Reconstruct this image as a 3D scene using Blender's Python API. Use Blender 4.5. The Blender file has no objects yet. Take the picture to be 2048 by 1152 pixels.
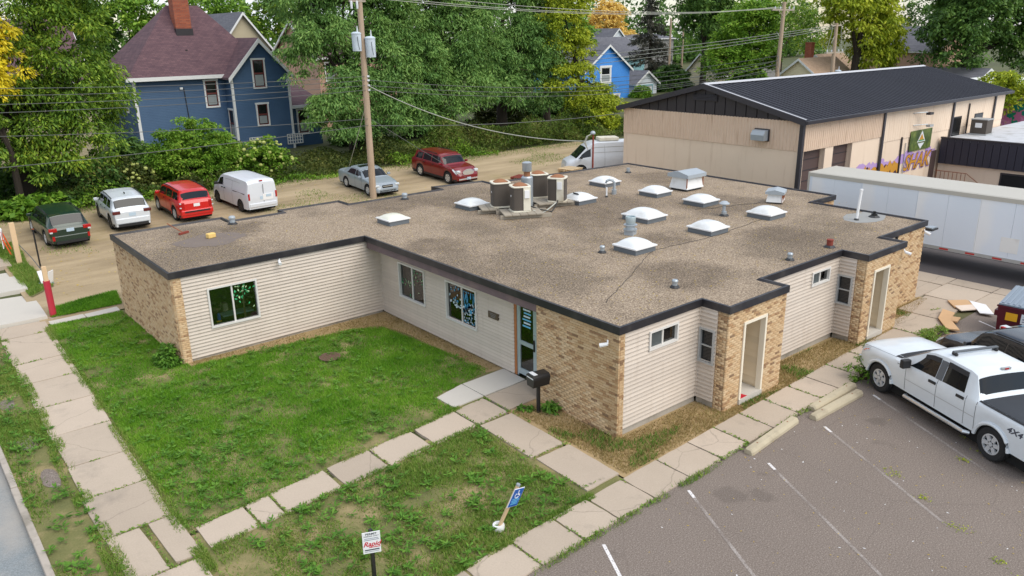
import bpy, math, random
import numpy as np
from mathutils import Matrix, Vector
R = math.radians
random.seed(7)
RNG = np.random.default_rng(11)
SC = bpy.context.scene
COL = SC.collection

# ---------------------------------------------------------------- camera
cam_d = bpy.data.cameras.new('camera'); cam = bpy.data.objects.new('camera', cam_d); COL.objects.link(cam)
cam_d.sensor_width = 36.0; cam_d.lens = 1571.6 / 2048 * 36; cam_d.clip_end = 1500; cam_d.clip_start = 0.1
_y, _p, _r = R(39.396), R(18.002), R(-0.937)
_f = Vector((math.sin(_y) * math.cos(_p), math.cos(_y) * math.cos(_p), -math.sin(_p)))
_rt = Vector((math.cos(_y), -math.sin(_y), 0)); _up = _rt.cross(_f)
_r2 = _rt * math.cos(_r) + _up * math.sin(_r); _u2 = -_rt * math.sin(_r) + _up * math.cos(_r)
CAM = Vector((-13.062, -11.889, 9.722))
cam.matrix_world = Matrix(((_r2.x, _u2.x, -_f.x, CAM.x), (_r2.y, _u2.y, -_f.y, CAM.y), (_r2.z, _u2.z, -_f.z, CAM.z), (0, 0, 0, 1)))
SC.camera = cam
# ---------------------------------------------------------------- sky, sun, exposure
SUN_AZ, SUN_EL = 165.0, 50.0            # azimuth clockwise from +Y, degrees
wld = bpy.data.worlds.new('World'); SC.world = wld; wld.use_nodes = True
_nt = wld.node_tree; _nt.nodes.clear()
_o = _nt.nodes.new('ShaderNodeOutputWorld'); _bg = _nt.nodes.new('ShaderNodeBackground')
_sky = _nt.nodes.new('ShaderNodeTexSky'); _sky.sky_type = 'NISHITA'; _sky.sun_disc = False
_sky.sun_elevation = R(SUN_EL); _sky.sun_rotation = R(SUN_AZ); _sky.dust_density = .4; _sky.air_density = 1.3; _sky.ozone_density = 2.5
_tc = _nt.nodes.new('ShaderNodeTexCoord'); _mp = _nt.nodes.new('ShaderNodeMapping'); _mp.inputs['Scale'].default_value = (1, 1, 2.6)
_cn = _nt.nodes.new('ShaderNodeTexNoise'); _cn.inputs['Scale'].default_value = 3.2; _cn.inputs['Detail'].default_value = 7
_cr = _nt.nodes.new('ShaderNodeValToRGB'); _cr.color_ramp.elements[0].position = 0.36; _cr.color_ramp.elements[1].position = 0.62
_cr.color_ramp.elements[0].color = (.12, .12, .12, 1)
_cm = _nt.nodes.new('ShaderNodeMix'); _cm.data_type = 'RGBA'; _cm.inputs['B'].default_value = (7.6, 7.95, 8.6, 1)
_nt.links.new(_tc.outputs['Generated'], _mp.inputs['Vector']); _nt.links.new(_mp.outputs[0], _cn.inputs['Vector'])
_nt.links.new(_cn.outputs['Fac'], _cr.inputs['Fac']); _nt.links.new(_cr.outputs['Color'], _cm.inputs['Factor'])
_nt.links.new(_sky.outputs[0], _cm.inputs['A']); _nt.links.new(_cm.outputs['Result'], _bg.inputs['Color'])
_bg.inputs['Strength'].default_value = 0.112; _nt.links.new(_bg.outputs[0], _o.inputs['Surface'])
sun_d = bpy.data.lights.new('sun', 'SUN'); sun = bpy.data.objects.new('sun', sun_d); COL.objects.link(sun)
sun_d.energy = 1.9; sun_d.angle = R(50); sun_d.color = (1.0, 0.935, 0.83)
_sd = Vector((math.sin(R(SUN_AZ)) * math.cos(R(SUN_EL)), math.cos(R(SUN_AZ)) * math.cos(R(SUN_EL)), math.sin(R(SUN_EL))))
sun.rotation_euler = _sd.to_track_quat('Z', 'Y').to_euler(); sun.location = (0, -20, 40)
SC.view_settings.view_transform = 'Standard'; SC.view_settings.look = 'None'; SC.view_settings.gamma = 1.0
SC.view_settings.exposure = 0.4; SC.view_settings.use_curve_mapping = False
SC.cycles.max_bounces = 6; SC.cycles.transparent_max_bounces = 12
try: SC.cycles.use_denoising = True; SC.cycles.denoiser = 'OPENIMAGEDENOISE'; SC.cycles.denoising_input_passes = 'RGB_ALBEDO_NORMAL'; SC.cycles.denoising_prefilter = 'ACCURATE'
except Exception: pass

# ---------------------------------------------------------------- helpers: materials
MAT = {}
def lin(r, g, b):
    f = lambda c: (c / 255 / 12.92) if c <= 10 else (((c / 255) + .055) / 1.055) ** 2.4
    return (f(r), f(g), f(b), 1)
class NT:
    def __init__(s, name):
        s.m = bpy.data.materials.new(name); s.m.use_nodes = True; s.t = s.m.node_tree; s.b = s.t.nodes['Principled BSDF']; MAT[name] = s.m
    def n(s, typ, **kw):
        nd = s.t.nodes.new('ShaderNode' + typ)
        for k, v in kw.items():
            if k in nd.inputs: nd.inputs[k].default_value = v
            else: setattr(nd, k, v)
        return nd
    def l(s, a, b): s.t.links.new(a, b)
    def pos(s): return s.n('NewGeometry').outputs['Position']
    def noise(s, scale, vec=None, detail=5, rough=.6):
        nd = s.n('TexNoise'); nd.inputs['Scale'].default_value = scale; nd.inputs['Detail'].default_value = detail; nd.inputs['Roughness'].default_value = rough
        s.l(vec if vec is not None else s.pos(), nd.inputs['Vector']); return nd.outputs['Fac']
    def ramp(s, fac, stops, interp='LINEAR'):
        nd = s.n('ValToRGB'); cr = nd.color_ramp; cr.interpolation = interp
        while len(cr.elements) < len(stops): cr.elements.new(.5)
        for e, (p, c) in zip(cr.elements, stops): e.position = p; e.color = c if len(c) == 4 else (*c, 1)
        s.l(fac, nd.inputs['Fac']); return nd.outputs['Color']
    def mix(s, fac, a, b, mode='MIX'):
        nd = s.n('Mix'); nd.data_type = 'RGBA'; nd.blend_type = mode
        for k, v in (('Factor', fac), ('A', a), ('B', b)):
            if hasattr(v, 'is_linked'): s.l(v, nd.inputs[k])
            else: nd.inputs[k].default_value = v if k == 'Factor' else (v if len(v) == 4 else (*v, 1))
        return nd.outputs['Result']
    def math(s, op, a, b=0.0):
        nd = s.n('Math'); nd.operation = op
        for i, v in enumerate((a, b)):
            if hasattr(v, 'is_linked'): s.l(v, nd.inputs[i])
            else: nd.inputs[i].default_value = v
        return nd.outputs[0]
    def bump(s, h, strength=.4, dist=.02):
        nd = s.n('Bump'); nd.inputs['Strength'].default_value = strength; nd.inputs['Distance'].default_value = dist
        s.l(h, nd.inputs['Height']); s.l(nd.outputs[0], s.b.inputs['Normal'])
    def rnd(s):
        a = s.n('ObjectInfo').outputs['Random']; b = s.n('NewGeometry').outputs['Random Per Island']
        return s.math('FRACT', s.math('ADD', a, b))
    def out(s, col=None, rough=.7, metal=0, spec=None):
        if col is not None:
            if hasattr(col, 'is_linked'): s.l(col, s.b.inputs['Base Color'])
            else: s.b.inputs['Base Color'].default_value = col if len(col) == 4 else (*col, 1)
        s.b.inputs['Roughness'].default_value = rough; s.b.inputs['Metallic'].default_value = metal
        if spec is not None: s.b.inputs['Specular IOR Level'].default_value = spec
        return s.m
def sc(c, k): return (c[0] * k, c[1] * k, c[2] * k, 1)
def simple(name, c, rough=.6, var=.18, scale=3., metal=0, fine=40, bump=0., rnd=.0, spec=None, dirt=None):
    """painted / plain surface: large soft blotches, fine grain, optional per-object tone and dirt"""
    s = NT(name); c = (*c[:3], 1)
    col = s.mix(s.noise(scale), sc(c, 1 - var), sc(c, 1 + var))
    g = s.noise(fine, detail=3); col = s.mix(.35, col, s.mix(g, sc(c, 1 - var), sc(c, 1 + var * .7)))
    if rnd: col = s.mix(1.0, col, s.ramp(s.rnd(), [(0, (1 - rnd,) * 3), (1, (1 + rnd * .6,) * 3)]), 'MULTIPLY')
    if dirt: col = s.mix(s.ramp(s.noise(1.1, detail=8), [(.5, (0, 0, 0)), (.72, (.75, .75, .75))]), col, dirt)
    if bump: s.bump(g, bump, .01)
    return s.out(col, rough, metal, spec)
def paint(name, c, rough=.28, coat=.6):
    s = NT(name); col = s.mix(s.noise(6), sc(c, .94), sc(c, 1.05)); s.out(col, rough, 0, .5)
    s.b.inputs['Coat Weight'].default_value = coat; s.b.inputs['Coat Roughness'].default_value = .06; return s.m
def leafmat(name, cols, patch=.5):
    s = NT(name); fac = s.rnd(); big = s.noise(.45, detail=3)
    f2 = s.math('ADD', s.math('MULTIPLY', fac, 1 - patch), s.math('MULTIPLY', s.math('SUBTRACT', s.math('MULTIPLY', big, 2.2), .6), patch))
    k = len(cols); col = s.ramp(f2, [(i / (k - 1), c) for i, c in enumerate(cols)])
    s.l(col, s.b.inputs['Base Color']); s.b.inputs['Roughness'].default_value = .55; s.b.inputs['Specular IOR Level'].default_value = .25
    tr = s.n('BsdfTranslucent'); s.l(col, tr.inputs['Color']); mx = s.n('MixShader'); mx.inputs[0].default_value = .28
    s.l(s.b.outputs[0], mx.inputs[1]); s.l(tr.outputs[0], mx.inputs[2]); s.l(mx.outputs[0], s.t.nodes['Material Output'].inputs['Surface']); return s.m

# ---------------------------------------------------------------- helpers: geometry
def link(o, parent=None):
    COL.objects.link(o)
    if parent is not None: o.parent = parent
    return o
def wloc(o):
    v = Vector((0, 0, 0))
    while o is not None: v += o.location; o = o.parent
    return v
def tag(o, label=None, cat=None, group=None, kind=None):
    for k, v in (('label', label), ('category', cat), ('group', group), ('kind', kind)):
        if v: o[k] = v
    return o
def empty(name, loc, rz=0., label=None, cat=None, group=None):
    o = bpy.data.objects.new(name, None); o.location = loc; o.rotation_euler = (0, 0, rz); o.empty_display_size = .2; COL.objects.link(o)
    return tag(o, label, cat, group)
def npmesh(name, V, F, mat, smooth=False):
    """V (n,3), F (m,k) numpy -> mesh, fast"""
    me = bpy.data.meshes.new(name); n, (m, k) = len(V), F.shape
    me.vertices.add(n); me.vertices.foreach_set('co', np.ascontiguousarray(V, dtype=np.float32).ravel())
    me.loops.add(m * k); me.loops.foreach_set('vertex_index', np.ascontiguousarray(F, dtype=np.int32).ravel())
    me.polygons.add(m); me.polygons.foreach_set('loop_start', np.arange(0, m * k, k, dtype=np.int32))
    me.polygons.foreach_set('loop_total', np.full(m, k, dtype=np.int32))
    me.update(calc_edges=True); me.materials.append(MAT[mat])
    if smooth: me.polygons.foreach_set('use_smooth', np.ones(m, dtype=bool))
    return me
class MB:
    def __init__(s): s.v = []; s.f = []
    def add(s, vs, fs):
        o = len(s.v); s.v += [tuple(p) for p in vs]; s.f += [tuple(i + o for i in q) for q in fs]; return s
    def box(s, c, d, rz=0., M=None):
        x, y, z = d[0] / 2, d[1] / 2, d[2] / 2
        P = [Vector((a, b, e)) for e in (-z, z) for a, b in ((-x, -y), (x, -y), (x, y), (-x, y))]
        Q = M if M is not None else Matrix.Rotation(rz, 3, 'Z')
        return s.add([(Q @ p) + Vector(c) for p in P], [(3, 2, 1, 0), (4, 5, 6, 7), (0, 1, 5, 4), (1, 2, 6, 5), (2, 3, 7, 6), (3, 0, 4, 7)])
    def bb(s, x0, x1, y0, y1, z0, z1): return s.box(((x0 + x1) / 2, (y0 + y1) / 2, (z0 + z1) / 2), (abs(x1 - x0), abs(y1 - y0), abs(z1 - z0)))
    def quad(s, *p): return s.add(p, [tuple(range(len(p)))])
    def prism(s, poly, z0, z1):
        n = len(poly); a = [(x, y, z0) for x, y in poly] + [(x, y, z1) for x, y in poly]
        return s.add(a, [tuple(range(n - 1, -1, -1)), tuple(range(n, 2 * n))] + [(i, (i + 1) % n, n + (i + 1) % n, n + i) for i in range(n)])
    def extr(s, prof, axis, a0, a1):
        """extrude a 2D profile along axis; axis 'x': prof=(y,z); 'y': prof=(x,z)"""
        n = len(prof); mk = (lambda a, p: (a, p[0], p[1])) if axis == 'x' else (lambda a, p: (p[0], a, p[1]))
        return s.add([mk(a0, p) for p in prof] + [mk(a1, p) for p in prof], [tuple(range(n - 1, -1, -1)), tuple(range(n, 2 * n))] + [(i, (i + 1) % n, n + (i + 1) % n, n + i) for i in range(n)])
    def tube(s, pts, rad, n=6, cap=True):
        pts = [Vector(p) for p in pts]; rad = rad if hasattr(rad, '__len__') else [rad] * len(pts); o = len(s.v)
        for i, p in enumerate(pts):
            d = (pts[min(i + 1, len(pts) - 1)] - pts[max(i - 1, 0)]).normalized()
            a = d.cross(Vector((0, 0, 1)) if abs(d.z) < .9 else Vector((1, 0, 0))).normalized(); b = d.cross(a)
            s.v += [tuple(p + (a * math.cos(t) + b * math.sin(t)) * rad[i]) for t in [2 * math.pi * k / n for k in range(n)]]
        for i in range(len(pts) - 1):
            s.f += [(o + i * n + k, o + i * n + (k + 1) % n, o + (i + 1) * n + (k + 1) % n, o + (i + 1) * n + k) for k in range(n)]
        if cap: s.f += [tuple(o + k for k in range(n - 1, -1, -1)), tuple(o + (len(pts) - 1) * n + k for k in range(n))]
        return s
    def lathe(s, prof, c=(0, 0, 0), n=16, M=None, sq=0., cap=True):
        """prof [(r,z)]; sq>0 squares the section (superellipse)"""
        o = len(s.v); Q = M if M is not None else Matrix.Identity(3)
        for r, z in prof:
            for k in range(n):
                t = 2 * math.pi * k / n; ct, st = math.cos(t), math.sin(t)
                if sq: m = (abs(ct) ** sq + abs(st) ** sq) ** (-1 / sq); ct, st = ct * m, st * m
                s.v.append(tuple(Q @ Vector((r * ct, r * st, z)) + Vector(c)))
        for i in range(len(prof) - 1):
            s.f += [(o + i * n + k, o + i * n + (k + 1) % n, o + (i + 1) * n + (k + 1) % n, o + (i + 1) * n + k) for k in range(n)]
        if cap: s.f += [tuple(o + k for k in range(n - 1, -1, -1)), tuple(o + (len(prof) - 1) * n + k for k in range(n))]
        return s
    def build(s, name, mat, parent=None, smooth=False, w=True, bevel=0., ang=35):
        """one mesh object. w: coordinates are world coordinates; otherwise local to parent"""
        off = Vector((0, 0, 0)); me = bpy.data.meshes.new(name)
        if parent is not None and w: off = wloc(parent)
        elif parent is None:
            A = np.array(s.v); off = Vector((float(A[:, 0].min() + A[:, 0].max()) / 2, float(A[:, 1].min() + A[:, 1].max()) / 2, float(A[:, 2].min())))
        me.from_pydata([(p[0] - off.x, p[1] - off.y, p[2] - off.z) for p in s.v], [], s.f); me.materials.append(MAT[mat]); me.update()
        if smooth:
            me.polygons.foreach_set('use_smooth', [True] * len(me.polygons))
            try: me.set_sharp_from_angle(angle=R(ang))
            except Exception: pass
        o = bpy.data.objects.new(name, me); link(o, parent)
        if parent is None: o.location = off
        if bevel: md = o.modifiers.new('bevel', 'BEVEL'); md.width = bevel; md.segments = 2; md.limit_method = 'ANGLE'
        return o
def obj(name, me, parent=None, loc=(0, 0, 0), rot=(0, 0, 0), scale=(1, 1, 1)):
    o = bpy.data.objects.new(name, me); o.location = loc; o.rotation_euler = rot; o.scale = scale; return link(o, parent)
def copy_tree(o, parent=None):
    c = o.copy(); COL.objects.link(c); c.parent = parent
    for ch in list(o.children): copy_tree(ch, c)
    return c
def text(name, body, size, mat, parent, loc, rot, align='CENTER', shear=0., ext=.001, offset=0., sx=1.):
    cu = bpy.data.curves.new(name, 'FONT'); cu.body = body; cu.size = size; cu.align_x = align; cu.align_y = 'CENTER'; cu.shear = shear; cu.extrude = ext; cu.offset = offset
    t = bpy.data.objects.new(name + '_c', cu); COL.objects.link(t); bpy.context.view_layer.update()
    me = bpy.data.meshes.new_from_object(t.evaluated_get(bpy.context.evaluated_depsgraph_get())); bpy.data.objects.remove(t); bpy.data.curves.remove(cu)
    me.materials.clear(); me.materials.append(MAT[mat]); return obj(name, me, parent, loc, rot, (sx, 1, 1))
def zg(y): return 0. if y < 19 else (.05 * (y - 19) if y < 43 else 1.2)
_L = RNG.random((64, 64))
def vnoise(x, y, s):
    x = np.asarray(x) * s + 100.3; y = np.asarray(y) * s + 57.7; i = np.floor(x).astype(int); j = np.floor(y).astype(int); u = x - i; v = y - j
    u = u * u * (3 - 2 * u); v = v * v * (3 - 2 * v); g = lambda a, b: _L[a % 64, b % 64]
    return (g(i, j) * (1 - u) + g(i + 1, j) * u) * (1 - v) + (g(i, j + 1) * (1 - u) + g(i + 1, j + 1) * u) * v
# ---------------------------------------------------------------- materials
def build_materials():
    # gravel roof
    s = NT('roof_gravel'); p = s.pos()
    fine = s.noise(21, p, 6, .8); vor = s.n('TexVoronoi'); vor.inputs['Scale'].default_value = 26; s.l(p, vor.inputs['Vector'])
    c = s.ramp(fine, [(.38, lin(82, 68, 54)), (.47, lin(138, 119, 98)), (.54, lin(174, 153, 128)), (.63, lin(230, 212, 186))])
    c = s.mix(.35, c, s.ramp(vor.outputs['Color'], [(0, lin(78, 68, 58)), (.5, lin(150, 134, 116)), (1, lin(200, 184, 164))]))
    st = s.noise(.19, p, 9, .7); c = s.mix(s.ramp(st, [(.47, (0, 0, 0)), (.6, (.8, .8, .8))]), c, s.ramp(fine, [(.4, lin(40, 34, 29)), (.6, lin(156, 138, 116))]))
    dn = s.n('TexNoise'); dn.inputs['Scale'].default_value = .8; dn.inputs['Detail'].default_value = 10; dn.inputs['Roughness'].default_value = .72; s.l(p, dn.inputs['Vector']); nd = s.n('Mix'); nd.data_type = 'RGBA'; nd.blend_type = 'ADD'; nd.clamp_factor = False; nd.inputs['Factor'].default_value = 2.6; s.l(p, nd.inputs['A']); s.l(dn.outputs['Color'], nd.inputs['B']); pw = nd.outputs['Result']; tot = None
    for x, y, r in ((9.9, 10.3, 3.0), (7.6, 8.6, 2.0), (3.6, 16.6, 2.2), (-2.6, 16.6, 1.0), (13.6, 7.0, 2.4), (16.4, 12.6, 2.2), (4.6, 1.8, 1.8), (10.8, 2.4, 1.8), (1.2, 9.6, 1.4), (5.6, 15.2, 1.5), (7.4, 4.8, 1.2)):
        vd = s.n('VectorMath'); vd.operation = 'DISTANCE'; s.l(pw, vd.inputs[0]); vd.inputs[1].default_value = (x + 1.3, y + 1.3, 4.25); f = s.math('SUBTRACT', 1., s.math('MULTIPLY', vd.outputs['Value'], 1 / r)); f = s.math('MAXIMUM', f, 0.); tot = f if tot is None else s.math('ADD', tot, f)
    wet = s.math('MULTIPLY', s.math('MINIMUM', s.math('MULTIPLY', tot, 2.2), 1.), s.math('MINIMUM', s.math('MULTIPLY', s.noise(2.2, p, 7, .75), 1.5), 1.)); c = s.mix(s.math('MULTIPLY', wet, .85), c, s.ramp(fine, [(.4, lin(38, 32, 27)), (.6, lin(136, 118, 98))]))
    st2 = s.noise(1.7, p, 5); c = s.mix(s.ramp(st2, [(.58, (0, 0, 0)), (.75, (.4, .4, .4))]), c, lin(92, 84, 62))
    s.bump(s.noise(22, p, 3), .9, .03); s.out(c, .95)
    # brick
    s = NT('brick'); r = s.rnd(); p = s.pos()
    c = s.ramp(r, [(0, lin(196, 162, 120)), (.25, lin(206, 176, 136)), (.5, lin(214, 188, 150)), (.74, lin(200, 166, 122)), (.81, lin(178, 140, 98)), (.9, lin(158, 118, 80)), (.96, lin(122, 86, 58)), (1, lin(84, 60, 44))])
    c = s.mix(.16, c, s.ramp(s.noise(1.6, p, 6), [(.3, lin(150, 112, 76)), (.7, lin(222, 190, 150))])); c = s.mix(.25, c, s.mix(s.noise(60, p, 3), lin(120, 86, 56), lin(216, 186, 146)))
    s.bump(s.noise(70, p, 3), .5, .006); s.out(c, .9)
    simple('mortar', lin(206, 182, 150), .95, .12, 8, bump=.3)
    # siding
    s = NT('siding'); p = s.pos(); sep = s.n('SeparateXYZ'); s.l(p, sep.inputs[0])
    c = s.mix(s.noise(1.2, p, 5), lin(196, 182, 167), lin(215, 202, 188))
    c = s.mix(1., c, s.ramp(s.rnd(), [(0, (.94, .94, .94)), (1, (1.04, 1.04, 1.04))]), 'MULTIPLY')
    mp = s.n('Mapping'); mp.inputs['Scale'].default_value = (5, 5, .7); s.l(p, mp.inputs['Vector'])
    c = s.mix(s.ramp(s.noise(1.3, mp.outputs[0], 6), [(.55, (0, 0, 0)), (.8, (.3, .3, .3))]), c, lin(150, 132, 112)); s.out(c, .55)
    simple('siding_cream', lin(224, 208, 180), .6, .07, 2, rnd=.05)
    simple('trim_cream', lin(238, 228, 208), .55, .06, 3)
    simple('fascia', lin(46, 44, 48), .42, .2, 2, metal=.2, dirt=lin(84, 80, 78))
    simple('fascia_top', lin(96, 92, 94), .5, .2, 2)
    simple('beam', lin(112, 94, 96), .75, .25, 2.5, dirt=lin(140, 118, 112))
    simple('soffit', lin(168, 158, 150), .8, .1)
    simple('foundation', lin(178, 170, 158), .9, .2, 2, bump=.4, dirt=lin(120, 112, 98))
    simple('frame_white', lin(222, 218, 212), .45, .06)
    simple('frame_grey', lin(176, 178, 178), .4, .08, metal=.2)
    simple('alu', lin(176, 190, 194), .35, .08, metal=.3)
    simple('wood_door_post', lin(176, 112, 66), .6, .2, 5)
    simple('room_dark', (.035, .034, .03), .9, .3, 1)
    s = NT('glass'); s.out((.02, .024, .024), .03, 0, .6); tr = s.n('BsdfTransparent'); tr.inputs[0].default_value = (.75, .8, .78, 1); mx = s.n('MixShader'); fr = s.n('Fresnel'); fr.inputs['IOR'].default_value = 1.5
    s.l(s.math('ADD', fr.outputs[0], .08), mx.inputs[0]); gl = s.n('BsdfGlossy'); gl.inputs['Roughness'].default_value = .02
    s.l(tr.outputs[0], mx.inputs[1]); s.l(gl.outputs[0], mx.inputs[2]); s.l(mx.outputs[0], s.t.nodes['Material Output'].inputs['Surface'])
    s = NT('glass_dark'); s.out((.012, .014, .016), .06, 0, .5)
    s = NT('screen_mesh'); c = s.mix(s.noise(3), lin(66, 74, 76), lin(92, 98, 98)); s.out(c, .5)
    s = NT('car_glass'); s.out((.010, .012, .014), .04, 0, .45)
    # concrete slabs
    s = NT('concrete'); p = s.pos(); c = s.mix(s.noise(.9, p, 6), lin(172, 155, 138), lin(200, 182, 163)); c = s.mix(.4, c, s.mix(s.noise(30, p, 4), lin(152, 138, 120), lin(216, 202, 182)))
    c = s.mix(1., c, s.ramp(s.rnd(), [(0, (.86, .855, .85)), (.5, (.98, .98, .98)), (1, (1.06, 1.06, 1.07))]), 'MULTIPLY')
    c = s.mix(s.ramp(s.noise(.8, p, 7, .7), [(.55, (0, 0, 0)), (.75, (.45, .45, .45))]), c, lin(124, 116, 106))
    wv = s.n('TexVoronoi'); wv.feature = 'DISTANCE_TO_EDGE'; wv.inputs['Scale'].default_value = .23; dn = s.n('TexNoise'); dn.inputs['Scale'].default_value = 1.3; dn.inputs['Detail'].default_value = 7; s.l(p, dn.inputs['Vector']); s.l(s.mix(.5, p, dn.outputs['Color'], 'ADD'), wv.inputs['Vector']); c = s.mix(s.ramp(wv.outputs['Distance'], [(0, (.4, .4, .4)), (.0025, (0, 0, 0))]), c, lin(104, 94, 82)); s.bump(s.noise(60, p, 3), .35, .004); s.out(c, .92)
    simple('concrete_new', lin(198, 192, 182), .88, .06, 1.2, bump=.2)
    simple('concrete_stop', lin(190, 178, 152), .9, .14, 3, bump=.4, dirt=lin(140, 128, 108))
    simple('kerb', lin(178, 168, 156), .9, .15, 2, bump=.4, dirt=lin(110, 104, 92))
    # asphalt
    s = NT('asphalt'); p = s.pos(); f1 = s.noise(34, p, 5, .8)
    c = s.ramp(f1, [(.38, lin(80, 71, 65)), (.5, lin(124, 112, 103)), (.58, lin(148, 136, 127)), (.66, lin(200, 189, 180))]); c = s.mix(.42, c, s.mix(s.noise(.35, p, 6), lin(108, 97, 88), lin(141, 128, 117)))
    wv = s.n('TexVoronoi'); wv.feature = 'DISTANCE_TO_EDGE'; wv.inputs['Scale'].default_value = .22; dn = s.n('TexNoise'); dn.inputs['Scale'].default_value = .8; dn.inputs['Detail'].default_value = 6; s.l(p, dn.inputs['Vector'])
    s.l(s.mix(.45, p, dn.outputs['Color'], 'ADD'), wv.inputs['Vector']); c = s.mix(s.ramp(wv.outputs['Distance'], [(0, (.3, .3, .3)), (.0018, (0, 0, 0))]), c, lin(90, 80, 74))
    c = s.mix(s.ramp(s.noise(.8, p, 8, .72), [(.6, (0, 0, 0)), (.74, (.6, .6, .6))]), c, lin(82, 73, 67))
    dn2 = s.n('TexNoise'); dn2.inputs['Scale'].default_value = 3.5; dn2.inputs['Detail'].default_value = 6; s.l(p, dn2.inputs['Vector']); pw = s.mix(.6, p, dn2.outputs['Color'], 'ADD'); tot = None
    for x, y, r in ((.1, -3.35, .4), (.55, -3.75, .3), (5.8, -3.75, .25), (8.0, -8.6, .5), (2.2, -9.5, .4)):
        vd = s.n('VectorMath'); vd.operation = 'DISTANCE'; s.l(pw, vd.inputs[0]); vd.inputs[1].default_value = (x + .3, y + .3, .3); f = s.math('MAXIMUM', s.math('SUBTRACT', 1., s.math('MULTIPLY', vd.outputs['Value'], 1 / r)), 0.); tot = f if tot is None else s.math('ADD', tot, f)
    c = s.mix(s.math('MINIMUM', s.math('MULTIPLY', tot, .9), .3), c, lin(74, 66, 60)); s.bump(f1, .6, .01); s.out(c, .93)
    s = NT('street_asphalt'); p = s.pos(); f1 = s.noise(40, p, 3); c = s.ramp(f1, [(.3, lin(112, 118, 120)), (.7, lin(146, 152, 154))])
    c = s.mix(s.ramp(s.noise(.7, p, 6), [(.45, (0, 0, 0)), (.7, (.8, .8, .8))]), c, lin(164, 158, 150)); s.bump(f1, .3, .01); s.out(c, .8)
    simple('asphalt_dark', lin(88, 82, 82), .9, .3, .8, bump=.4)
    s = NT('paint_line'); p = s.pos(); n = s.noise(24, p, 5, .75); n2 = s.noise(1.4, p, 4); ad = s.math('ADD', s.math('MULTIPLY', n, .75), s.math('MULTIPLY', n2, .45))
    c = s.mix(s.ramp(ad, [(.52, (0, 0, 0)), (.84, (1, 1, 1))]), lin(122, 111, 103), lin(188, 180, 174)); s.out(c, .9)
    s = NT('paint_line_new'); p = s.pos(); c = s.mix(s.ramp(s.noise(26, p, 5, .75), [(.33, (0, 0, 0)), (.5, (1, 1, 1))]), lin(130, 122, 118), lin(226, 222, 220)); s.out(c, .85)
    # soils
    s = NT('soil_lawn'); p = s.pos(); c = s.ramp(s.noise(.55, p, 6, .65), [(.36, lin(74, 88, 34)), (.5, lin(104, 108, 54)), (.62, lin(168, 146, 108)), (.75, lin(186, 162, 126))]); c = s.mix(.4, c, s.mix(s.noise(24, p, 4), lin(66, 70, 34), lin(170, 156, 112))); s.bump(s.noise(20, p), .6, .03); s.out(c, .97)
    s = NT('soil_dry'); p = s.pos(); c = s.ramp(s.noise(1.1, p, 7, .7), [(.3, lin(112, 108, 62)), (.45, lin(158, 136, 96)), (.6, lin(178, 152, 112)), (.8, lin(196, 172, 136))]); c = s.mix(.4, c, s.mix(s.noise(30, p, 4), lin(118, 94, 58), lin(214, 186, 142))); s.bump(s.noise(24, p), .7, .03); s.out(c, .97)
    s = NT('dirt_alley'); p = s.pos(); mp = s.n('Mapping'); mp.inputs['Scale'].default_value = (.22, 1, 1); mp.inputs['Rotation'].default_value = (0, 0, R(-8)); s.l(p, mp.inputs['Vector'])
    c = s.ramp(s.noise(.9, mp.outputs[0], 7, .6), [(.32, lin(132, 113, 86)), (.5, lin(168, 147, 116)), (.68, lin(192, 170, 138))]); c = s.mix(.35, c, s.mix(s.noise(22, p, 4), lin(128, 112, 82), lin(206, 186, 152)))
    c = s.mix(s.ramp(s.noise(.33, p, 7, .65), [(.56, (0, 0, 0)), (.72, (.4, .4, .4))]), c, lin(150, 136, 78)); s.bump(s.noise(18, p), .5, .03); s.out(c, .97)
    s = NT('ground_far'); p = s.pos(); c = s.ramp(s.noise(.09, p, 6), [(.3, lin(48, 58, 28)), (.55, lin(70, 80, 40)), (.75, lin(104, 98, 66))]); c = s.mix(.35, c, s.mix(s.noise(5, p), lin(44, 52, 26), lin(130, 124, 84))); s.out(c, .97)
    # foliage
    leafmat('grass_green', [lin(58, 104, 22), lin(92, 146, 32), lin(126, 174, 48), lin(170, 198, 82)], .5)
    leafmat('grass_mixed', [lin(74, 108, 36), lin(104, 142, 50), lin(138, 160, 72), lin(176, 168, 106)], .45)
    leafmat('grass_dry', [lin(104, 106, 52), lin(150, 132, 84), lin(184, 160, 112), lin(140, 146, 76)], .4)
    leafmat('weed_leaf', [lin(66, 104, 34), lin(92, 138, 46), lin(126, 166, 64)], .3)
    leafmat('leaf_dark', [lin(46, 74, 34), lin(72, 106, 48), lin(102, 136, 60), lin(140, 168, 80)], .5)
    leafmat('leaf_left', [lin(50, 80, 28), lin(80, 114, 38), lin(110, 144, 48), lin(148, 174, 60), lin(196, 198, 70)], .45)
    leafmat('leaf_blue', [lin(66, 102, 52), lin(100, 140, 72), lin(136, 172, 90), lin(182, 208, 120)], .5)
    leafmat('leaf_yellowgreen', [lin(88, 110, 30), lin(136, 156, 40), lin(182, 192, 54), lin(218, 212, 76)], .5)
    leafmat('leaf_yellow', [lin(196, 182, 36), lin(236, 216, 52), lin(252, 236, 84)], .4)
    leafmat('leaf_orange', [lin(206, 172, 84), lin(234, 200, 104), lin(244, 220, 140)], .4)
    leafmat('leaf_spruce', [lin(40, 48, 42), lin(62, 66, 56), lin(86, 82, 68), lin(70, 92, 82)], .5)
    leafmat('leaf_shrub', [lin(62, 98, 28), lin(96, 138, 40), lin(134, 170, 58), lin(176, 194, 82)], .45)
    leafmat('leaf_flower', [lin(166, 178, 84), lin(196, 204, 116), lin(214, 214, 150)], .3)
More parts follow.
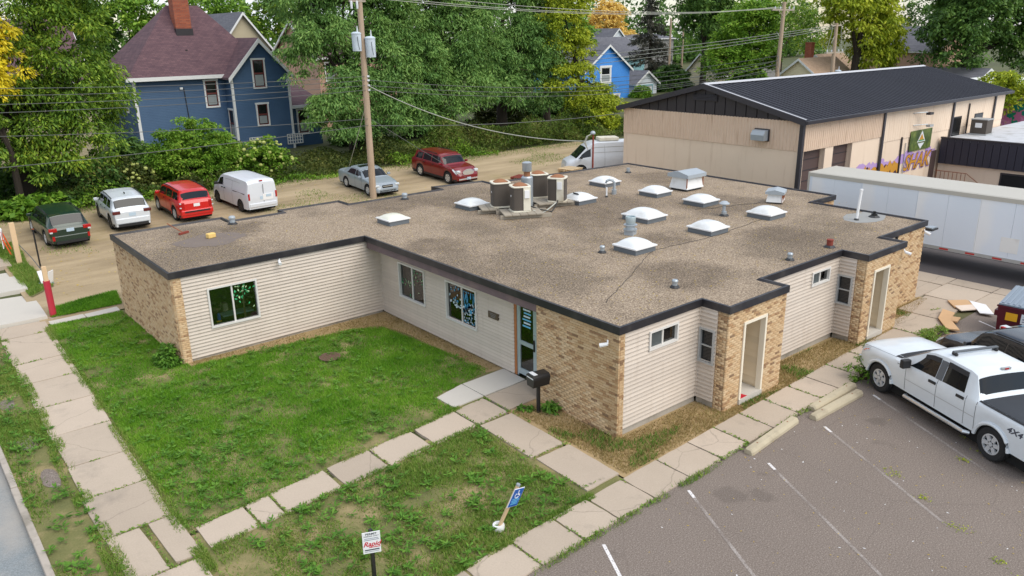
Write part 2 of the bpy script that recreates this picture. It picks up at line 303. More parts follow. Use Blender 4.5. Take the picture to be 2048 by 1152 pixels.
    leafmat('leaf_fallen', [lin(196, 170, 60), lin(216, 188, 90), lin(150, 120, 70)], .2)
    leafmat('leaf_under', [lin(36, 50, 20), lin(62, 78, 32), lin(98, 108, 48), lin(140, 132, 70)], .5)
    simple('bark', lin(74, 62, 50), .95, .35, 4, bump=.8); simple('bark_dark', lin(52, 44, 36), .95, .3, 4, bump=.8)
    # wood and metal
    s = NT('pole_wood'); p = s.pos(); mp = s.n('Mapping'); mp.inputs['Scale'].default_value = (18, 18, .8); s.l(p, mp.inputs['Vector']); c = s.mix(s.noise(1.2, mp.outputs[0], 6), lin(146, 124, 104), lin(200, 178, 154)); s.out(c, .9)
    simple('wood_new', lin(222, 190, 150), .75, .12, 6, rnd=.08); simple('wood_pallet', lin(222, 196, 156), .8, .14, 5, rnd=.15); simple('wood_grey', lin(164, 154, 138), .85, .2, 5, rnd=.1)
    simple('drain_iron', lin(112, 88, 74), .85, .25, 9); simple('galv', lin(176, 184, 190), .38, .16, 5, metal=.5); simple('grey_metal', lin(168, 176, 182), .5, .12, 5, metal=.1); simple('dark_metal', lin(46, 46, 48), .5, .2)
    simple('black_plastic', (.012, .012, .013), .45, .2); simple('black_metal', (.016, .016, .018), .35, .2); simple('rust', lin(150, 88, 56), .85, .35, 9, dirt=lin(96, 54, 38))
    simple('wire', lin(92, 94, 92), .6, .1); simple('wire_light', lin(176, 176, 166), .6, .1); simple('wire_dark', (.03, .03, .03), .6, .1)
    simple('transformer', lin(196, 208, 218), .4, .06, 4, dirt=lin(150, 156, 160)); simple('insulator', lin(206, 210, 214), .35, .08)
    simple('dome', lin(226, 228, 228), .25, .05, 2, dirt=lin(196, 196, 190)); simple('dome_old', lin(226, 224, 208), .3, .08, 2); simple('curb_grey', lin(104, 110, 116), .6, .15); simple('white_paint', lin(236, 236, 234), .5, .05, 3, dirt=lin(190, 184, 176)); simple('white_clean', lin(238, 238, 238), .5, .03)
    s = NT('ac_grille'); p = s.pos(); sp = s.n('SeparateXYZ'); s.l(p, sp.inputs[0]); st = s.math('SINE', s.math('MULTIPLY', sp.outputs[2], 210.)); c = s.mix(s.math('MULTIPLY', s.math('ADD', st, 1.), .5), lin(58, 52, 47), lin(104, 95, 86)); s.out(c, .7)
    simple('ac_cream', lin(226, 220, 202), .5, .06, dirt=lin(186, 172, 146)); simple('ac_rust', lin(152, 104, 72), .85, .3, 12)
    simple('red_paint', lin(190, 48, 66), .5, .1, 3); simple('red_rust', lin(136, 62, 48), .8, .2, 9); simple('maroon', lin(96, 22, 38), .4, .15, 2, dirt=lin(70, 30, 36)); simple('lid_grey', lin(140, 152, 164), .55, .1)
    simple('yellow_label', lin(240, 176, 30), .5, .08); simple('yellow_foam', lin(232, 196, 120), .9, .1, 9); simple('orange_paint', lin(226, 96, 44), .6, .1)
    simple('cardboard', lin(206, 168, 126), .85, .08, 3, rnd=.12); simple('cardboard_pale', lin(222, 206, 190), .85, .08, 3)
    simple('plaque', lin(92, 76, 62), .5, .15, 6); simple('sign_white', lin(232, 234, 236), .4, .03); simple('sign_blue', lin(22, 88, 176), .4, .05); simple('sign_red', lin(196, 34, 52), .5, .05); simple('sign_ink', lin(66, 70, 82), .6, .05); simple('sign_ink_pale', lin(140, 144, 156), .6, .05); simple('sign_teal', lin(110, 190, 230), .5, .05)
    simple('window_paint_blue', lin(70, 160, 206), .6, .25, 4); simple('window_paint_white', lin(206, 224, 234), .6, .1, 4); simple('leaf_green_paper', lin(60, 176, 110), .6, .3, 9, rnd=.4); simple('leaf_pale_paper', lin(190, 224, 170), .6, .2, 9); simple('paper_trunk', lin(140, 120, 90), .8, .2); simple('toy_blue', lin(30, 80, 190), .6, .1); simple('table_white', lin(150, 180, 186), .6, .1)
    # cars
    paint('paint_green', lin(22, 50, 40)); paint('paint_white', lin(214, 220, 226)); paint('paint_red', lin(206, 22, 26)); paint('paint_vanwhite', lin(216, 220, 226), .35, .4); paint('paint_silver', lin(150, 160, 168), .3); paint('paint_maroon', lin(122, 12, 26)); paint('paint_black', lin(22, 24, 30), .2); paint('paint_blue', lin(112, 158, 182)); paint('paint_truck', lin(222, 228, 232), .3)
    simple('tyre', (.018, .018, .019), .85, .2, 9); simple('rim', lin(206, 208, 210), .3, .06, 5, metal=.25); simple('rim_dark', lin(40, 42, 46), .4, .1); simple('chrome', lin(216, 218, 220), .15, .05, metal=.6); simple('trim_black', (.02, .02, .022), .6, .15)
    simple('seam', (.012, .012, .013), .8, .1); simple('lamp_red', lin(176, 20, 24), .2, .08); simple('lamp_darkred', lin(96, 40, 40), .2, .1); simple('lamp_clear', lin(206, 212, 216), .12, .06); simple('lamp_amber', lin(230, 110, 40), .2, .1); simple('plate', lin(186, 206, 222), .4, .06); simple('tonneau', lin(52, 56, 62), .8, .1); simple('under', (.006, .006, .006), .95, .1); simple('rack_grey', lin(92, 96, 100), .5, .1)
    # trailer, warehouse
    s = NT('trailer_white'); p = s.pos(); sp = s.n('SeparateXYZ'); s.l(p, sp.inputs[0]); pn = s.math('FRACT', s.math('MULTIPLY', sp.outputs[1], .41)); c = s.ramp(s.math('ADD', s.math('MULTIPLY', s.noise(.5, p, 2), .3), s.math('MULTIPLY', pn, .5)), [(.25, lin(224, 232, 242)), (.5, lin(230, 237, 246)), (.62, lin(240, 242, 244))], 'EASE'); s.out(c, .4)
    simple('trailer_top', lin(186, 182, 172), .6, .08, .6); simple('tape_red', lin(190, 50, 50), .5, .05)
    s = NT('wh_stucco'); p = s.pos(); c = s.mix(s.noise(.5, p, 6), lin(228, 203, 178), lin(242, 221, 198)); mp = s.n('Mapping'); mp.inputs['Scale'].default_value = (2, 2, .25); s.l(p, mp.inputs['Vector']); c = s.mix(s.ramp(s.noise(1.4, mp.outputs[0], 6), [(.55, (0, 0, 0)), (.75, (.35, .35, .35))]), c, lin(184, 150, 116)); s.out(c, .85)
    s = NT('wh_corr'); p = s.pos(); c = s.mix(s.noise(.7, p, 5), lin(214, 186, 160), lin(232, 206, 182)); mp = s.n('Mapping'); mp.inputs['Scale'].default_value = (3, 3, .3); s.l(p, mp.inputs['Vector']); c = s.mix(s.ramp(s.noise(1.5, mp.outputs[0], 6), [(.55, (0, 0, 0)), (.75, (.55, .55, .55))]), c, lin(150, 116, 80)); s.out(c, .6)
    simple('wh_roof', lin(46, 46, 54), .5, .16, .5, metal=.2, rnd=.1); simple('wh_dark', lin(52, 48, 52), .5, .15, 2); simple('wh_trim', lin(64, 62, 68), .4, .12, 2, metal=.2); simple('wh_door', lin(88, 70, 66), .6, .12, 2); simple('wh_ridge', lin(190, 190, 194), .45, .08)
    simple('annex_roof', lin(196, 198, 202), .8, .1, .5, dirt=lin(140, 138, 128)); simple('annex_dark', lin(44, 44, 58), .5, .12, 1)
    s = NT('banner_green'); c = s.ramp(s.noise(2.2, detail=7), [(.3, lin(44, 62, 30)), (.55, lin(86, 104, 44)), (.75, lin(130, 140, 66))]); s.out(c, .6)
    simple('graf_orange', lin(204, 146, 46), .7, .1); simple('graf_purple', lin(186, 154, 206), .7, .12); simple('graf_dark', lin(66, 30, 50), .7, .1)
    s = NT('mural'); c = s.ramp(s.noise(.9, detail=2), [(.3, lin(30, 140, 130)), (.42, lin(36, 150, 110)), (.46, lin(214, 120, 170)), (.55, lin(226, 150, 190)), (.6, lin(230, 200, 60)), (.66, lin(96, 60, 110)), (.8, lin(240, 240, 240))], 'CONSTANT'); s.out(c, .8)
    # houses
    def clap(name, c1, c2, pitch=.115, gap=None):
        s = NT(name); p = s.pos(); sp = s.n('SeparateXYZ'); s.l(p, sp.inputs[0]); fr = s.math('FRACT', s.math('MULTIPLY', sp.outputs[2], 1 / pitch)); c = s.mix(s.noise(.8, p, 5), c1, c2); s.bump(s.math('SUBTRACT', 1., fr), 1., .02); s.out(c, .6)
    clap('clap_blue', lin(54, 84, 118), lin(72, 102, 134)); clap('clap_bright', lin(52, 130, 216), lin(78, 152, 228)); clap('clap_beige', lin(222, 206, 166), lin(234, 220, 184)); clap('clap_tan', lin(172, 160, 130), lin(188, 176, 146)); clap('clap_white', lin(214, 222, 228), lin(232, 236, 240)); clap('clap_teal', lin(120, 168, 176), lin(140, 186, 192)); clap('clap_grey', lin(130, 128, 126), lin(150, 148, 146)); clap('clap_pink', lin(188, 146, 124), lin(204, 164, 140))
    def shing(name, cs, sx=4., sz=9.):
        s = NT(name); p = s.pos(); br = s.n('TexBrick'); br.inputs['Scale'].default_value = 1.; br.inputs['Mortar Size'].default_value = .012; br.inputs['Brick Width'].default_value = .32; br.inputs['Row Height'].default_value = .13; br.inputs['Bias'].default_value = 0
        sp = s.n('SeparateXYZ'); s.l(p, sp.inputs[0]); cb = s.n('CombineXYZ'); s.l(s.math('ADD', sp.outputs[0], s.math('MULTIPLY', sp.outputs[1], .37)), cb.inputs[0]); s.l(s.math('MULTIPLY', sp.outputs[2], 1.25), cb.inputs[1]); s.l(cb.outputs[0], br.inputs['Vector'])
        for k, c in zip(('Color1', 'Color2', 'Mortar'), cs): br.inputs[k].default_value = c
        c = s.mix(.45, br.outputs['Color'], s.ramp(s.noise(1.4, p, 6), [(.3, cs[0]), (.7, cs[1])])); s.bump(br.outputs['Fac'], -.5, .02); s.out(c, .92)
    shing('shingle_brown', (lin(86, 64, 72), lin(116, 88, 92), lin(56, 42, 50))); shing('shingle_grey', (lin(92, 92, 100), lin(116, 116, 122), lin(66, 66, 72))); shing('shingle_red', (lin(98, 66, 64), lin(122, 84, 78), lin(66, 46, 46))); shing('shingle_tan', (lin(176, 146, 120), lin(198, 168, 140), lin(130, 106, 86)))
    s = NT('red_brick'); p = s.pos(); br = s.n('TexBrick'); br.inputs['Scale'].default_value = 1; br.inputs['Brick Width'].default_value = .3; br.inputs['Row Height'].default_value = .1; br.inputs['Mortar Size'].default_value = .012
    br.inputs['Color1'].default_value = lin(150, 74, 52); br.inputs['Color2'].default_value = lin(178, 96, 66); br.inputs['Mortar'].default_value = lin(120, 96, 84); sp = s.n('SeparateXYZ'); s.l(p, sp.inputs[0]); cb = s.n('CombineXYZ'); s.l(s.math('ADD', sp.outputs[0], sp.outputs[1]), cb.inputs[0]); s.l(sp.outputs[2], cb.inputs[1]); s.l(cb.outputs[0], br.inputs['Vector']); s.out(br.outputs['Color'], .9)
    simple('house_trim', lin(228, 228, 226), .5, .05); simple('window_red', lin(110, 50, 46), .5, .1); simple('curtain', lin(150, 156, 156), .9, .2, 6)
build_materials()
# ---------------------------------------------------------------- ground and paving
def grid_sheet(name, xs, ys, zf, mat, kind='structure', cut=None):
    xs, ys = np.array(xs, float), np.array(ys, float); X, Y = np.meshgrid(xs, ys); Z = np.vectorize(zf)(X, Y)
    V = np.stack([X.ravel(), Y.ravel(), Z.ravel()], 1); nx = len(xs)
    F = np.array([(j * nx + i, j * nx + i + 1, (j + 1) * nx + i + 1, (j + 1) * nx + i) for j in range(len(ys) - 1) for i in range(nx - 1)])
    return tag(obj(name, npmesh(name, V, F, mat, True)), kind=kind)
def sheet(name, poly, z, mat, parent=None):
    b = MB(); b.quad(*[(x, y, z(x, y) if callable(z) else z) for x, y in poly]); o = b.build(name, mat, parent)
    if parent is None: o['kind'] = 'structure'
    return o
grid_sheet('ground', [-300, -120, -60, -30, -12.4, -12, -11.9, -10, -5, 0, 5, 10, 20, 30, 45, 60, 100, 160, 300, 600], [-200, -60, -30, -10, 0, 10, 19, 25, 31, 37, 43, 60, 80, 120, 180, 300, 600], lambda x, y: (zg(y) if x > -11.95 else -.35) - .04, 'ground_far')
grid_sheet('alley', np.linspace(-9.3, 34, 20), [19.2, 22, 25, 28, 31, 34, 36.4], lambda x, y: zg(y) + .004, 'dirt_alley')
sheet('street', [(-30, -40), (-12, -40), (-12, 90), (-30, 90)], -.11, 'street_asphalt')
sheet('parking_lot', [(-7.2, -45), (60, -45), (60, -2.05), (12.5, -2.05), (9, -2.2), (-7.2, -2.42)], .0, 'asphalt')
sheet('truck_court', [(18.9, -2.04), (60, -2.04), (60, 10.2), (19.6, 10.2), (19.6, 1.3)], .006, 'asphalt_dark')
# street kerb: separate stones
kr = empty('street_kerb', (-11.93, 0, 0)); kr['kind'] = 'structure'
for i in range(22):
    y0 = -12 + i * 2.44; MB().bb(-12 + random.uniform(-.01, .01), -11.86, y0 + .012, y0 + 2.428, -.3, .03 + random.uniform(-.012, .012)).build('kerb_stone', 'kerb', kr, bevel=.02)
def slab(parent, pts, z=.035, mat='concrete', seed=0):
    """one paving slab: quad with slightly worn, uneven outline"""
    n = 5; P = []
    for k in range(4):
        a, b = Vector((*pts[k], 0)), Vector((*pts[(k + 1) % 4], 0)); nn = (b - a).normalized(); nn = Vector((-nn.y, nn.x, 0))
        for j in range(n):
            t = j / n; w = .0 if j == 0 else random.uniform(-.008, .012)
            q = a.lerp(b, t) + nn * w
            if j == 0: q += ((Vector((sum(p[0] for p in pts) / 4, sum(p[1] for p in pts) / 4, 0)) - q).normalized()) * random.uniform(.0, .02)
            P.append(q)
    tx, ty = random.uniform(-.006, .006), random.uniform(-.006, .006); cx = sum(p.x for p in P) / len(P); cy = sum(p.y for p in P) / len(P); m = len(P)
    top = [(p.x, p.y, z + tx * (p.x - cx) + ty * (p.y - cy)) for p in P]; b = MB()
    b.add([(x, y, -.06) for x, y, _ in top] + [(cx + (x - cx) * .992, cy + (y - cy) * .992, zz) for x, y, zz in top], [tuple(range(m, 2 * m))] + [(i, (i + 1) % m, m + (i + 1) % m, m + i) for i in range(m)])
    return b.build('slab', mat, parent)
JOINTS = []   # (x0,y0,x1,y1) lines where weeds grow
sw = empty('sidewalk', (-10.1, 5, 0)); sw['kind'] = 'structure'
ys = [-1.7, .3, 2.15, 4.0, 5.85, 7.6, 9.6, 11.65, 13.75, 15.6, 18.4, 19.75]
for a, b in zip(ys[:-1], ys[1:]):
    xl = lambda y: -10.87 + (y - 5) * .012; xr = lambda y: -9.52 + (y - 4) * .025
    if a == 2.15:
        slab(sw, [(-10.85, a + .03), (-10.12, a + .03), (-10.2, b - .03), (-10.85, b - .03)]); slab(sw, [(-9.98, a + .15), (-9.45, a + .06), (-9.5, b - .02), (-10.02, b - .03)])
    else: slab(sw, [(xl(a) + random.uniform(-.05, .05), a + .015), (xr(a), a + .015), (xr(b), b - .015), (xl(b) + random.uniform(-.05, .05), b - .015)])
    JOINTS.append((-10.85, b, -9.4, b))
JOINTS += [(-10.87, -2, -10.65, 20), (-9.5, -2, -9.1, 19), (-10.1, 2.2, -10.1, 4.0)]
for a, b in ((19.78, 23.4), (23.42, 27), (27.02, 31), (31.02, 36)): slab(sw, [(-10.6, a), (-9.0, a), (-8.95, b), (-10.6, b)], zg((a + b) / 2) + .03, 'concrete_new' if a < 25 else 'concrete')
for a, b in ((-9.05, -7.9), (-7.88, -6.72)): slab(sw, [(a, 19.0), (b, 19.08), (b, 19.66), (a, 19.7)], .03, 'concrete_new')
wk = empty('entrance_walk', (-5, 3, 0)); wk['kind'] = 'structure'
xs = [(-9.3, -8.25), (-8.2, -7.66), (-7.62, -6.24), (-6.14, -4.97), (-4.93, -3.66), (-3.54, -2.17), (-2.14, -1.08)]
for a, b in xs:
    S = lambda x: 2.3 + (x + 9.3) * .079; N = lambda x: 3.2 + (x + 9.3) * .106
    slab(wk, [(a, S(a)), (b, S(b)), (b, N(b)), (a, N(a))], .03); JOINTS.append((b + .03, S(b), b + .03, N(b)))
JOINTS += [(-9.3, 2.3, -1, 2.95), (-9.3, 3.2, -1, 4.05)]
slab(wk, [(-2.02, 4.12), (-.98, 4.14), (-.98, 5.2), (-2.05, 4.95)], .032, 'concrete_new'); slab(wk, [(-.96, 4.14), (.62, 4.2), (.62, 5.25), (-.96, 5.2)], .034, 'concrete_new'); slab(wk, [(-1.02, 3.02), (.0, 3.1), (.62, 3.1), (.62, 4.16), (-.98, 4.08)][:4] if False else [(-1.0, 3.02), (.62, 3.08), (.62, 4.17), (-.98, 4.1)], .03)
for a, b in ((.72, 2.84), (-.98, .62)):
    m = a + (b - a) * .55; slab(wk, [(-2.2, a - (.2 if a < 0 else 0)), (-1.12, a - (.16 if a < 0 else 0)), (-1.05, b), (-2.13, b)], .03)
    JOINTS.append((-2.2, a - .05, -1.1, a - .05))
JOINTS += [(-2.2, -1, -2.13, 2.8), (-1.1, -1, -1.02, 2.9)]
pw = empty('parking_walk', (5, -1.7, 0)); pw['kind'] = 'structure'
xs = [-7.2, -5.85, -4.65, -3.48, -2.43, -1.28, -.03, 1.2, 2.3, 3.45, 4.65, 5.9, 6.85, 8.1, 9.55, 11.1, 12.6]
for a, b in zip(xs[:-1], xs[1:]):
    N = lambda x: -1.47 + (x + 5) * .036; S = lambda x: -2.44 + (x + 5) * .025
    slab(pw, [(a + .015, S(a)), (b - .015, S(b)), (b - .015, min(N(b), -.93)), (a + .015, min(N(a), -.93))], .03); JOINTS.append((b, S(b), b, N(b)))
    JOINTS.append((a, S(a), b, S(b))); JOINTS.append((a, S(a) - .06, b, S(b) - .06))
for x0, x1, y0, y1 in ((12.62, 14.6, -1.95, -.55), (14.62, 16.9, -1.6, -.1), (16.4, 18.6, .02, 2.2), (16.92, 19.0, -1.6, -.0), (18.62, 19.9, .02, 2.2), (16.6, 19.0, -3.0, -1.62), (19.02, 19.9, -1.6, -.0), (19.02, 19.9, -3.4, -1.62)):
    slab(pw, [(x0, y0), (x1 - .02, y0), (x1 - .02, y1), (x0, y1)], .025)
JOINTS += [(12.6, -1.9, 14.6, -1.9), (14.6, -1.6, 16.5, -1.62), (15.2, -.9, 16.6, -1.5)]
# ground sheets between the paving
sheet('lawn', [(-9.95, 3.05), (-2, 3.9), (.66, 4.4), (.66, 12.3), (-6.6, 12.3), (-6.6, 19.1), (-9.6, 19.1)], .0, 'soil_lawn')
sheet('lawn', [(-9.95, -4.9), (-7, -2.4), (-1.2, -2.0), (-1.2, 3.2), (-9.9, 3.0)], .002, 'soil_lawn')
sheet('lawn', [(-8.95, 19.6), (-6.5, 19.6), (-6.2, 21.4), (-7.4, 21.2), (-8.9, 20.7)], .03, 'soil_lawn')
sheet('boulevard', [(-11.87, -12), (-9.96, -12), (-9.96, 22), (-11.87, 22)], .0, 'soil_lawn')
sheet('boulevard', [(-9.05, 22.5), (-8.1, 23.4), (-8.4, 27), (-8.2, 31), (-9.2, 31)], lambda x, y: zg(y) + .03, 'soil_lawn')
sheet('planting_strip', [(-1.15, -1.36), (12.9, -1.0), (16.6, -.7), (16.6, .2), (0, .2), (.1, 3.1), (-1.1, 3.0)], .004, 'soil_dry')
sheet('planting_strip', [(-6.5, 12.3), (-6.5, 11.95), (-3, 11.5), (-.3, 11.2), (.05, 9.8), (.1, 5.4), (.7, 5.3), (.7, 12.3)], .005, 'soil_dry')
for k, (x, y, rx, ry) in enumerate(((-11.2, 7.4, .2, .55), (-11.3, 9.7, .24, .5), (-11.35, 12.6, .2, .45))):
    P = [(x + rx * math.cos(t) * random.uniform(.8, 1.15), y + ry * math.sin(t) * random.uniform(.8, 1.15)) for t in [2 * math.pi * i / 14 for i in range(14)]]
    sheet('asphalt_patch', P, .012, 'asphalt')
# painted parking lines and concrete wheel stops
DX, DY = -.468, -.884
for i, (x, y, ln, new) in enumerate(((-3.28, -2.72, 5, 1), (-.46, -2.6, 4.6, 0), (1.87, -3.1, 4.2, 0), (4.5, -3.02, 4.4, 0), (7.2, -2.94, 4.6, 0), (15.5, -2.5, 3.5, 1), (9.9, -2.9, 4.5, 0))):
    o = MB(); n = Vector((-DY, DX, 0)) * .036; N = 10
    for k in range(N):
        a = Vector((x, y, .004)) + Vector((DX, DY, 0)) * ln * k / N; b = Vector((x, y, .004)) + Vector((DX, DY, 0)) * ln * (k + 1) / N; o.quad(a - n, a + n, b + n, b - n)
    q = o.build('parking_line', 'paint_line_new' if new else 'paint_line'); q['kind'] = 'structure'
    if not new:
        q = MB().quad(*[Vector((x, y, .006)) + Vector((DX, DY, 0)) * t + n * e for t, e in ((0, -1), (0, 1), (.3, 1), (.3, -1))]).build('parking_line', 'paint_line_new'); q['kind'] = 'structure'
def wheel_stop(x0, y0, x1, y1, label, z=0.):
    a, b = Vector((x0, y0, 0)), Vector((x1, y1, 0)); L = (b - a).length; rz = math.atan2(y1 - y0, x1 - x0); r = empty('wheel_stop', ((x0 + x1) / 2, (y0 + y1) / 2, z), rz, label, 'wheel stop', 'concrete wheel stops along the parking walk')
    m = MB(); prof = [(-.13, 0), (.13, 0), (.125, .075), (.075, .15), (-.075, .15), (-.125, .075)]
    st = [(-L / 2, .8), (-L / 2 + .05, 1), (-L * .22, 1), (-L * .2, 1), (L * .2, 1), (L / 2 - .05, 1), (L / 2, .8)]; n = 6
    for x, k in st: m.v += [(x, p[0] * k, p[1] * (k if p[1] > 0 else 1)) for p in prof]
    m.f += [(i * n + k, i * n + (k + 1) % n, (i + 1) * n + (k + 1) % n, (i + 1) * n + k) for i in range(len(st) - 1) for k in range(n)] + [tuple(range(n - 1, -1, -1)), tuple((len(st) - 1) * n + k for k in range(n))]
    m.build('block', 'concrete_stop', r, w=False, bevel=.006)
    for e in (-.32, .32): MB().lathe([(.022, .14), (.022, .152)], (L * e, 0, 0), 8).build('anchor_pin', 'rust', r, w=False)
wheel_stop(1.85, -2.55, 4.2, -2.36, 'concrete wheel stop lying alone, nearest the camera beside the parking walk')
wheel_stop(4.62, -2.62, 6.98, -2.66, 'concrete wheel stop on the asphalt in front of another stop, by the white truck')
wheel_stop(5.05, -2.33, 7.3, -2.3, 'darker concrete wheel stop tight against the walk, behind another stop by the white truck')
# ---------------------------------------------------------------- main building
H = 3.0
bld = empty('office_building', (5, 8, 0), 0, 'single storey tan brick and beige siding office with flat gravel roof', 'building')
OUT = [(-6.7, 12.15), (0, 12.15), (0, 0), (3.16, 0), (3.16, -.88), (5.88, -.88), (5.88, 0), (10.3, 0), (10.3, -.87), (12.86, -.87), (12.86, 0), (16.36, 0), (16.36, 4.62), (18.28, 4.62), (18.5, 16.6), (9.64, 17.2), (9.68, 17.9), (7.02, 18.35), (7.02, 17.58), (2.36, 17.58), (2.36, 18.5), (-.42, 18.5), (-.42, 17.98), (-2.6, 17.98), (-2.6, 18.78), (-6.7, 18.78)]
def offset(poly, d):
    n = len(poly); r = []
    for i in range(n):
        a, b, c = Vector(poly[i - 1]), Vector(poly[i]), Vector(poly[(i + 1) % n]); e1 = (b - a).normalized(); e2 = (c - b).normalized()
        n1 = Vector((-e1.y, e1.x)); n2 = Vector((-e2.y, e2.x)); k = 1 + n1.dot(n2); v = (n1 + n2) / max(k, .2); r.append((b.x + v.x * d, b.y + v.y * d))
    return r
IN = offset(OUT, .07); IN2 = offset(OUT, .13)
m = MB(); m.quad(*[(x, y, H - .055) for x, y in IN2]); m.build('roof', 'roof_gravel', bld)
for i in range(len(OUT)):
    j = (i + 1) % len(OUT); a, b, c, d2 = OUT[i], OUT[j], IN2[j], IN2[i]; m = MB()
    P = lambda p, z: (p[0], p[1], z)
    m.add([P(a, H - .2), P(b, H - .2), P(c, H - .2), P(d2, H - .2), P(a, H), P(b, H), P(IN[j], H + .004), P(IN[i], H + .004), P(c, H - .06), P(d2, H - .06)], [(0, 1, 5, 4), (4, 5, 6, 7), (7, 6, 8, 9), (3, 2, 1, 0), (2, 3, 9, 8), (0, 4, 7, 9, 3), (5, 1, 2, 8, 6)])
    m.build('fascia', 'fascia', bld)
    # thin drip edge under each fascia
# plain core walls (set back from the cladding), mortar backing behind brick
def wallbox(x0, x1, y0, y1, z0, z1, mat): return MB().bb(x0, x1, y0, y1, z0, z1).build('wall', mat, bld)
CORE = offset(OUT, .3)
# --- bricks
BR = []
BL, BHt, JT = .203, .0677, .010
def bricks(axis, const, a0, a1, z0, z1, holes=(), sgn=-1, d=.05):
    """bricks of one wall face; axis 'x': runs along x at y=const; sgn: outward direction"""
    r = 0; z = z0 + BHt / 2
    while z < z1:
        a = a0 - (BL / 2 if r % 2 else 0)
        while a < a1:
            s, e = max(a, a0), min(a + BL - JT, a1)
            segs = [(s, e)]
            for h0, h1, g0, g1 in holes:
                if g0 < z < g1:
                    ns = []
                    for p, q in segs:
                        if q <= h0 or p >= h1: ns.append((p, q))
                        else:
                            if p < h0 - .02: ns.append((p, h0))
                            if q > h1 + .02: ns.append((h1, q))
                    segs = ns
            for p, q in segs:
                if q - p > .025:
                    cc = (p + q) / 2; dep = const - sgn * (d / 2) + sgn * random.uniform(.0, .005)
                    BR.append(((cc, dep, z) if axis == 'x' else (dep, cc, z), q - p, axis, d))
            a += BL
        z += BHt; r += 1
def mort(x0, x1, y0, y1, z0, z1): wallbox(x0, x1, y0, y1, z0, z1, 'mortar')
def mort_holes(axis, c0, c1, a0, a1, z0, z1, h):
    h0, h1, g0, g1 = h
    for p, q, s, e in ((a0, h0, z0, z1), (h1, a1, z0, z1), (h0, h1, g1, z1), (h0, h1, z0, g0)):
        if q - p > .01 and e - s > .01: (mort(p, q, c0, c1, s, e) if axis == 'x' else mort(c0, c1, p, q, s, e))
ZB, ZT = .0, 2.8
bricks('y', -6.64, 12.2, 18.74, ZB, ZT); mort(-6.628, -6.5, 12.2, 18.74, 0, 2.82)              # left end wall
bricks('x', 12.2, -6.585, -6.34, ZB, ZT); mort(-6.5, -6.34, 12.212, 12.35, 0, 2.82)             # its return
bricks('y', .05, .05, 3.06, ZB, ZT); mort(.062, .2, .062, 3.06, 0, 2.82)                         # near corner
bricks('x', .05, .105, .26, ZB, ZT); mort(.2, .25, .063, .2, 0, 2.81)
bricks('x', 3.06, .105, .66, ZB, ZT, (), 1); mort(.2, .66, 2.9, 3.048, 0, 2.81)                   # return beside the door
for k, (xa, xb, h) in enumerate(((3.2, 5.84, (3.87, 4.93, .16, 2.4)), (10.34, 12.82, (10.84, 11.86, .16, 2.4)))):
    bricks('x', -.83, xa, xb, ZB, ZT, [h]); mort_holes('x', -.818, -.7, xa + .012, xb, 0, 2.82, h)
    bricks('y', xa, -.775, -.5, ZB, ZT); mort(xa + .013, xa + .13, -.7, -.5, 0, 2.81)
    bricks('y', xb, -.775, .05, ZB, ZT, (), 1); mort(xb - .13, xb - .012, -.7, .05, 0, 2.81)
bricks('x', .05, 14.05, 16.3, ZB, ZT); mort(14.05, 16.29, .062, .2, 0, 2.82)
bricks('y', 16.3, .105, 4.6, ZB, ZT, (), 1); mort(16.15, 16.288, .2, 4.6, 0, 2.82)
bricks('x', 4.67, 16.32, 18.22, 1.2, ZT); mort(16.32, 18.2, 4.682, 4.8, 0, 2.82)
BR.sort(key=lambda b: (Vector(b[0]) - CAM).length + (40 if b[2] == 'y' and b[0][0] > 5.5 else 0))
ub = bpy.data.meshes.new('brick'); _m = MB().box((0, 0, 0), (1, .05, BHt - JT)); ub.from_pydata(_m.v, [], _m.f); ub.materials.append(MAT['brick'])
off = wloc(bld)
for c, ln, ax, d in BR[:300]: obj('brick', ub, bld, Vector(c) - off, (0, 0, 0 if ax == 'x' else math.pi / 2), (ln, 1, 1))
V, F = [], []
for c, ln, ax, d in BR[300:]:
    hx, hy = (ln / 2, d / 2) if ax == 'x' else (d / 2, ln / 2); o = len(V); hz = (BHt - JT) / 2
    V += [(c[0] + sx * hx - off.x, c[1] + sy * hy - off.y, c[2] + sz * hz) for sz in (-1, 1) for sx, sy in ((-1, -1), (1, -1), (1, 1), (-1, 1))]
    F += [(o + a, o + b, o + e, o + g) for a, b, e, g in ((4, 5, 6, 7), (0, 1, 5, 4), (1, 2, 6, 5), (2, 3, 7, 6), (3, 0, 4, 7))]
tag(obj('brickwork', npmesh('brickwork', np.array(V), np.array(F), 'brick'), bld), kind='stuff')
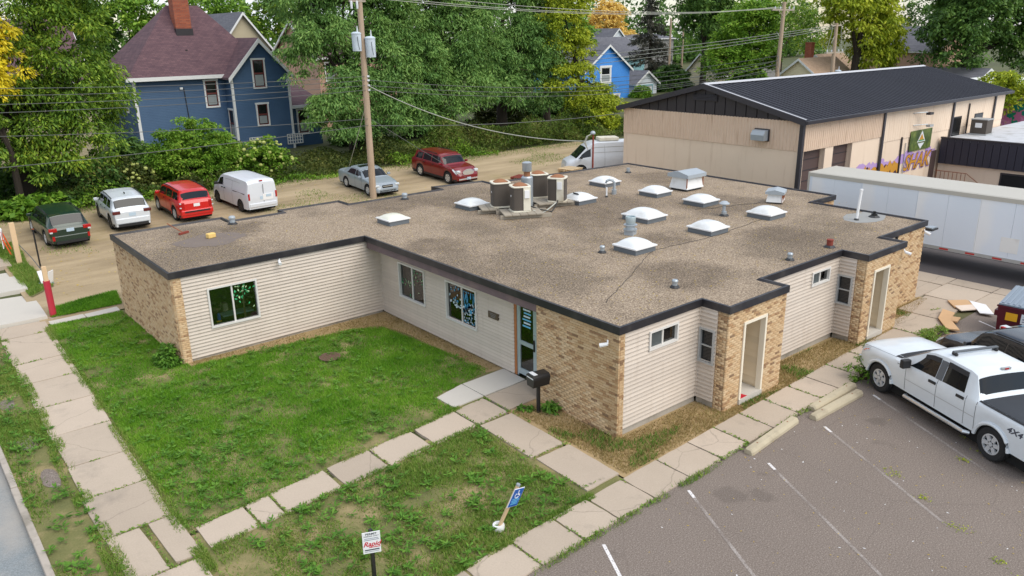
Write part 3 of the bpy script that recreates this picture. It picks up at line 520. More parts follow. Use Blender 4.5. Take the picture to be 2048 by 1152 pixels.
# --- siding
EXPO = .112
def siding(axis, const, a0, a1, z0, z1, holes=(), sgn=-1, mat='siding'):
    z = z0; n = 0
    while z < z1 - .02:
        e = min(EXPO, z1 - z); segs = [(a0, a1)]
        for h0, h1, g0, g1 in holes:
            if z + e * .5 > g0 and z + e * .5 < g1: segs = [q for s in segs for q in (((s[0], h0), (h1, s[1])) if s[0] < h0 and s[1] > h1 else (s,))]
        for p, q in segs:
            b = MB(); b.extr([(const, z), (const + sgn * .046, z - .003), (const + sgn * .045, z + .014), (const + sgn * .004, z + e), (const, z + e)], axis, p, q); b.build('siding_board', mat, bld)
        z += e
    return
def backing(axis, const, a0, a1, z0, z1, holes=(), sgn=-1, t=.1, mat='soffit'):
    c0, c1 = (const, const - sgn * t)
    if holes:
        xs = [a0] + [v for h in sorted(holes) for v in h[:2]] + [a1]
        for i in range(0, len(xs), 2):
            (wallbox(xs[i], xs[i + 1], min(c0, c1), max(c0, c1), z0, z1, mat) if axis == 'x' else wallbox(min(c0, c1), max(c0, c1), xs[i], xs[i + 1], z0, z1, mat))
        for h0, h1, g0, g1 in holes:
            for s, e in ((z0, g0), (g1, z1)):
                if e - s > .01: (wallbox(h0, h1, min(c0, c1), max(c0, c1), s, e, mat) if axis == 'x' else wallbox(min(c0, c1), max(c0, c1), h0, h1, s, e, mat))
    else: (wallbox(a0, a1, min(c0, c1), max(c0, c1), z0, z1, mat) if axis == 'x' else wallbox(min(c0, c1), max(c0, c1), a0, a1, z0, z1, mat))
def foundation(axis, const, a0, a1, z1, sgn=-1):
    c0, c1 = const + sgn * .004, const - sgn * .1; m = MB()
    (m.bb(a0, a1, min(c0, c1), max(c0, c1), -.1, z1) if axis == 'x' else m.bb(min(c0, c1), max(c0, c1), a0, a1, -.1, z1)); m.build('foundation', 'foundation', bld)
WA = (-5.58, -4.03, .98, 2.24); WB1 = (9.4, 10.98, .96, 2.17); WB2 = (6.52, 8.12, .91, 2.17)
siding('x', 12.25, -6.335, .62, .1, 2.8, [WA]); backing('x', 12.25, -6.34, .7, .1, 2.82, [WA]); foundation('x', 12.26, -6.34, .6, .1)
siding('y', .66, 4.72, 12.22, .06, 2.62, [WB1, WB2]); backing('y', .66, 4.72, 12.24, .06, 2.62, [WB1, WB2]); foundation('y', .67, 4.72, 12.2, .06)
for (xa, xb, w, x0, side) in ((.262, 3.2, (1.17, 2.24, 2.1, 2.56), 3.2, (-.44, .0, 1.28, 2.2)), (5.85, 10.34, (8.7, 9.7, 2.14, 2.54), 10.34, (-.42, .03, 1.26, 2.18))):
    siding('x', .09, xa, xb - .03, .2, 2.8, [w]); backing('x', .09, xa, xb - .03, .2, 2.82, [w]); foundation('x', .1, xa, xb - .02, .2)
    siding('y', x0, -.498, .06, .2, 2.8, [side]); backing('y', x0, -.498, .15, .2, 2.81, [side]); foundation('y', x0 + .01, -.495, .05, .2)
    MB().bb(xb - .062, xb - .03, .03, .064, .2, 2.8).build('corner_trim', 'siding', bld)
siding('x', .09, 12.83, 14.04, .2, 2.8); backing('x', .09, 12.83, 14.05, .1, 2.82)
MB().bb(.6, .64, 12.19, 12.23, .1, 2.6).build('corner_trim', 'siding', bld)
# beam, soffit, back walls
MB().bb(.06, .2, 3.07, 12.14, 2.56, 2.8).build('beam', 'beam', bld); MB().bb(.2, .68, 3.06, 12.2, 2.62, 2.79).build('soffit', 'soffit', bld)
for i in (11, 12, 13, 14, 15, 16, 17, 18, 19, 20, 21, 22, 23, 24):
    a, b = offset(OUT, .1)[i], offset(OUT, .1)[(i + 1) % len(OUT)]; m = MB(); m.quad((*a, -.1), (*b, -.1), (*b, 2.82), (*a, 2.82)); m.build('rear_wall', 'mortar', bld)
MB().quad(*[(x, y, 2.795) for x, y in offset(OUT, .28)]).build('ceiling', 'soffit', bld)
# --- windows: frame, sashes, glass, and a dark room behind
def window(axis, const, a0, a1, z0, z1, sgn=-1, split=None, fmat='frame_white', room=1.2, panes='glass', fr=.055, hbar=None, side='x'):
    c = const + sgn * .075; P = (lambda a, b, z: (a, b, z)) if axis == 'x' else (lambda a, b, z: (b, a, z)); root = None; m = MB()
    def bar(m, p, q, s, e, d0=c, d1=const - sgn * .05):
        (m.bb(p, q, min(d0, d1), max(d0, d1), s, e) if axis == 'x' else m.bb(min(d0, d1), max(d0, d1), p, q, s, e))
    bar(m, a0 - fr * .5, a1 + fr * .5, z0 - fr * .6, z0 + fr * .4); bar(m, a0 - fr * .5, a1 + fr * .5, z1 - fr * .4, z1 + fr * .6)
    bar(m, a0 - fr * .5, a0 + fr * .5, z0 + fr * .4, z1 - fr * .4); bar(m, a1 - fr * .5, a1 + fr * .5, z0 + fr * .4, z1 - fr * .4)
    root = m.build('window', fmat, bld)
    cells = []
    if split: bar(mm := MB(), split - .025, split + .025, z0 + fr * .4, z1 - fr * .4, const + sgn * .02); mm.build('mullion', fmat, root); cells = [(a0 + fr * .5, split - .025, z0 + fr * .4, z1 - fr * .4), (split + .025, a1 - fr * .5, z0 + fr * .4, z1 - fr * .4)]
    elif hbar: bar(mm := MB(), a0 + fr * .5, a1 - fr * .5, hbar - .02, hbar + .02, const + sgn * .02); mm.build('mullion', fmat, root); cells = [(a0 + fr * .5, a1 - fr * .5, z0 + fr * .4, hbar - .02), (a0 + fr * .5, a1 - fr * .5, hbar + .02, z1 - fr * .4)]
    for k, (p, q, s, e) in enumerate(cells):
        g = MB(); bar(g, p, q, s, e, const - sgn * .012, const - sgn * .018); g.build('pane', panes if isinstance(panes, str) else panes[k], root)
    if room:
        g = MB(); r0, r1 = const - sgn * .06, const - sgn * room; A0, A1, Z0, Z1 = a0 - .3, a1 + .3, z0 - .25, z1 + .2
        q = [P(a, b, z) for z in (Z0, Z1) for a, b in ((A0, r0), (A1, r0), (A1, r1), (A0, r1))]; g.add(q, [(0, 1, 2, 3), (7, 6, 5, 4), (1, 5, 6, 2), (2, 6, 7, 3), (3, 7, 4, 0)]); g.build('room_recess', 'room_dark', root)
    return root
wA = window('x', 12.25, *WA, split=-4.82)
wB1 = window('y', .66, *WB1, split=10.2); wB2 = window('y', .66, *WB2, split=7.32)
wC = window('x', .09, 1.17, 2.24, 2.1, 2.56, split=1.7, room=.6, panes=('screen_mesh', 'glass')); wD = window('x', .09, 8.7, 9.7, 2.14, 2.54, split=9.2, room=.6, panes=('screen_mesh', 'glass'))
wC2 = window('y', 3.2, -.44, .0, 1.28, 2.2, hbar=1.74, room=.4, panes='glass_dark', fmat='frame_grey'); wD2 = window('y', 10.34, -.42, .03, 1.26, 2.18, hbar=1.72, room=.4, panes='glass_dark', fmat='frame_grey')
# decorations on and behind the glass
def leaves(win, axis, const, pts, sz, mats):
    for i, (a, z) in enumerate(pts):
        t = random.uniform(0, 6.28); u = Vector((math.cos(t), math.sin(t))) * sz * random.uniform(.7, 1.2); v = Vector((-u.y, u.x)) * .45
        q = [(a + p.x, z + p.y) for p in (u, v, -u, -v)]; MB().quad(*[((x, const, zz) if axis == 'x' else (const, x, zz)) for x, zz in q]).build('paper_leaf', mats[i % len(mats)], win)
rr = random.Random(3)
leaves(wA, 'x', 12.257, [(-4.43 + rr.gauss(0, .18), 2.0 + rr.gauss(0, .12)) for _ in range(26)] + [(-4.3, 1.5), (-4.72, 1.72), (-4.16, 1.36), (-4.7, 1.95), (-4.6, 1.6)], .055, ['leaf_green_paper', 'leaf_pale_paper', 'leaf_green_paper'])
MB().tube([(-4.47, 12.3, 1.0), (-4.47, 12.3, 1.95)], .03, 6).build('paper_trunk', 'paper_trunk', wA); MB().bb(-5.1, -4.1, 12.5, 12.9, 1.12, 1.16).build('table', 'table_white', wA); MB().lathe([(.05, 1.0), (.06, 1.25), (.02, 1.3)], (-5.25, 12.5, 0), 8).build('toy', 'toy_blue', wA)
MB().bb(-5.0, -4.86, 12.7, 12.9, 1.25, 1.5).build('chair_back', 'wood_grey', wA); MB().bb(-5.36, -5.2, 12.42, 12.46, 1.03, 1.07).build('toy', 'yellow_label', wA)
leaves(wB1, 'y', .655, [(rr.uniform(9.5, 10.15), 1.78 + rr.gauss(0, .12)) for _ in range(12)] + [(rr.uniform(10.25, 10.9), 1.5 + rr.gauss(0, .08)) for _ in range(14)] + [(rr.uniform(9.5, 10.9), rr.uniform(1.05, 1.9)) for _ in range(9)], .045, ['leaf_green_paper', 'leaf_pale_paper', 'leaf_green_paper'])
def blob(win, a, z, ra, rz, mat, n=10):
    MB().quad(*[(.652, a + ra * math.cos(t) * rr.uniform(.6, 1.2), z + rz * math.sin(t) * rr.uniform(.6, 1.2)) for t in [2 * math.pi * i / n for i in range(n)]]).build('window_painting', mat, win)
for i in range(16): blob(wB2, rr.uniform(6.66, 7.24), 1.5 + rr.gauss(0, .09), .07, .1, ('window_paint_blue', 'window_paint_white')[i % 2])
for i in range(46): blob(wB2, rr.uniform(6.62, 7.26), rr.uniform(1.0, 1.42), .028, .035, ('window_paint_white', 'window_paint_blue', 'window_paint_white')[i % 3], 6)
for i in range(20): blob(wB2, rr.uniform(7.4, 8.0), rr.choice((2.0, 1.94, 1.72, 1.6, 1.55)) + rr.gauss(0, .03), .035, .045, ('window_paint_white', 'window_paint_blue')[i % 2], 6)
for i in range(10): blob(wB2, rr.uniform(7.36, 7.7), 1.46 + rr.gauss(0, .05), .06, .03, 'window_paint_white', 7)
for i in range(5): blob(wB2, 6.72 + i * .12, 2.02, .045, .02, 'window_paint_blue', 6)
for i in range(14): blob(wB2, rr.uniform(6.66, 7.24), 1.7 + rr.uniform(0, .26), .02, .12, 'window_paint_blue', 6)
# entrance door beside the near brick wall
dr = empty('entrance_door', Vector((.66, 4.1, .03)) - off); dr.parent = bld
MB().bb(.64, .74, 4.62, 4.72, .04, 2.56).build('door_post', 'wood_door_post', dr)
m = MB()
for p, q, s, e in ((4.56, 4.62, .05, 2.5), (3.72, 3.8, .05, 2.5), (3.8, 4.56, 2.42, 2.5), (3.8, 3.9, .12, 2.42), (4.48, 4.56, .12, 2.42), (3.9, 4.48, .12, .3), (3.9, 4.48, 2.34, 2.42), (3.9, 4.48, 1.06, 1.18), (3.08, 3.12, .05, 2.5), (3.12, 3.72, 2.42, 2.5), (3.12, 3.72, .05, .14)): m.bb(.66, .72, p, q, s, e)
m.build('door_frame', 'alu', dr)
for p, q, s, e in ((3.9, 4.48, .3, 1.06), (3.9, 4.48, 1.18, 2.34), (3.12, 3.72, .14, 2.42)): MB().bb(.687, .693, p, q, s, e).build('pane', 'glass', dr)
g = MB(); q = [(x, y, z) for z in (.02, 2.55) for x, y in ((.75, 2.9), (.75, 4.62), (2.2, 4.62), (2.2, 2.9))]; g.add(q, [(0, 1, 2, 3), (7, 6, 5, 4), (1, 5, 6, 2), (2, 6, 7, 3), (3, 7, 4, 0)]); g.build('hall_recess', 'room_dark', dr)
MB().bb(.63, .66, 3.83, 3.87, 1.0, 1.35).build('handle', 'black_plastic', dr); MB().lathe([(.02, 0), (.02, .03)], (.64, 3.85, 1.5), 8).build('lock', 'chrome', dr)
for i in range(7): MB().bb(.68, .684, 4.0 + rr.uniform(0, .06), 4.4 - rr.uniform(0, .08), 2.24 - i * .1, 2.29 - i * .1).build('door_lettering', ('sign_teal', 'window_paint_white')[i % 2], dr)
MB().bb(.575, .65, 5.42, 5.88, 1.54, 1.74).build('name_plaque', 'plaque', bld)
for i in range(3): MB().bb(.572, .575, 5.5 + .02 * i, 5.8 - .03 * i, 1.69 - i * .05, 1.7 - i * .05).build('plaque_lettering', 'sign_ink_pale', bld)
# porch recesses with cream frames
for (h0, h1, g0, g1), red in (((3.87, 4.93, .16, 2.4), 1), ((10.84, 11.86, .16, 2.4), 0)):
    p = empty('porch', Vector(((h0 + h1) / 2, -.83, 0)) - off); p.parent = bld; m = MB(); t = .075
    m.bb(h0, h0 + t, -.865, -.7, g0, g1); m.bb(h1 - t, h1, -.865, -.7, g0, g1); m.bb(h0 + t, h1 - t, -.865, -.7, g1 - t, g1); m.build('porch_frame', 'trim_cream', p)
    z = g0 + .1
    while z < g1 - .02:
        e = min(.2, g1 - z); MB().extr([(h1 - .02, z), (h1 - .05, z), (h1 - .022, z + e)], 'y', -.695, .6).build('porch_board', 'siding_cream', p); MB().extr([(h0 + .02, z), (h0 + .05, z), (h0 + .022, z + e)], 'y', -.695, .6).build('porch_board', 'siding_cream', p); z += .2
    MB().bb(h1 - .018, h1 + .02, -.69, .6, g0, g1).build('porch_side', 'siding_cream', p); MB().bb(h0 - .02, h0 + .018, -.69, .6, g0, g1).build('porch_side', 'siding_cream', p)
    MB().bb(h0 - .02, h1 + .02, .6, .66, g0, g1).build('inner_door', 'trim_cream', p); MB().bb(h0 - .02, h1 + .02, -.69, .66, g1, g1 + .03).build('porch_ceiling', 'trim_cream', p)
    MB().bb(h0 + .0, h1 - .0, -.88, -.25, .02, .17).build('step', 'concrete_new', p); MB().bb(h0 + .05, h1 - .05, -.25, .6, .02, .34).build('step', 'concrete_new', p)
    if red: MB().quad((h0 + .09, -.86, .176), (h0 + .4, -.86, .176), (h0 + .32, -.5, .176), (h0 + .09, -.6, .176)).build('mat', 'sign_red', p)
# cameras and lamp
def seccam(pt, d):
    d = Vector(d).normalized(); c = MB(); c.tube([Vector(pt), Vector(pt) + d * .2], [.045, .055], 8); o = c.build('security_camera', 'white_clean', bld, smooth=True); MB().tube([Vector(pt) - Vector((0, 0, .0)), Vector(pt) + Vector((.06, .06, .07))], .02, 6).build('bracket', 'white_clean', o)
seccam((-.05, .33, 2.5), (-.55, .75, -.25)); seccam((-3.2, 12.14, 2.72), (-.2, -.9, -.3)); seccam((12.6, -.93, 2.7), (.3, -.9, -.3)); seccam((16.1, -.04, 2.62), (.2, -.9, -.4))
MB().bb(16.3, 16.8, -.2, .12, 2.62, 2.68).build('wall_lamp', 'dark_metal', bld); MB().bb(16.36, 16.74, -.16, .08, 2.69, 2.73).build('wall_lamp_housing', 'galv', bld)
MB().lathe([(.03, 0), (.03, .06)], (-.02, 2.9, .75), 8, Matrix.Rotation(R(-90), 3, 'Y')).build('hose_tap', 'galv', bld)
MB().bb(14.0, 14.05, -.02, .05, 0, 2.8).build('downspout', 'dark_metal', bld)
# --- roof fittings
RZ = H - .055
def skylight(cx, cy, lx, ly, rz=0., hgt=.2, mat='dome', hatch=False):
    r = empty('skylight', Vector((cx, cy, RZ)) - off, rz); r.parent = bld; m = MB()
    m.bb(-lx / 2, lx / 2, -ly / 2, ly / 2, -.01, .17); m.build('curb', 'curb_grey', r, w=False); MB().bb(-lx / 2 - .04, lx / 2 + .04, -ly / 2 - .04, ly / 2 + .04, .171, .215).build('rim', 'white_clean', r, w=False)
    N = 12; V = []; F = []
    for j in range(N + 1):
        for i in range(N + 1):
            u, v = i / N * 2 - 1, j / N * 2 - 1; V.append((u * lx * .5, v * ly * .5, .216 + hgt * ((1 - u ** 4) * (1 - v ** 4)) ** .8 * (1 - .25 * (u * u + v * v))))
    F = [(j * (N + 1) + i, j * (N + 1) + i + 1, (j + 1) * (N + 1) + i + 1, (j + 1) * (N + 1) + i) for j in range(N) for i in range(N)]
    d = MB(); d.add(V, F); d.build('dome', mat, r, True, w=False, ang=80)
    if hatch: MB().box((-.32 * lx * .7, -.08, .34), (.02, .3, .26), M=Matrix.Rotation(R(-38), 3, 'Y')).build('patch', 'dark_metal', r, w=False)
for a in ((1.95, 13.4, .85, .9, 0, .14, 'dome_old'), (5.75, 13.5, .95, 1.0, 0, .18), (9.65, 11.25, 1.0, 1.0, 0, .2, 'dome', True), (13.2, 13.2, 1.0, 1.0), (13.05, 10.05, .95, 1.0), (12.95, 7.55, 1.0, 1.0), (9.2, 7.3, 1.05, 1.25, 0, .23), (9.36, 4.5, .98, 1.0), (12.86, 4.45, 1.0, 1.0), (5.63, 4.58, .95, .95)): skylight(*a)
def pipe(x, y, r, h, mat='grey_metal', cap=None, lean=(0, 0), name='vent_pipe', base=True):
    o = MB().tube([(x, y, RZ), (x + lean[0] * h, y + lean[1] * h, RZ + h)], r, 10).build(name, mat, bld, True)
    if base: MB().lathe([(r * 1.9, -.0), (r * 1.9, .012), (r * 1.25, .07)], (x, y, RZ), 10).build('flashing', 'dark_metal', o)
    if cap: MB().lathe(cap, (x + lean[0] * h, y + lean[1] * h, RZ + h), 14).build('cap', mat, o, True)
flat = [(.0, .0), (.085, 0), (.09, .03), (.06, .05), (.0, .052)]
for x, y in ((4.67, 5.1), (3.53, 1.22), (8.25, .6)): pipe(x, y, .075, .2, 'galv', [(.085, -.05), (.09, -.0), (.07, .03), (.04, .03)])
pipe(16.44, 14.7, .09, .24, 'galv'); pipe(-2.66, 17.5, .1, .26, 'grey_metal', [(.12, -.06), (.13, .0), (.1, .05), (.0, .06)]); pipe(4.67, 16.9, .1, .22, 'grey_metal', [(.12, -.06), (.13, .0), (.1, .05), (.0, .06)]); pipe(9.7, 16.8, .09, .2, 'galv')
pipe(10.52, .57, .1, .24, 'red_rust', [(.11, -.02), (.11, .02), (.06, .03)]); pipe(11.23, 11.2, .035, .42, 'white_clean'); pipe(14.74, 1.88, .05, 1.15, 'white_clean', [(.06, -.06), (.06, .0), (.0, .01)], (.06, -.02)); pipe(15.67, 1.68, .11, .14, 'black_plastic', [(.05, .0), (.06, .08), (.0, .09)])
pipe(11.86, 5.65, .06, .42, 'grey_metal', [(.06, .0), (.2, .04), (.2, .06), (.1, .14), (0, .16)]); pipe(11.86, 5.63, .1, .16, 'galv')
o = MB().tube([(11.94, 11.43, RZ), (11.94, 11.43, RZ + .5), (11.9, 11.48, RZ + .6), (11.78, 11.58, RZ + .63), (11.7, 11.66, RZ + .58), (11.68, 11.68, RZ + .48)], .06, 8).build('gooseneck_vent', 'grey_metal', bld, True); MB().lathe([(.11, 0), (.11, .2)], (11.94, 11.43, RZ), 10).build('collar', 'galv', o)
# turbine ventilator
t = empty('turbine_vent', Vector((7.1, 6.1, RZ)) - off); t.parent = bld; t.scale = (.8, .8, .85)
MB().box((0, 0, .1), (.42, .42, .2), R(20)).build('base', 'grey_metal', t, w=False); MB().lathe([(.3, .2), (.3, .24), (.22, .26), (.2, .38), (.3, .4), (.3, .43), (.14, .46)], (0, 0, 0), 16).build('collar', 'galv', t, True, w=False); MB().lathe([(.2, .46), (.21, .5), (.23, .74), (.22, .76), (.19, .76), (.19, .7)], (0, 0, 0), 16).build('drum', 'alu', t, True, w=False)
# exhaust hoods
def hood(cx, cy, s, rz, rusty):
    h = empty('exhaust_hood', (cx, cy, RZ), rz, 'large white boxy exhaust hood with grey cap at the rear of the roof' if not rusty else 'small rusty exhaust hood with grey cap near the right edge of the roof', 'vent')
    MB().box((0, 0, .05 * s), (1.1 * s, .9 * s, .1 * s)).build('base', 'dark_metal', h, w=False); m = MB()
    w, d = .62 * s, .52 * s; z0, z1 = .1 * s, .62 * s
    m.add([(-w, -d, z0), (w, -d, z0), (w, d, z0), (-w, d, z0), (-w * .82, -d * .82, z1), (w * .82, -d * .82, z1), (w * .82, d * .82, z1), (-w * .82, d * .82, z1)], [(0, 1, 5, 4), (1, 2, 6, 5), (2, 3, 7, 6), (3, 0, 4, 7)]); m.build('louvre', 'white_paint', h, w=False)
    for sx in (-1, 1): MB().bb(sx * w * .95 - .02, sx * w * .95 + .02, -d * .97, -d * .9, z0, z1).build('rust_edge', 'rust', h, w=False)
    if rusty:
        for sx in (-.3, .3): MB().bb(sx * w - .02, sx * w + .02, -d * 1.0, -d * .86, z0, z1).build('rust_edge', 'rust', h, w=False)
    W, D = .68 * s, .6 * s; c = MB(); c.extr([(-D, z1), (D, z1), (D, z1 + .16 * s), (0, z1 + .3 * s), (-D, z1 + .16 * s)], 'x', -W, W); c.build('cap', 'grey_metal', h, w=False)
hood(15.1, 10.0, .95, R(0), False); hood(15.42, 5.7, .62, R(25), True)
# air conditioners on timber platforms
def platform(cx, cy, rz, label):
    p = empty('condenser_platform', (cx, cy, RZ), rz, label, 'platform', 'timber platforms under the condensers')
    for i in range(5): MB().box((-.62 + i * .31, 0, .17), (.29, 1.3, .045)).build('plank', 'wood_grey', p, w=False)
    for e in (-.45, .45): MB().box((.1, e, .075), (2.0, .09, .14)).build('sleeper', 'wood_grey', p, w=False)
def condenser(x, y, rz, label, panel):
    a = empty('air_conditioner', (x, y, RZ + .2), rz, label, 'air conditioner', 'rooftop condensers beside the metal flue')
    MB().lathe([(.38, 0), (.38, .05), (.36, .06)], (0, 0, 0), 24, sq=5).build('base_pan', 'ac_cream', a, True, w=False); MB().lathe([(.36, .061), (.36, .94)], (0, 0, 0), 24, sq=5).build('coil_grille', 'ac_grille', a, True, w=False)
    MB().lathe([(.38, .941), (.39, .965), (.38, .99), (.3, .995), (.28, .96)], (0, 0, 0), 24, sq=5).build('top_ring', 'ac_cream', a, True, w=False); MB().lathe([(.0, .95), (.28, .96), (.29, 1.0), (.22, 1.04), (.1, 1.09), (0, 1.1)], (0, 0, 0), 20).build('fan_guard', 'ac_rust', a, True, w=False)
    if panel: MB().bb(.04, .32, -.39, -.34, .06, .94).build('access_panel', 'ac_cream', a, w=False); MB().bb(.08, .27, -.43, -.391, .55, .85).build('disconnect_box', 'white_clean', a, w=False)
    MB().lathe([(.04, 0), (.04, .01)], (-.365, -.05, .6), 10, Matrix.Rotation(R(-90), 3, 'Y')).build('badge', 'white_clean', a, w=False)
platform(6.2, 12.35, R(-28), 'grey plank platform under the two left condensers, rear plank deck'); platform(6.25, 11.0, R(-28), 'plank platform under the nearest condenser with timber ends sticking out'); platform(8.5, 11.75, R(-20), 'plank platform under the two right condensers beside the skylight')
condenser(6.2, 12.2, R(-25), 'leftmost brown rooftop condenser with rusty fan top', False); condenser(6.25, 11.05, R(-25), 'nearest rooftop condenser, cream panel on its right side', True); condenser(8.55, 12.6, R(-20), 'rear condenser right behind the metal flue', False); condenser(8.55, 11.4, R(-55), 'rightmost condenser showing a full cream panel and white switch box', True)
fl = empty('flue_stack', (7.35, 11.9, RZ), 0, 'tall galvanised flue stack with cap rising among the rooftop condensers', 'flue'); MB().lathe([(.24, 0), (.24, 1.25), (.2, 1.3)], (0, 0, 0), 16).build('casing', 'galv', fl, True, w=False); MB().lathe([(.13, 1.28), (.13, 1.5)], (0, 0, 0), 14).build('pipe', 'ac_rust', fl, True, w=False); MB().lathe([(.18, 1.5), (.19, 1.52), (.19, 1.82), (.2, 1.84), (.12, 1.88), (.0, 1.88)], (0, 0, 0), 16).build('cap', 'galv', fl, True, w=False)
def cable(name, pts, r, mat, label, cat='cable', group=None): return tag(MB().tube(pts, r, 5).build(name, mat, None, True), label, cat, group)
def wob(p, q, n, a, z): return [(p[0] + (q[0] - p[0]) * i / n + random.uniform(-a, a), p[1] + (q[1] - p[1]) * i / n + random.uniform(-a, a), z) for i in range(n + 1)]
cable('coolant_hose', [(6.6, 10.7, RZ + .2), (6.9, 10.5, RZ + .1), (7.3, 10.8, RZ + .02), (7.7, 10.9, RZ + .12), (8.1, 11.0, RZ + .25)], .03, 'wire_light', 'grey hose looping between the condenser platforms'); cable('coolant_hose', [(6.8, 11.3, RZ + .3), (7.1, 10.8, RZ + .15), (7.5, 10.6, RZ + .03), (8.0, 10.9, RZ + .15), (8.3, 11.1, RZ + .3)], .025, 'wire_dark', 'black hose looping between the condenser platforms')
cable('roof_cable', wob((1.2, 1.6), (5.9, 4.1), 16, .03, RZ + .008) + wob((6.1, 4.15), (9.2, 3.95), 8, .05, RZ + .012) + wob((9.8, 4.0), (12.3, 4.3), 8, .05, RZ + .012), .007, 'wire_dark', 'thin black cable trailing across the gravel roof between skylights')
cable('roof_cable', wob((11.9, 7.0), (14.9, 6.0), 8, .12, RZ + .012), .009, 'wire_dark', 'dark cable lying beside the small rusty exhaust hood')
for i, (x, y) in enumerate(((1.2, 1.6), (.9, 1.5))): pass
br = empty('broom', (-4.6, 17.2, RZ), R(-65), 'rusty push broom lying on the left end of the roof', 'broom'); MB().tube([(-.75, 0, .32), (.0, 0, .05)], .018, 6).build('handle', 'rust', br, w=False); MB().box((.03, 0, .045), (.08, .42, .07)).build('head', 'red_rust', br, w=False)
fb = empty('foam_block', (-4.05, 15.9, RZ), R(15), 'yellow foam block lying on the left end of the roof', 'foam block'); MB().box((0, 0, .09), (.3, .2, .17)).build('block', 'yellow_foam', fb, w=False, bevel=.03)
sheet_p = [(-4.2 + 1.15 * math.cos(t) * random.uniform(.8, 1.2), 15.6 + .95 * math.sin(t) * random.uniform(.8, 1.2), RZ + .005) for t in [2 * math.pi * i / 18 for i in range(18)]]
simple('roof_tar', lin(122, 110, 102), .95, .25, 2.5, fine=18); MB().quad(*sheet_p).build('bare_patch', 'roof_tar', bld)
sheet_p = [(15.4 + 1.1 * math.cos(t) * random.uniform(.8, 1.2), 1.9 + .6 * math.sin(t) * random.uniform(.8, 1.2), RZ + .005) for t in [2 * math.pi * i / 16 for i in range(16)]]; simple('roof_membrane', lin(150, 150, 148), .9, .15, 2); MB().quad(*sheet_p).build('bare_patch', 'roof_membrane', bld)
# service mast at the rear edge
ms = empty('service_mast', (16.2, 16.95, 2.0), 0, 'rusty service mast with weatherhead at the rear edge of the roof', 'mast'); MB().tube([(16.2, 16.95, 2.0), (16.2, 16.95, 4.7)], .045, 8).build('pipe', 'red_rust', ms, True); MB().lathe([(.05, 0), (.13, .02), (.14, .08), (.08, .17), (0, .18)], (16.17, 16.95, 4.68), 10).build('weatherhead', 'grey_metal', ms, True)
for k in range(3): MB().tube([(16.12, 16.95, 4.72), (15.92 - .05 * k, 17.05, 4.6), (15.8 - .06 * k, 17.1, 4.3), (15.9 + .04 * k, 17.1, 4.1 - .1 * k)], .02, 5).build('lead', 'wire_light', ms, True)
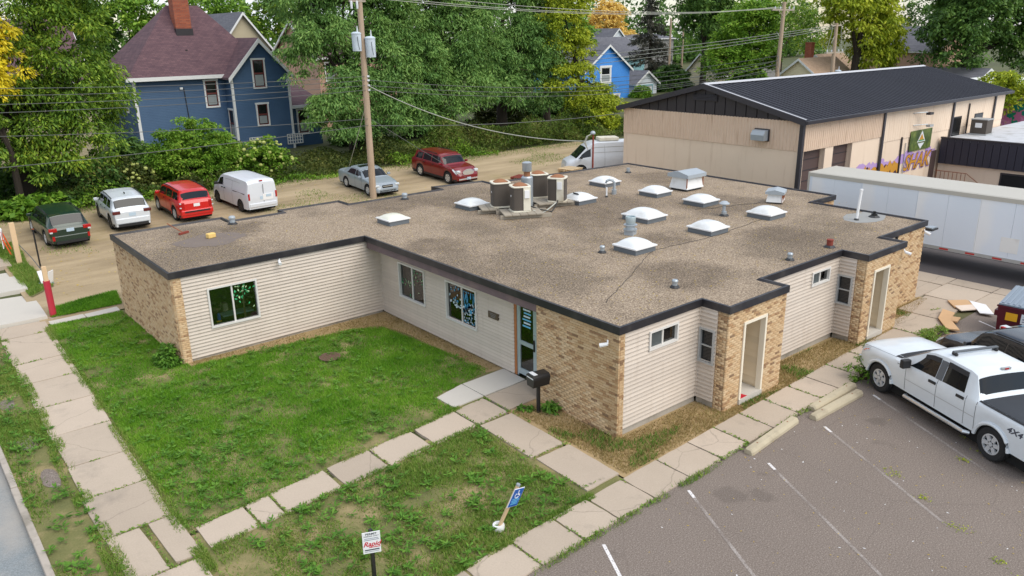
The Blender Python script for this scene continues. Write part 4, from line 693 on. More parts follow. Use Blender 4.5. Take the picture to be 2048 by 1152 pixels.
# ---------------------------------------------------------------- vehicles
class Car:
    """local axes: +x forward, +y left, z up. Profiles are given as (t, value), t = 0 front .. 1 rear"""
    def __init__(s, name, label, cat, loc, head, L, W, top, belt, wid, roofw, wheels, wr, paintm, rock=.26, pitch=0., group=None):
        s.r = empty(name, loc, 0, label, cat, group); s.r.rotation_euler = (0, -pitch, head); s.L, s.W = L, W; s.top, s.belt, s.wid, s.roofw = [np.array(a).T for a in (top, belt, wid, roofw)]
        s.wh, s.wr, s.rock, s.paint = wheels, wr, rock, paintm
        ts = sorted(set(list(np.linspace(0, 1, 45)) + [p[0] for p in top] + [wt + k * (wr + .07) / L for wt in wheels for k in (-1.001, -.995, -.9, -.75, -.5, -.25, 0, .25, .5, .75, .9, .995, 1.001)]))
        s.ts = [t for t in ts if 0 <= t <= 1]; s.body()
    def I(s, A, t): return float(np.interp(t, A[0], A[1]))
    def low(s, t):
        z = s.rock; 
        for wt in s.wh:
            d = abs(t - wt) * s.L; ra = s.wr + .07
            if d < ra: z = max(z, s.wr + math.sqrt(ra * ra - d * d))
        if t < .04 or t > .96: z = max(z, s.rock + .04)
        return z
    def sec(s, t):
        w = s.I(s.wid, t) * s.W / 2; tp = s.I(s.top, t); be = min(s.I(s.belt, t), tp - .03); lo = s.low(t); wr = s.I(s.roofw, t) * w; h = tp - be
        mid = lo + (be - lo) * .55; dz = min(.075, h * .55); g = min(.3, h * .3)
        return [(0, tp), (wr * .55, tp - dz * .12), (wr * .9, tp - dz * .5), (wr, tp - dz), (w * .965, be + .02 * (h > .2)), (w, be - .08 if be - .08 > lo + .03 else lo + (be - lo) * .7), (w, mid if mid < be - .1 else lo + (be - lo) * .45), (w * .965, lo)]
    def pt(s, t, q, off=0.):
        """q in [-7, 7], 0 = centre line of the roof, 3 roof edge, 4 belt, 7 sill; + is the left side"""
        P = s.sec(t); a = abs(q); i = min(int(a), 6); f = a - i; y = P[i][0] * (1 - f) + P[i + 1][0] * f; z = P[i][1] * (1 - f) + P[i + 1][1] * f
        return Vector((s.L * (.5 - t), y if q >= 0 else -y, z))
    def npt(s, t, q, off):
        e = .004; a = s.pt(min(t + e, 1), q) - s.pt(max(t - e, 0), q); b = s.pt(t, min(q + .03, 7)) - s.pt(t, max(q - .03, -7)); n = a.cross(b)
        if n.length < 1e-9: n = Vector((0, 0, 1))
        n.normalize(); p = s.pt(t, q)
        if n.dot(Vector((0, p.y, p.z - .7))) < 0: n = -n
        return p + n * off
    def body(s):
        m = MB(); q = list(range(-7, 8)); nq = len(q)
        for t in s.ts: m.v += [tuple(s.pt(t, k)) for k in q]
        for i in range(len(s.ts) - 1): m.f += [(i * nq + k, i * nq + k + 1, (i + 1) * nq + k + 1, (i + 1) * nq + k) for k in range(nq - 1)]
        m.f += [tuple(range(nq)), tuple((len(s.ts) - 1) * nq + k for k in range(nq - 1, -1, -1))]
        s.bodyo = m.build('body', s.paint, s.r, True, w=False, ang=32)
        u = MB(); zt = s.wr + .02
        u.bb(-s.L * .47, s.L * .47, -s.W * .43, s.W * .43, .17, .6); u.build('underbody', 'under', s.r, w=False)
        for wt in s.wh:
            for e in (-1, 1):
                x = s.L * (.5 - wt); lin_ = MB(); lin_.bb(x - s.wr - .06, x + s.wr + .06, e * s.W * .28, e * s.W * .46, .3, s.wr * 2 + .03); lin_.build('wheel_well', 'under', s.r, w=False)
    def patch(s, name, t0, t1, q0, q1, mat, off=.006, n=8, k=6, t0b=None, t1b=None, parent=None):
        """surface panel lying just proud of the body; t0b/t1b give the limits along the q1 edge"""
        m = MB(); t0b = t0 if t0b is None else t0b; t1b = t1 if t1b is None else t1b
        for j in range(k + 1):
            v = j / k; q = q0 + (q1 - q0) * v; a = t0 + (t0b - t0) * v; b = t1 + (t1b - t1) * v
            m.v += [tuple(s.npt(a + (b - a) * i / n, q, off)) for i in range(n + 1)]
        m.f = [(j * (n + 1) + i, j * (n + 1) + i + 1, (j + 1) * (n + 1) + i + 1, (j + 1) * (n + 1) + i) for j in range(k) for i in range(n)]
        return m.build(name, mat, parent or s.r, True, w=False)
    def both(s, name, t0, t1, q0, q1, mat, **kw):
        for e in (1, -1): s.patch(name, t0, t1, e * q0, e * q1, mat, **kw)
    def seams(s, ts, q0=3.2, q1=6.9):
        for t in ts: s.both('door_seam', t, t + .012 / s.L, q0, q1, 'seam', off=.003, n=1, k=8)
    def handles(s, ts, mat, q=5.0):
        for t in ts: s.both('door_handle', t, t + .2 / s.L, q - .12, q + .12, mat, off=.03, n=2, k=1)
    def wheelset(s, rim='rim', spokes=7, tw=.22, hub=.62, track=None):
        track = track or s.W / 2 - tw / 2 - .015; t0 = None; rm = None; ro = s.wr; ri = ro * hub
        M = Matrix.Rotation(R(90), 3, 'X')
        mt = MB().lathe([(ri, -tw * .42), (ro * .9, -tw * .5), (ro * .985, -tw * .38), (ro, -tw * .2), (ro, tw * .2), (ro * .985, tw * .38), (ro * .9, tw * .5), (ri, tw * .42)], (0, 0, 0), 28, M, cap=False)
        mr = MB(); mr.lathe([(ri * 1.0, -.03), (ri * 1.02, tw * .43), (ri * .9, tw * .44), (ri * .86, tw * .2), (.0, tw * .18)], (0, 0, 0), 28, M)
        for k in range(spokes):
            a = 2 * math.pi * k / spokes; mr.box((math.cos(a) * ri * .48, -tw * .33, math.sin(a) * ri * .48), (ri * .95, tw * .16, ri * (.46 if spokes < 6 else .4 if spokes < 7 else .3)), M=Matrix.Rotation(-a, 3, 'Y'))
        mr.lathe([(ri * .24, tw * .2), (ri * .22, tw * .45), (0, tw * .46)], (0, 0, 0), 12, M)
        md = MB().lathe([(ri * .86, tw * .2), (ri * .84, tw * .235), (0, tw * .236)], (0, 0, 0), 20, M)
        for wt in s.wh:
            for e in (1, -1):
                x = s.L * (.5 - wt)
                if t0 is None: t0 = mt.build('wheel', 'tyre', s.r, True, w=False); rm = mr.build('rim', rim, t0, False, w=False); dk = md.build('brake_shadow', 'rim_dark', t0, False, w=False); o = t0
                else: o = copy_tree(t0, s.r)
                o.location = (x, e * track, ro); o.rotation_euler = (0, random.uniform(0, 1), math.pi if e > 0 else 0)
    def mirror(s, t, mat, z=None, w=.2):
        for e in (1, -1):
            p = s.pt(t, e * 4); MB().box((p.x, p.y + e * .13, p.z + .07), (.12, w, .15)).build('wing_mirror', mat, s.r, w=False, bevel=.03)
    def rear(s, plate='plate', zp=.95, lampz=1.0, lampw=.16, lamph=.3, lamp='lamp_red', yl=None):
        x = -s.L / 2; yl = yl or s.W / 2 * s.I(s.wid, 1) - lampw * .55
        MB().bb(x - .012, x - .002, -.16, .16, zp - .08, zp + .08).build('licence_plate', plate, s.r, w=False)
        for e in (1, -1): MB().box((x + .03, e * yl, lampz), (.1, lampw, lamph)).build('tail_lamp', lamp, s.r, w=False, bevel=.02)
    def box(s, name, c, d, mat, bevel=.0): return MB().box(c, d).build(name, mat, s.r, w=False, bevel=bevel)
GR = 'cars parked on the dirt alley behind the office'
PT = math.atan(.05)
def zcar(y): return zg(y) + .006
WID = [(0, .72), (.02, .86), (.07, .95), (.16, 1), (.85, 1), (.95, .96), (.985, .91), (1, .88)]
def suv(name, label, x, y, head, L, W, Hh, paintm, hoodz=1.02, belt=1.06, wb=(.19, .80), wr=.35, spoiler=True, rails=True, roofl=(.36, .93), lamp='lamp_red', lampq=None, rim='rim', group=GR, rear_tilt=.05, cowl=.27):
    up = math.cos(head - math.pi / 2) * PT
    top = [(0, .62), (.012, .74), (.05, hoodz - .12), (.1, hoodz - .04), (cowl, hoodz + .02), (roofl[0], Hh - .13), (roofl[0] + .06, Hh - .03), (.6, Hh), (roofl[1] - .05, Hh - .04), (roofl[1], Hh - .09), (roofl[1] + rear_tilt, belt + .03), (.995, belt - .06), (1, belt - .1)]
    c = Car(name, label, 'car', (x, y, zcar(y)), head, L, W, top, [(0, .6), (.1, hoodz - .12), (.25, belt - .05), (.6, belt), (1, belt + .02)], WID, [(0, .9), (.2, .88), (cowl, .86), (roofl[0] + .03, .8), (.9, .8), (.97, .84), (1, .9)], wb, wr, paintm, pitch=up, group=group)
    c.patch('windscreen', cowl + .012, roofl[0] + .012, -2.75, 2.75, 'car_glass', n=4, k=10)
    c.patch('rear_window', roofl[1] + .004, roofl[1] + rear_tilt * .8, -2.8, 2.8, 'car_glass', n=4, k=10)
    a, b = roofl[0] - .02, roofl[1] - .03; m1 = a + (b - a) * .36; m2 = a + (b - a) * .7
    for t0, t1, t0b, t1b in ((a + .035, m1, a - .02, m1), (m1 + .014, m2, m1 + .014, m2 + .006), (m2 + .02, b - .03, m2 + .024, b + .012)): c.both('side_window', t0, t1, 3.16, 3.93, 'car_glass', t0b=t0b, t1b=t1b)
    c.seams((a + .0, m1 + .003, m2 + .012), 4.0); c.handles((m1 - .06, m2 - .05), 'trim_black' if paintm != 'paint_silver' else paintm); c.mirror(cowl + .05, paintm)
    if rails:
        for e in (1, -1): MB().tube([c.npt(t, e * 2.6, .045) for t in np.linspace(roofl[0] + .09, roofl[1] - .05, 6)], .022, 6).build('roof_rail', 'trim_black', c.r, True, w=False)
    for e in (1, -1): c.patch('headlamp', .03, .1, e * 3.3, e * 4.4, 'lamp_clear', n=3, k=3)
    c.both('sill_cladding', .03, .97, 6.72, 6.99, 'trim_black', n=30, k=1)
    return c
c = suv('parked_car', 'dark green wagon parked leftmost in the alley, rear to the camera', -6.35, 31.0, R(92), 4.78, 1.8, 1.6, 'paint_green', .98, 1.02, (.19, .765), .345, roofl=(.35, .9), rear_tilt=.075)
c.wheelset('rim', 5); c.rear('plate', .88, .93, .34, .17, 'lamp_red', .72); c.box('bumper', (-2.36, 0, .5), (.12, 1.5, .3), 'paint_green', .04); c.box('bumper_trim', (-2.42, 0, .34), (.06, 1.3, .12), 'trim_black')
for e in (1, -1): c.box('bumper_lamp', (-2.41, e * .74, .55), (.05, .1, .2), 'lamp_red'); c.box('tail_lamp', (-2.37, e * .8, .84), (.1, .12, .07), 'lamp_clear')
c = suv('parked_car', 'white crossover with dark tail lamps parked between the green wagon and the red car', -3.12, 32.15, R(88), 4.52, 1.84, 1.68, 'paint_white', 1.04, 1.1, (.19, .79), .36, roofl=(.34, .9), rear_tilt=.07)
c.wheelset('rim_dark', 5); c.rear('plate', .86, 1.0, .36, .16, 'lamp_darkred', .72); c.box('bumper', (-2.22, 0, .56), (.14, 1.6, .3), 'paint_white', .05); c.box('bumper_trim', (-2.28, 0, .36), (.06, 1.4, .12), 'trim_black'); c.box('roof_fin', (-1.1, 0, 1.72), (.16, .04, .07), 'trim_black')
c = suv('parked_car', 'bright red boxy car with roof rails parked beside the white van', -.12, 31.95, R(91), 4.44, 1.8, 1.72, 'paint_red', 1.08, 1.12, (.185, .78), .36, roofl=(.34, .945), rear_tilt=.035)
c.wheelset('rim', 6); c.rear('sign_white', .92, .93, .16, .34, 'lamp_red'); c.box('bumper', (-2.2, 0, .55), (.14, 1.66, .28), 'paint_red', .05); c.box('bumper_step', (-2.26, 0, .6), (.07, 1.3, .07), 'trim_black')
for e in (1, -1): c.box('tail_lamp', (-2.195, e * .79, 1.06), (.06, .15, .06), 'lamp_clear'); c.box('tail_lamp', (-2.195, e * .79, .83), (.06, .15, .05), 'lamp_clear')
c = suv('parked_car', 'dark red crossover with oval chrome grille facing the office, right of the silver sedan', 16.6, 31.1, R(-88), 5.1, 1.98, 1.78, 'paint_maroon', 1.1, 1.14, (.19, .785), .38, roofl=(.36, .9), rear_tilt=.07, rails=True)
c.wheelset('chrome', 6); g = MB(); g.lathe([(.4, 0), (.42, .03), (.33, .04)], (2.5, 0, .8), 20, Matrix.Rotation(R(90), 3, 'Y') @ Matrix.Diagonal((.5, 1.1, 1))); g.build('grille', 'chrome', c.r, True, w=False); c.box('number_plate', (2.58, 0, .42), (.02, .32, .16), 'plate'); c.box('bumper_trim', (2.47, 0, .38), (.2, 1.5, .1), 'chrome', .03)
for e in (1, -1): c.box('headlamp', (2.36, e * .72, .84), (.22, .3, .2), 'lamp_clear', .06)
# silver sedan
L_ = 4.8; top = [(0, .5), (.015, .68), (.06, .8), (.12, .86), (.27, .97), (.4, 1.38), (.47, 1.45), (.58, 1.47), (.68, 1.42), (.83, 1.08), (.88, 1.04), (.975, 1.02), (.99, .95), (1, .86)]
c = Car('parked_car', 'silver sedan behind the wooden utility pole in the alley', 'car', (10.85, 31.1, zcar(31.1)), R(-91), L_, 1.83, top, [(0, .5), (.1, .78), (.27, .92), (.85, .98), (1, .9)], WID, [(0, .9), (.25, .86), (.42, .76), (.66, .76), (.85, .86), (1, .9)], (.19, .76), .33, 'paint_silver', pitch=-PT, group=GR)
c.patch('windscreen', .285, .405, -2.75, 2.75, 'car_glass', n=4, k=10); c.patch('rear_window', .69, .82, -2.75, 2.75, 'car_glass', n=4, k=10); c.patch('sunroof', .49, .58, -1.6, 1.6, 'car_glass', n=3, k=6)
for t0, t1, t0b, t1b in ((.4, .5, .335, .5), (.512, .66, .512, .71)): c.both('side_window', t0, t1, 3.2, 3.92, 'car_glass', t0b=t0b, t1b=t1b)
c.seams((.33, .505, .69), 4.0); c.handles((.45, .63), 'chrome'); c.mirror(.34, 'paint_silver'); c.wheelset('rim', 5); c.box('grille', (2.36, 0, .64), (.08, .7, .16), 'trim_black', .02); c.box('grille_bar', (2.41, 0, .66), (.02, .66, .04), 'chrome'); c.box('lower_intake', (2.37, 0, .36), (.06, 1.1, .12), 'trim_black')
for e in (1, -1): c.box('headlamp', (2.26, e * .68, .68), (.2, .32, .14), 'lamp_clear', .05)
# small white panel van
top = [(0, .6), (.015, .85), (.06, 1.02), (.15, 1.16), (.28, 1.72), (.34, 1.82), (.5, 1.86), (.9, 1.86), (.955, 1.84), (.985, 1.7), (.995, 1.2), (1, .9)]
c = Car('parked_van', 'small white panel van parked nose to the bushes right of the red car', 'van', (3.2, 31.75, zcar(31.75)), R(94), 4.7, 1.76, top, [(0, .55), (.15, 1.05), (.3, 1.15), (1, 1.2)], [(0, .75), (.03, .88), (.09, .97), (.16, 1), (.95, 1), (.985, .98), (1, .96)], [(0, .9), (.2, .86), (.34, .84), (.9, .86), (1, .9)], (.16, .785), .33, 'paint_vanwhite', pitch=PT, group=GR)
c.patch('windscreen', .165, .285, -2.7, 2.7, 'car_glass', n=4, k=10); c.both('side_window', .255, .36, 3.25, 4.0, 'car_glass', t0b=.2, t1b=.36); c.both('panel_seam', .41, .8, 3.3, 3.34, 'frame_grey', off=.004, k=1, n=12); c.both('panel_seam', .41, .8, 4.3, 4.34, 'frame_grey', off=.004, k=1, n=12); c.both('slide_track', .62, .93, 5.0, 5.12, 'seam', off=.005, k=1, n=12)
c.seams((.235, .375, .6), 3.3); c.handles((.33, .4), 'trim_black'); c.mirror(.23, 'trim_black'); c.wheelset('rim_dark', 7); c.rear('plate', .88, .98, .1, .36, 'lamp_red', .79); c.box('rear_door_seam', (-2.345, -.05, 1.05), (.03, .012, 1.1), 'seam'); c.box('bumper', (-2.32, 0, .5), (.14, 1.6, .24), 'paint_vanwhite', .05); c.box('stop_lamp', (-2.25, -.0, 1.79), (.05, .18, .05), 'lamp_red'); c.box('plate_panel', (-2.355, -.3, .9), (.02, .6, .34), 'white_clean'); c.box('licence_plate', (-2.372, -.34, .96), (.012, .3, .14), 'plate')
# tall white cargo van behind the warehouse corner
top = [(0, .7), (.012, 1.0), (.05, 1.15), (.11, 1.25), (.24, 2.1), (.3, 2.34), (.36, 2.44), (.95, 2.46), (.985, 2.36), (1, 1.0)]
c = Car('cargo_van', 'tall white cargo van half hidden behind the warehouse corner', 'van', (26.9, 26.4, zcar(26.4)), R(150), 5.8, 2.0, top, [(0, .7), (.11, 1.2), (.3, 1.35), (1, 1.4)], [(0, .72), (.04, .9), (.12, 1), (1, .98)], [(0, .9), (.24, .84), (.36, .82), (1, .84)], (.17, .8), .36, 'paint_vanwhite')
c.patch('windscreen', .115, .235, -2.8, 2.8, 'car_glass', n=4, k=10); c.both('side_window', .18, .29, 3.3, 4.0, 'car_glass', t0b=.135, t1b=.29); c.both('panel_seam', .3, .96, 3.3, 3.35, 'frame_grey', off=.004, k=1, n=12); c.both('panel_seam', .3, .96, 3.7, 3.74, 'frame_grey', off=.004, k=1, n=12); c.mirror(.17, 'trim_black', w=.3); c.wheelset('rim_dark', 7); c.seams((.3, .46), 3.2)
MB().bb(-.9, .5, -.5, .5, 2.46, 2.72).build('roof_unit', 'ac_cream', c.r, w=False, bevel=.05); c.r.scale = (1, 1, .88)
# white crew-cab pickup in the front lot
top = [(0, .9), (.006, 1.08), (.02, 1.17), (.05, 1.22), (.12, 1.255), (.245, 1.295), (.262, 1.295), (.39, 1.79), (.43, 1.87), (.5, 1.91), (.62, 1.89), (.655, 1.84), (.7, 1.31), (.701, 1.3), (.72, 1.3), (.97, 1.3), (.99, 1.29), (1, 1.25)]
TP = Vector((6.8, -4.69, 0)); hd = math.atan2(3.53, 1.71); fw = Vector((math.cos(hd), math.sin(hd), 0)); rt = Vector((fw.y, -fw.x, 0)); TL = 6.1; wf, wrr = .158, .792
cen = (TP + rt * .83) - fw * TL * ((.5 - wf) + (.5 - wrr)) / 2
c = Car('pickup_truck', 'white crew cab pickup with black bed cover parked in the front lot', 'truck', (cen.x, cen.y, 0), hd, TL, 2.0, top, [(0, .8), (.06, 1.08), (.26, 1.18), (.6, 1.22), (.7, 1.24), (1, 1.24)], [(0, .84), (.012, .93), (.05, .98), (.12, 1), (.97, 1), (1, .97)], [(0, .93), (.25, .88), (.38, .78), (.65, .78), (.7, .9), (.72, .94), (1, .94)], (wf, wrr), .41, 'paint_truck', rock=.47)
c.patch('windscreen', .266, .392, -2.85, 2.85, 'car_glass', n=4, k=10); c.patch('rear_window', .662, .693, -2.75, 2.75, 'car_glass', n=4, k=10); c.patch('cowl', .228, .262, -2.95, 2.95, 'trim_black', n=2, k=10)
for t0, t1, t0b, t1b in ((.39, .475, .33, .475), (.515, .62, .515, .632)): c.both('side_window', t0, t1, 3.22, 3.94, 'car_glass', t0b=t0b, t1b=t1b); c.both('window_visor', t0, t1, 3.1, 3.3, 'trim_black', off=.02, k=2)
c.both('pillar', .478, .512, 3.15, 3.95, 'rack_grey', off=.008, n=2)
c.seams((.318, .495, .648, .702), 3.98, 6.9)
for t in (.45, .6): c.both('door_handle', t, t + .042, 4.6, 5.1, 'trim_black', off=.015, n=2, k=2)
c.patch('bed_cover', .712, .975, -2.7, 2.7, 'tonneau', off=.02, n=6, k=8); c.both('bed_rail', .705, .985, 2.72, 3.5, 'trim_black', off=.012, n=10, k=2); c.both('body_line', .32, .7, 6.1, 6.14, 'frame_grey', off=.003, n=12, k=1)
for e in (1, -1):
    MB().tube([(1.05, e * .93, .36), (1.0, e * 1.04, .38), (-1.05, e * 1.04, .38), (-1.1, e * .93, .36)], .05, 8).build('running_board', 'chrome', c.r, True, w=False); MB().bb(-1.0, .95, min(e * .9, e * 1.0), max(e * .9, e * 1.0), .34, .385).build('step_pad', 'trim_black', c.r, w=False)
    p = c.pt(.335, e * 4); MB().box((p.x, p.y + e * .17, p.z + .1), (.14, .26, .24)).build('wing_mirror', 'trim_black', c.r, w=False, bevel=.03)
    c.patch('headlamp', .012, .075, e * 3.4, e * 4.9, 'lamp_clear', n=4, k=3); c.patch('turn_lamp', .03, .07, e * 4.0, e * 4.35, 'lamp_amber', off=.012, n=2, k=2); c.box('tail_lamp', (-3.04, e * .9, 1.02), (.08, .16, .4), 'lamp_red', .02)
    for wt in (wf, wrr):
        arch = MB(); x = TL * (.5 - wt); arch.tube([(x + .5 * math.cos(a), e * .985, .405 + .5 * math.sin(a)) for a in np.linspace(.1, math.pi - .1, 14)], .045, 6); arch.build('wheel_arch', 'paint_truck', c.r, True, w=False)
c.wheelset('rim', 6, .27, .6); MB().bb(-.02, .06, -.66, .66, 1.955, 2.0).build('roof_bar', 'rack_grey', c.r, w=False, bevel=.01)
for e in (1, -1): c.box('rack_foot', (.02, e * .6, 1.92), (.16, .07, .08), 'trim_black', .02)
c.box('stop_lamp', (-.93, 0, 1.865), (.06, .26, .05), 'frame_grey'); c.box('stop_lamp_lens', (-.965, 0, 1.865), (.02, .1, .035), 'lamp_red'); c.box('front_bumper', (3.02, 0, .62), (.16, 1.86, .24), 'chrome', .05); c.box('grille', (3.02, 0, .95), (.08, 1.2, .26), 'chrome', .02); c.box('licence_plate', (-3.06, 0, .82), (.03, .32, .16), 'plate'); c.box('tailgate_handle', (-3.055, 0, 1.1), (.03, .26, .09), 'trim_black'); c.box('rear_bumper', (-3.08, 0, .6), (.16, 1.9, .2), 'chrome', .04)
c.both('hood_seam', .03, .235, 3.05, 3.12, 'seam', off=.003, n=16, k=1)
text('fender_lettering', '4X4', .19, 'sign_ink', c.r, (-2.36, 1.003, 1.02), (R(90), 0, math.pi), shear=.25, sx=1.25, offset=.006)
c.both('fender_badge', .262, .3, 4.6, 4.75, 'trim_black', off=.006, n=2, k=1)
# black SUV and light blue car beyond the truck
def parked(x, y): return (x, y, 0)
def lot(c, x, y): c.r.location = (x, y, 0); c.r.rotation_euler = (0, 0, c.r.rotation_euler[2])
c = suv('parked_car', 'black SUV with roof rails parked nose to the walk behind the white truck', 12.6, -5.0, R(64), 4.7, 1.88, 1.72, 'paint_black', 1.05, 1.1, (.19, .79), .36, group='cars in the front lot beyond the truck'); lot(c, 10.5, -5.35); c.wheelset('rim', 5); c.rear('plate', .85, .95, .2, .2, 'lamp_red'); c.box('bumper', (-2.32, 0, .52), (.12, 1.6, .26), 'paint_black', .04)
c = suv('parked_car', 'light blue car at the right edge beyond the black SUV', 15.4, -6.0, R(64), 4.5, 1.8, 1.5, 'paint_blue', .92, .96, (.19, .79), .33, rails=False, group='cars in the front lot beyond the truck'); lot(c, 12.95, -6.2); c.wheelset('rim', 5); c.rear('plate', .8, .85, .2, .2, 'lamp_red'); c.box('bumper', (-2.22, 0, .5), (.12, 1.55, .24), 'paint_blue', .04)
for e in (1, -1): c.box('headlamp', (2.08, e * .68, .74), (.3, .26, .14), 'lamp_clear', .05); c.box('turn_lamp', (2.05, e * .8, .76), (.2, .1, .1), 'lamp_red', .03)
# ---------------------------------------------------------------- street furniture, poles, wires
mb = empty('mailbox', (-.46, 2.42, .0), R(-8), 'black metal mailbox on a thick post beside the entrance walk', 'mailbox')
MB().tube([(0, 0, 0), (0, 0, .84)], .055, 12).build('post', 'black_metal', mb, True, w=False); m = MB(); pr = [(-.15, .82), (.15, .82), (.2, 1.06), (.19, 1.12), (.13, 1.17), (-.13, 1.17), (-.19, 1.12), (-.2, 1.06)]; m.extr(pr, 'x', -.26, .26); m.build('box', 'black_metal', mb, w=False, bevel=.012)
MB().box((-.16, -.0, 1.176), (.12, .26, .008)).build('number_strip', 'sign_white', mb, w=False); MB().box((-.262, 0, 1.08), (.006, .3, .03)).build('slot', 'sign_white', mb, w=False)
# leaning blue accessible-parking sign
bs = empty('accessible_parking_sign', (-4.54, -.95, 0), 0, 'small blue accessible parking sign on a leaning timber post in a white concrete tub', 'sign')
MB().lathe([(.13, -.02), (.13, .09), (.12, .12), (.07, .12), (.06, .09)], (0, 0, 0), 14).build('footing', 'white_paint', bs, True, w=False)
lean = Matrix.Rotation(R(22), 3, Vector((.635, .773, 0))); m = MB(); m.tube([(0, 0, .03), lean @ Vector((0, 0, 1.12))], .04, 8); m.build('post', 'wood_new', bs, True, w=False); MB().tube([lean @ Vector((0, 0, 1.1)), lean @ Vector((0, 0, 1.14))], .045, 8).build('post_cap', 'galv', bs, True, w=False)
sgn = Matrix.Rotation(R(14), 3, 'Z'); pl = empty('sign_panel', lean @ Vector((.0, -.07, .86)), 0); pl.parent = bs; pl.rotation_euler = (lean @ Matrix.Rotation(R(6), 3, 'Z')).to_euler()
MB().box((0, 0, 0), (.31, .012, .46)).build('plate_border', 'sign_white', pl, w=False); MB().box((0, -.008, 0), (.285, .008, .435)).build('plate_face', 'sign_blue', pl, w=False)
m = MB(); m.lathe([(.018, 0), (.018, .003)], (0, -.0125, .17), 10, Matrix.Rotation(R(90), 3, 'X')); m.tube([(0, -.014, .145), (.0, -.014, .085), (.055, -.014, .085), (.075, -.014, .04)], .012, 6); m.tube([(-.005 + .062 * math.cos(a), -.014, .06 + .062 * math.sin(a)) for a in np.linspace(2.2, 5.9, 12)], .009, 5); m.build('wheelchair_symbol', 'sign_white', pl, w=False)
for i, (w, z) in enumerate(((.2, -.03), (.22, -.07), (.18, -.11), (.2, -.15))): MB().box((0, -.0135, z), (w, .003, .018)).build('lettering', 'sign_teal', pl, w=False)
# permit parking sign
ps = empty('permit_sign', (-7.45, -.97, 0), 0, 'white permit parking sign with red script on a black post, bottom of the picture', 'sign'); MB().bb(-.03, .03, -.03, .03, -.1, 1.34).build('post', 'black_metal', ps, w=False)
az = math.atan2(CAM.y + .97, CAM.x + 7.45) + math.pi / 2; pn = empty('sign_panel', (0, 0, 1.1), az + R(3)); pn.parent = ps; MB().box((0, -.04, 0), (.32, .012, .44)).build('plate', 'sign_white', pn, w=False, bevel=.004)
RX = (R(90), 0, 0)
text('lettering', 'PERMIT', .055, 'sign_ink', pn, (0, -.0475, .18), RX, offset=.001, sx=1.15); text('lettering', 'PARKING ONLY', .034, 'sign_ink', pn, (0, -.0475, .135), RX, sx=1.1); text('script', 'Rapid', .135, 'sign_red', pn, (0, -.0475, -.03), RX, shear=.35, offset=.003)
for w, z in ((.25, .09), (.27, .06)): MB().box((0, -.0475, z), (w, .003, .012)).build('small_print', 'sign_ink_pale', pn, w=False)
MB().box((.05, -.0475, -.095), (.2, .003, .014)).build('script_underline', 'sign_red', pn, w=False); MB().box((0, -.0475, -.145), (.26, .003, .022)).build('small_print', 'sign_ink', pn, w=False); MB().box((0, -.0475, -.18), (.26, .003, .01)).build('small_print', 'sign_ink_pale', pn, w=False)
# bollards, chain posts, barricade
rb = empty('bollard', (-8.8, 19.93, .0), 0, 'timber bollard painted red with a bare wooden top by the alley mouth', 'bollard'); MB().tube([(0, 0, 0), (0, 0, 1.42)], .115, 10).build('red_sleeve', 'red_paint', rb, True, w=False); MB().bb(-.075, .075, -.075, .075, 1.42, 1.95).build('post', 'wood_new', rb, w=False); MB().box((0, 0, .02), (.42, .42, .06), R(20)).build('footing', 'concrete', rb, w=False)
wp = empty('timber_post', (-8.66, 27.4, zg(27.4)), 0, 'pale square timber post with a chain at the left edge', 'post'); MB().bb(-.1, .1, -.1, .1, 0, 1.85).build('post', 'wood_new', wp, w=False); MB().box((0, 0, .02), (.5, .4, .05)).build('footing', 'wood_grey', wp, w=False)
dp = empty('steel_post', (-8.05, 26.3, zg(26.3)), 0, 'thin dark steel post right of the pale timber post', 'post'); MB().bb(-.03, .03, -.03, .03, 0, 1.7).build('post', 'black_metal', dp, w=False); MB().bb(-.05, .05, -.04, .04, 1.7, 1.74).build('cap', 'rust', dp, w=False)
cable('chain', [(-8.55, 27.3, 1.3), (-8.3, 26.2, .85), (-8.2, 25.0, .55), (-8.28, 24.0, .35)], .018, 'wire', 'grey chain hanging from the timber post down to the white panels', 'chain')
for k in range(2): w = empty('white_panel', (-8.35 + .22 * k, 23.9 - .25 * k, zg(23.8)), R(20 + 25 * k), ('left' if k == 0 else 'right') + ' one of two small white panels leaning together at the alley mouth', 'panel', 'white panels by the alley mouth'); MB().box((0, 0, .3), (.3, .03, .6), M=Matrix.Rotation(R(-18 + 30 * k), 3, 'X')).build('board', 'white_clean', w, w=False); MB().box((0, .1, .05), (.3, .2, .06)).build('foot', 'lid_grey', w, w=False)
ba = empty('barricade', (-8.95, 29.2, zg(29)), R(80), 'orange folding barricade with red and white striped board at the left edge', 'barricade')
for e in (-.45, .45):
    for f2 in (-1, 1): MB().tube([(e, f2 * .3, 0), (e, 0, 1.1)], .03, 6).build('leg', 'orange_paint', ba, w=False)
for z in (.95, .55):
    b = MB().box((0, -.05, z), (1.1, .03, .26)).build('board', 'white_clean', ba, w=False)
    for i in range(4): MB().add([(-.5 + i * .27, -.067, z - .13), (-.38 + i * .27, -.067, z - .13), (-.26 + i * .27, -.067, z + .13), (-.38 + i * .27, -.067, z + .13)], [(0, 1, 2, 3)]).build('stripe', 'orange_paint', b, w=False)
ba.children[0]; MB().lathe([(.09, 1.1), (.1, 1.2), (.06, 1.26), (0, 1.27)], (0, 0, 0), 10).build('beacon', 'white_clean', ba, True, w=False)
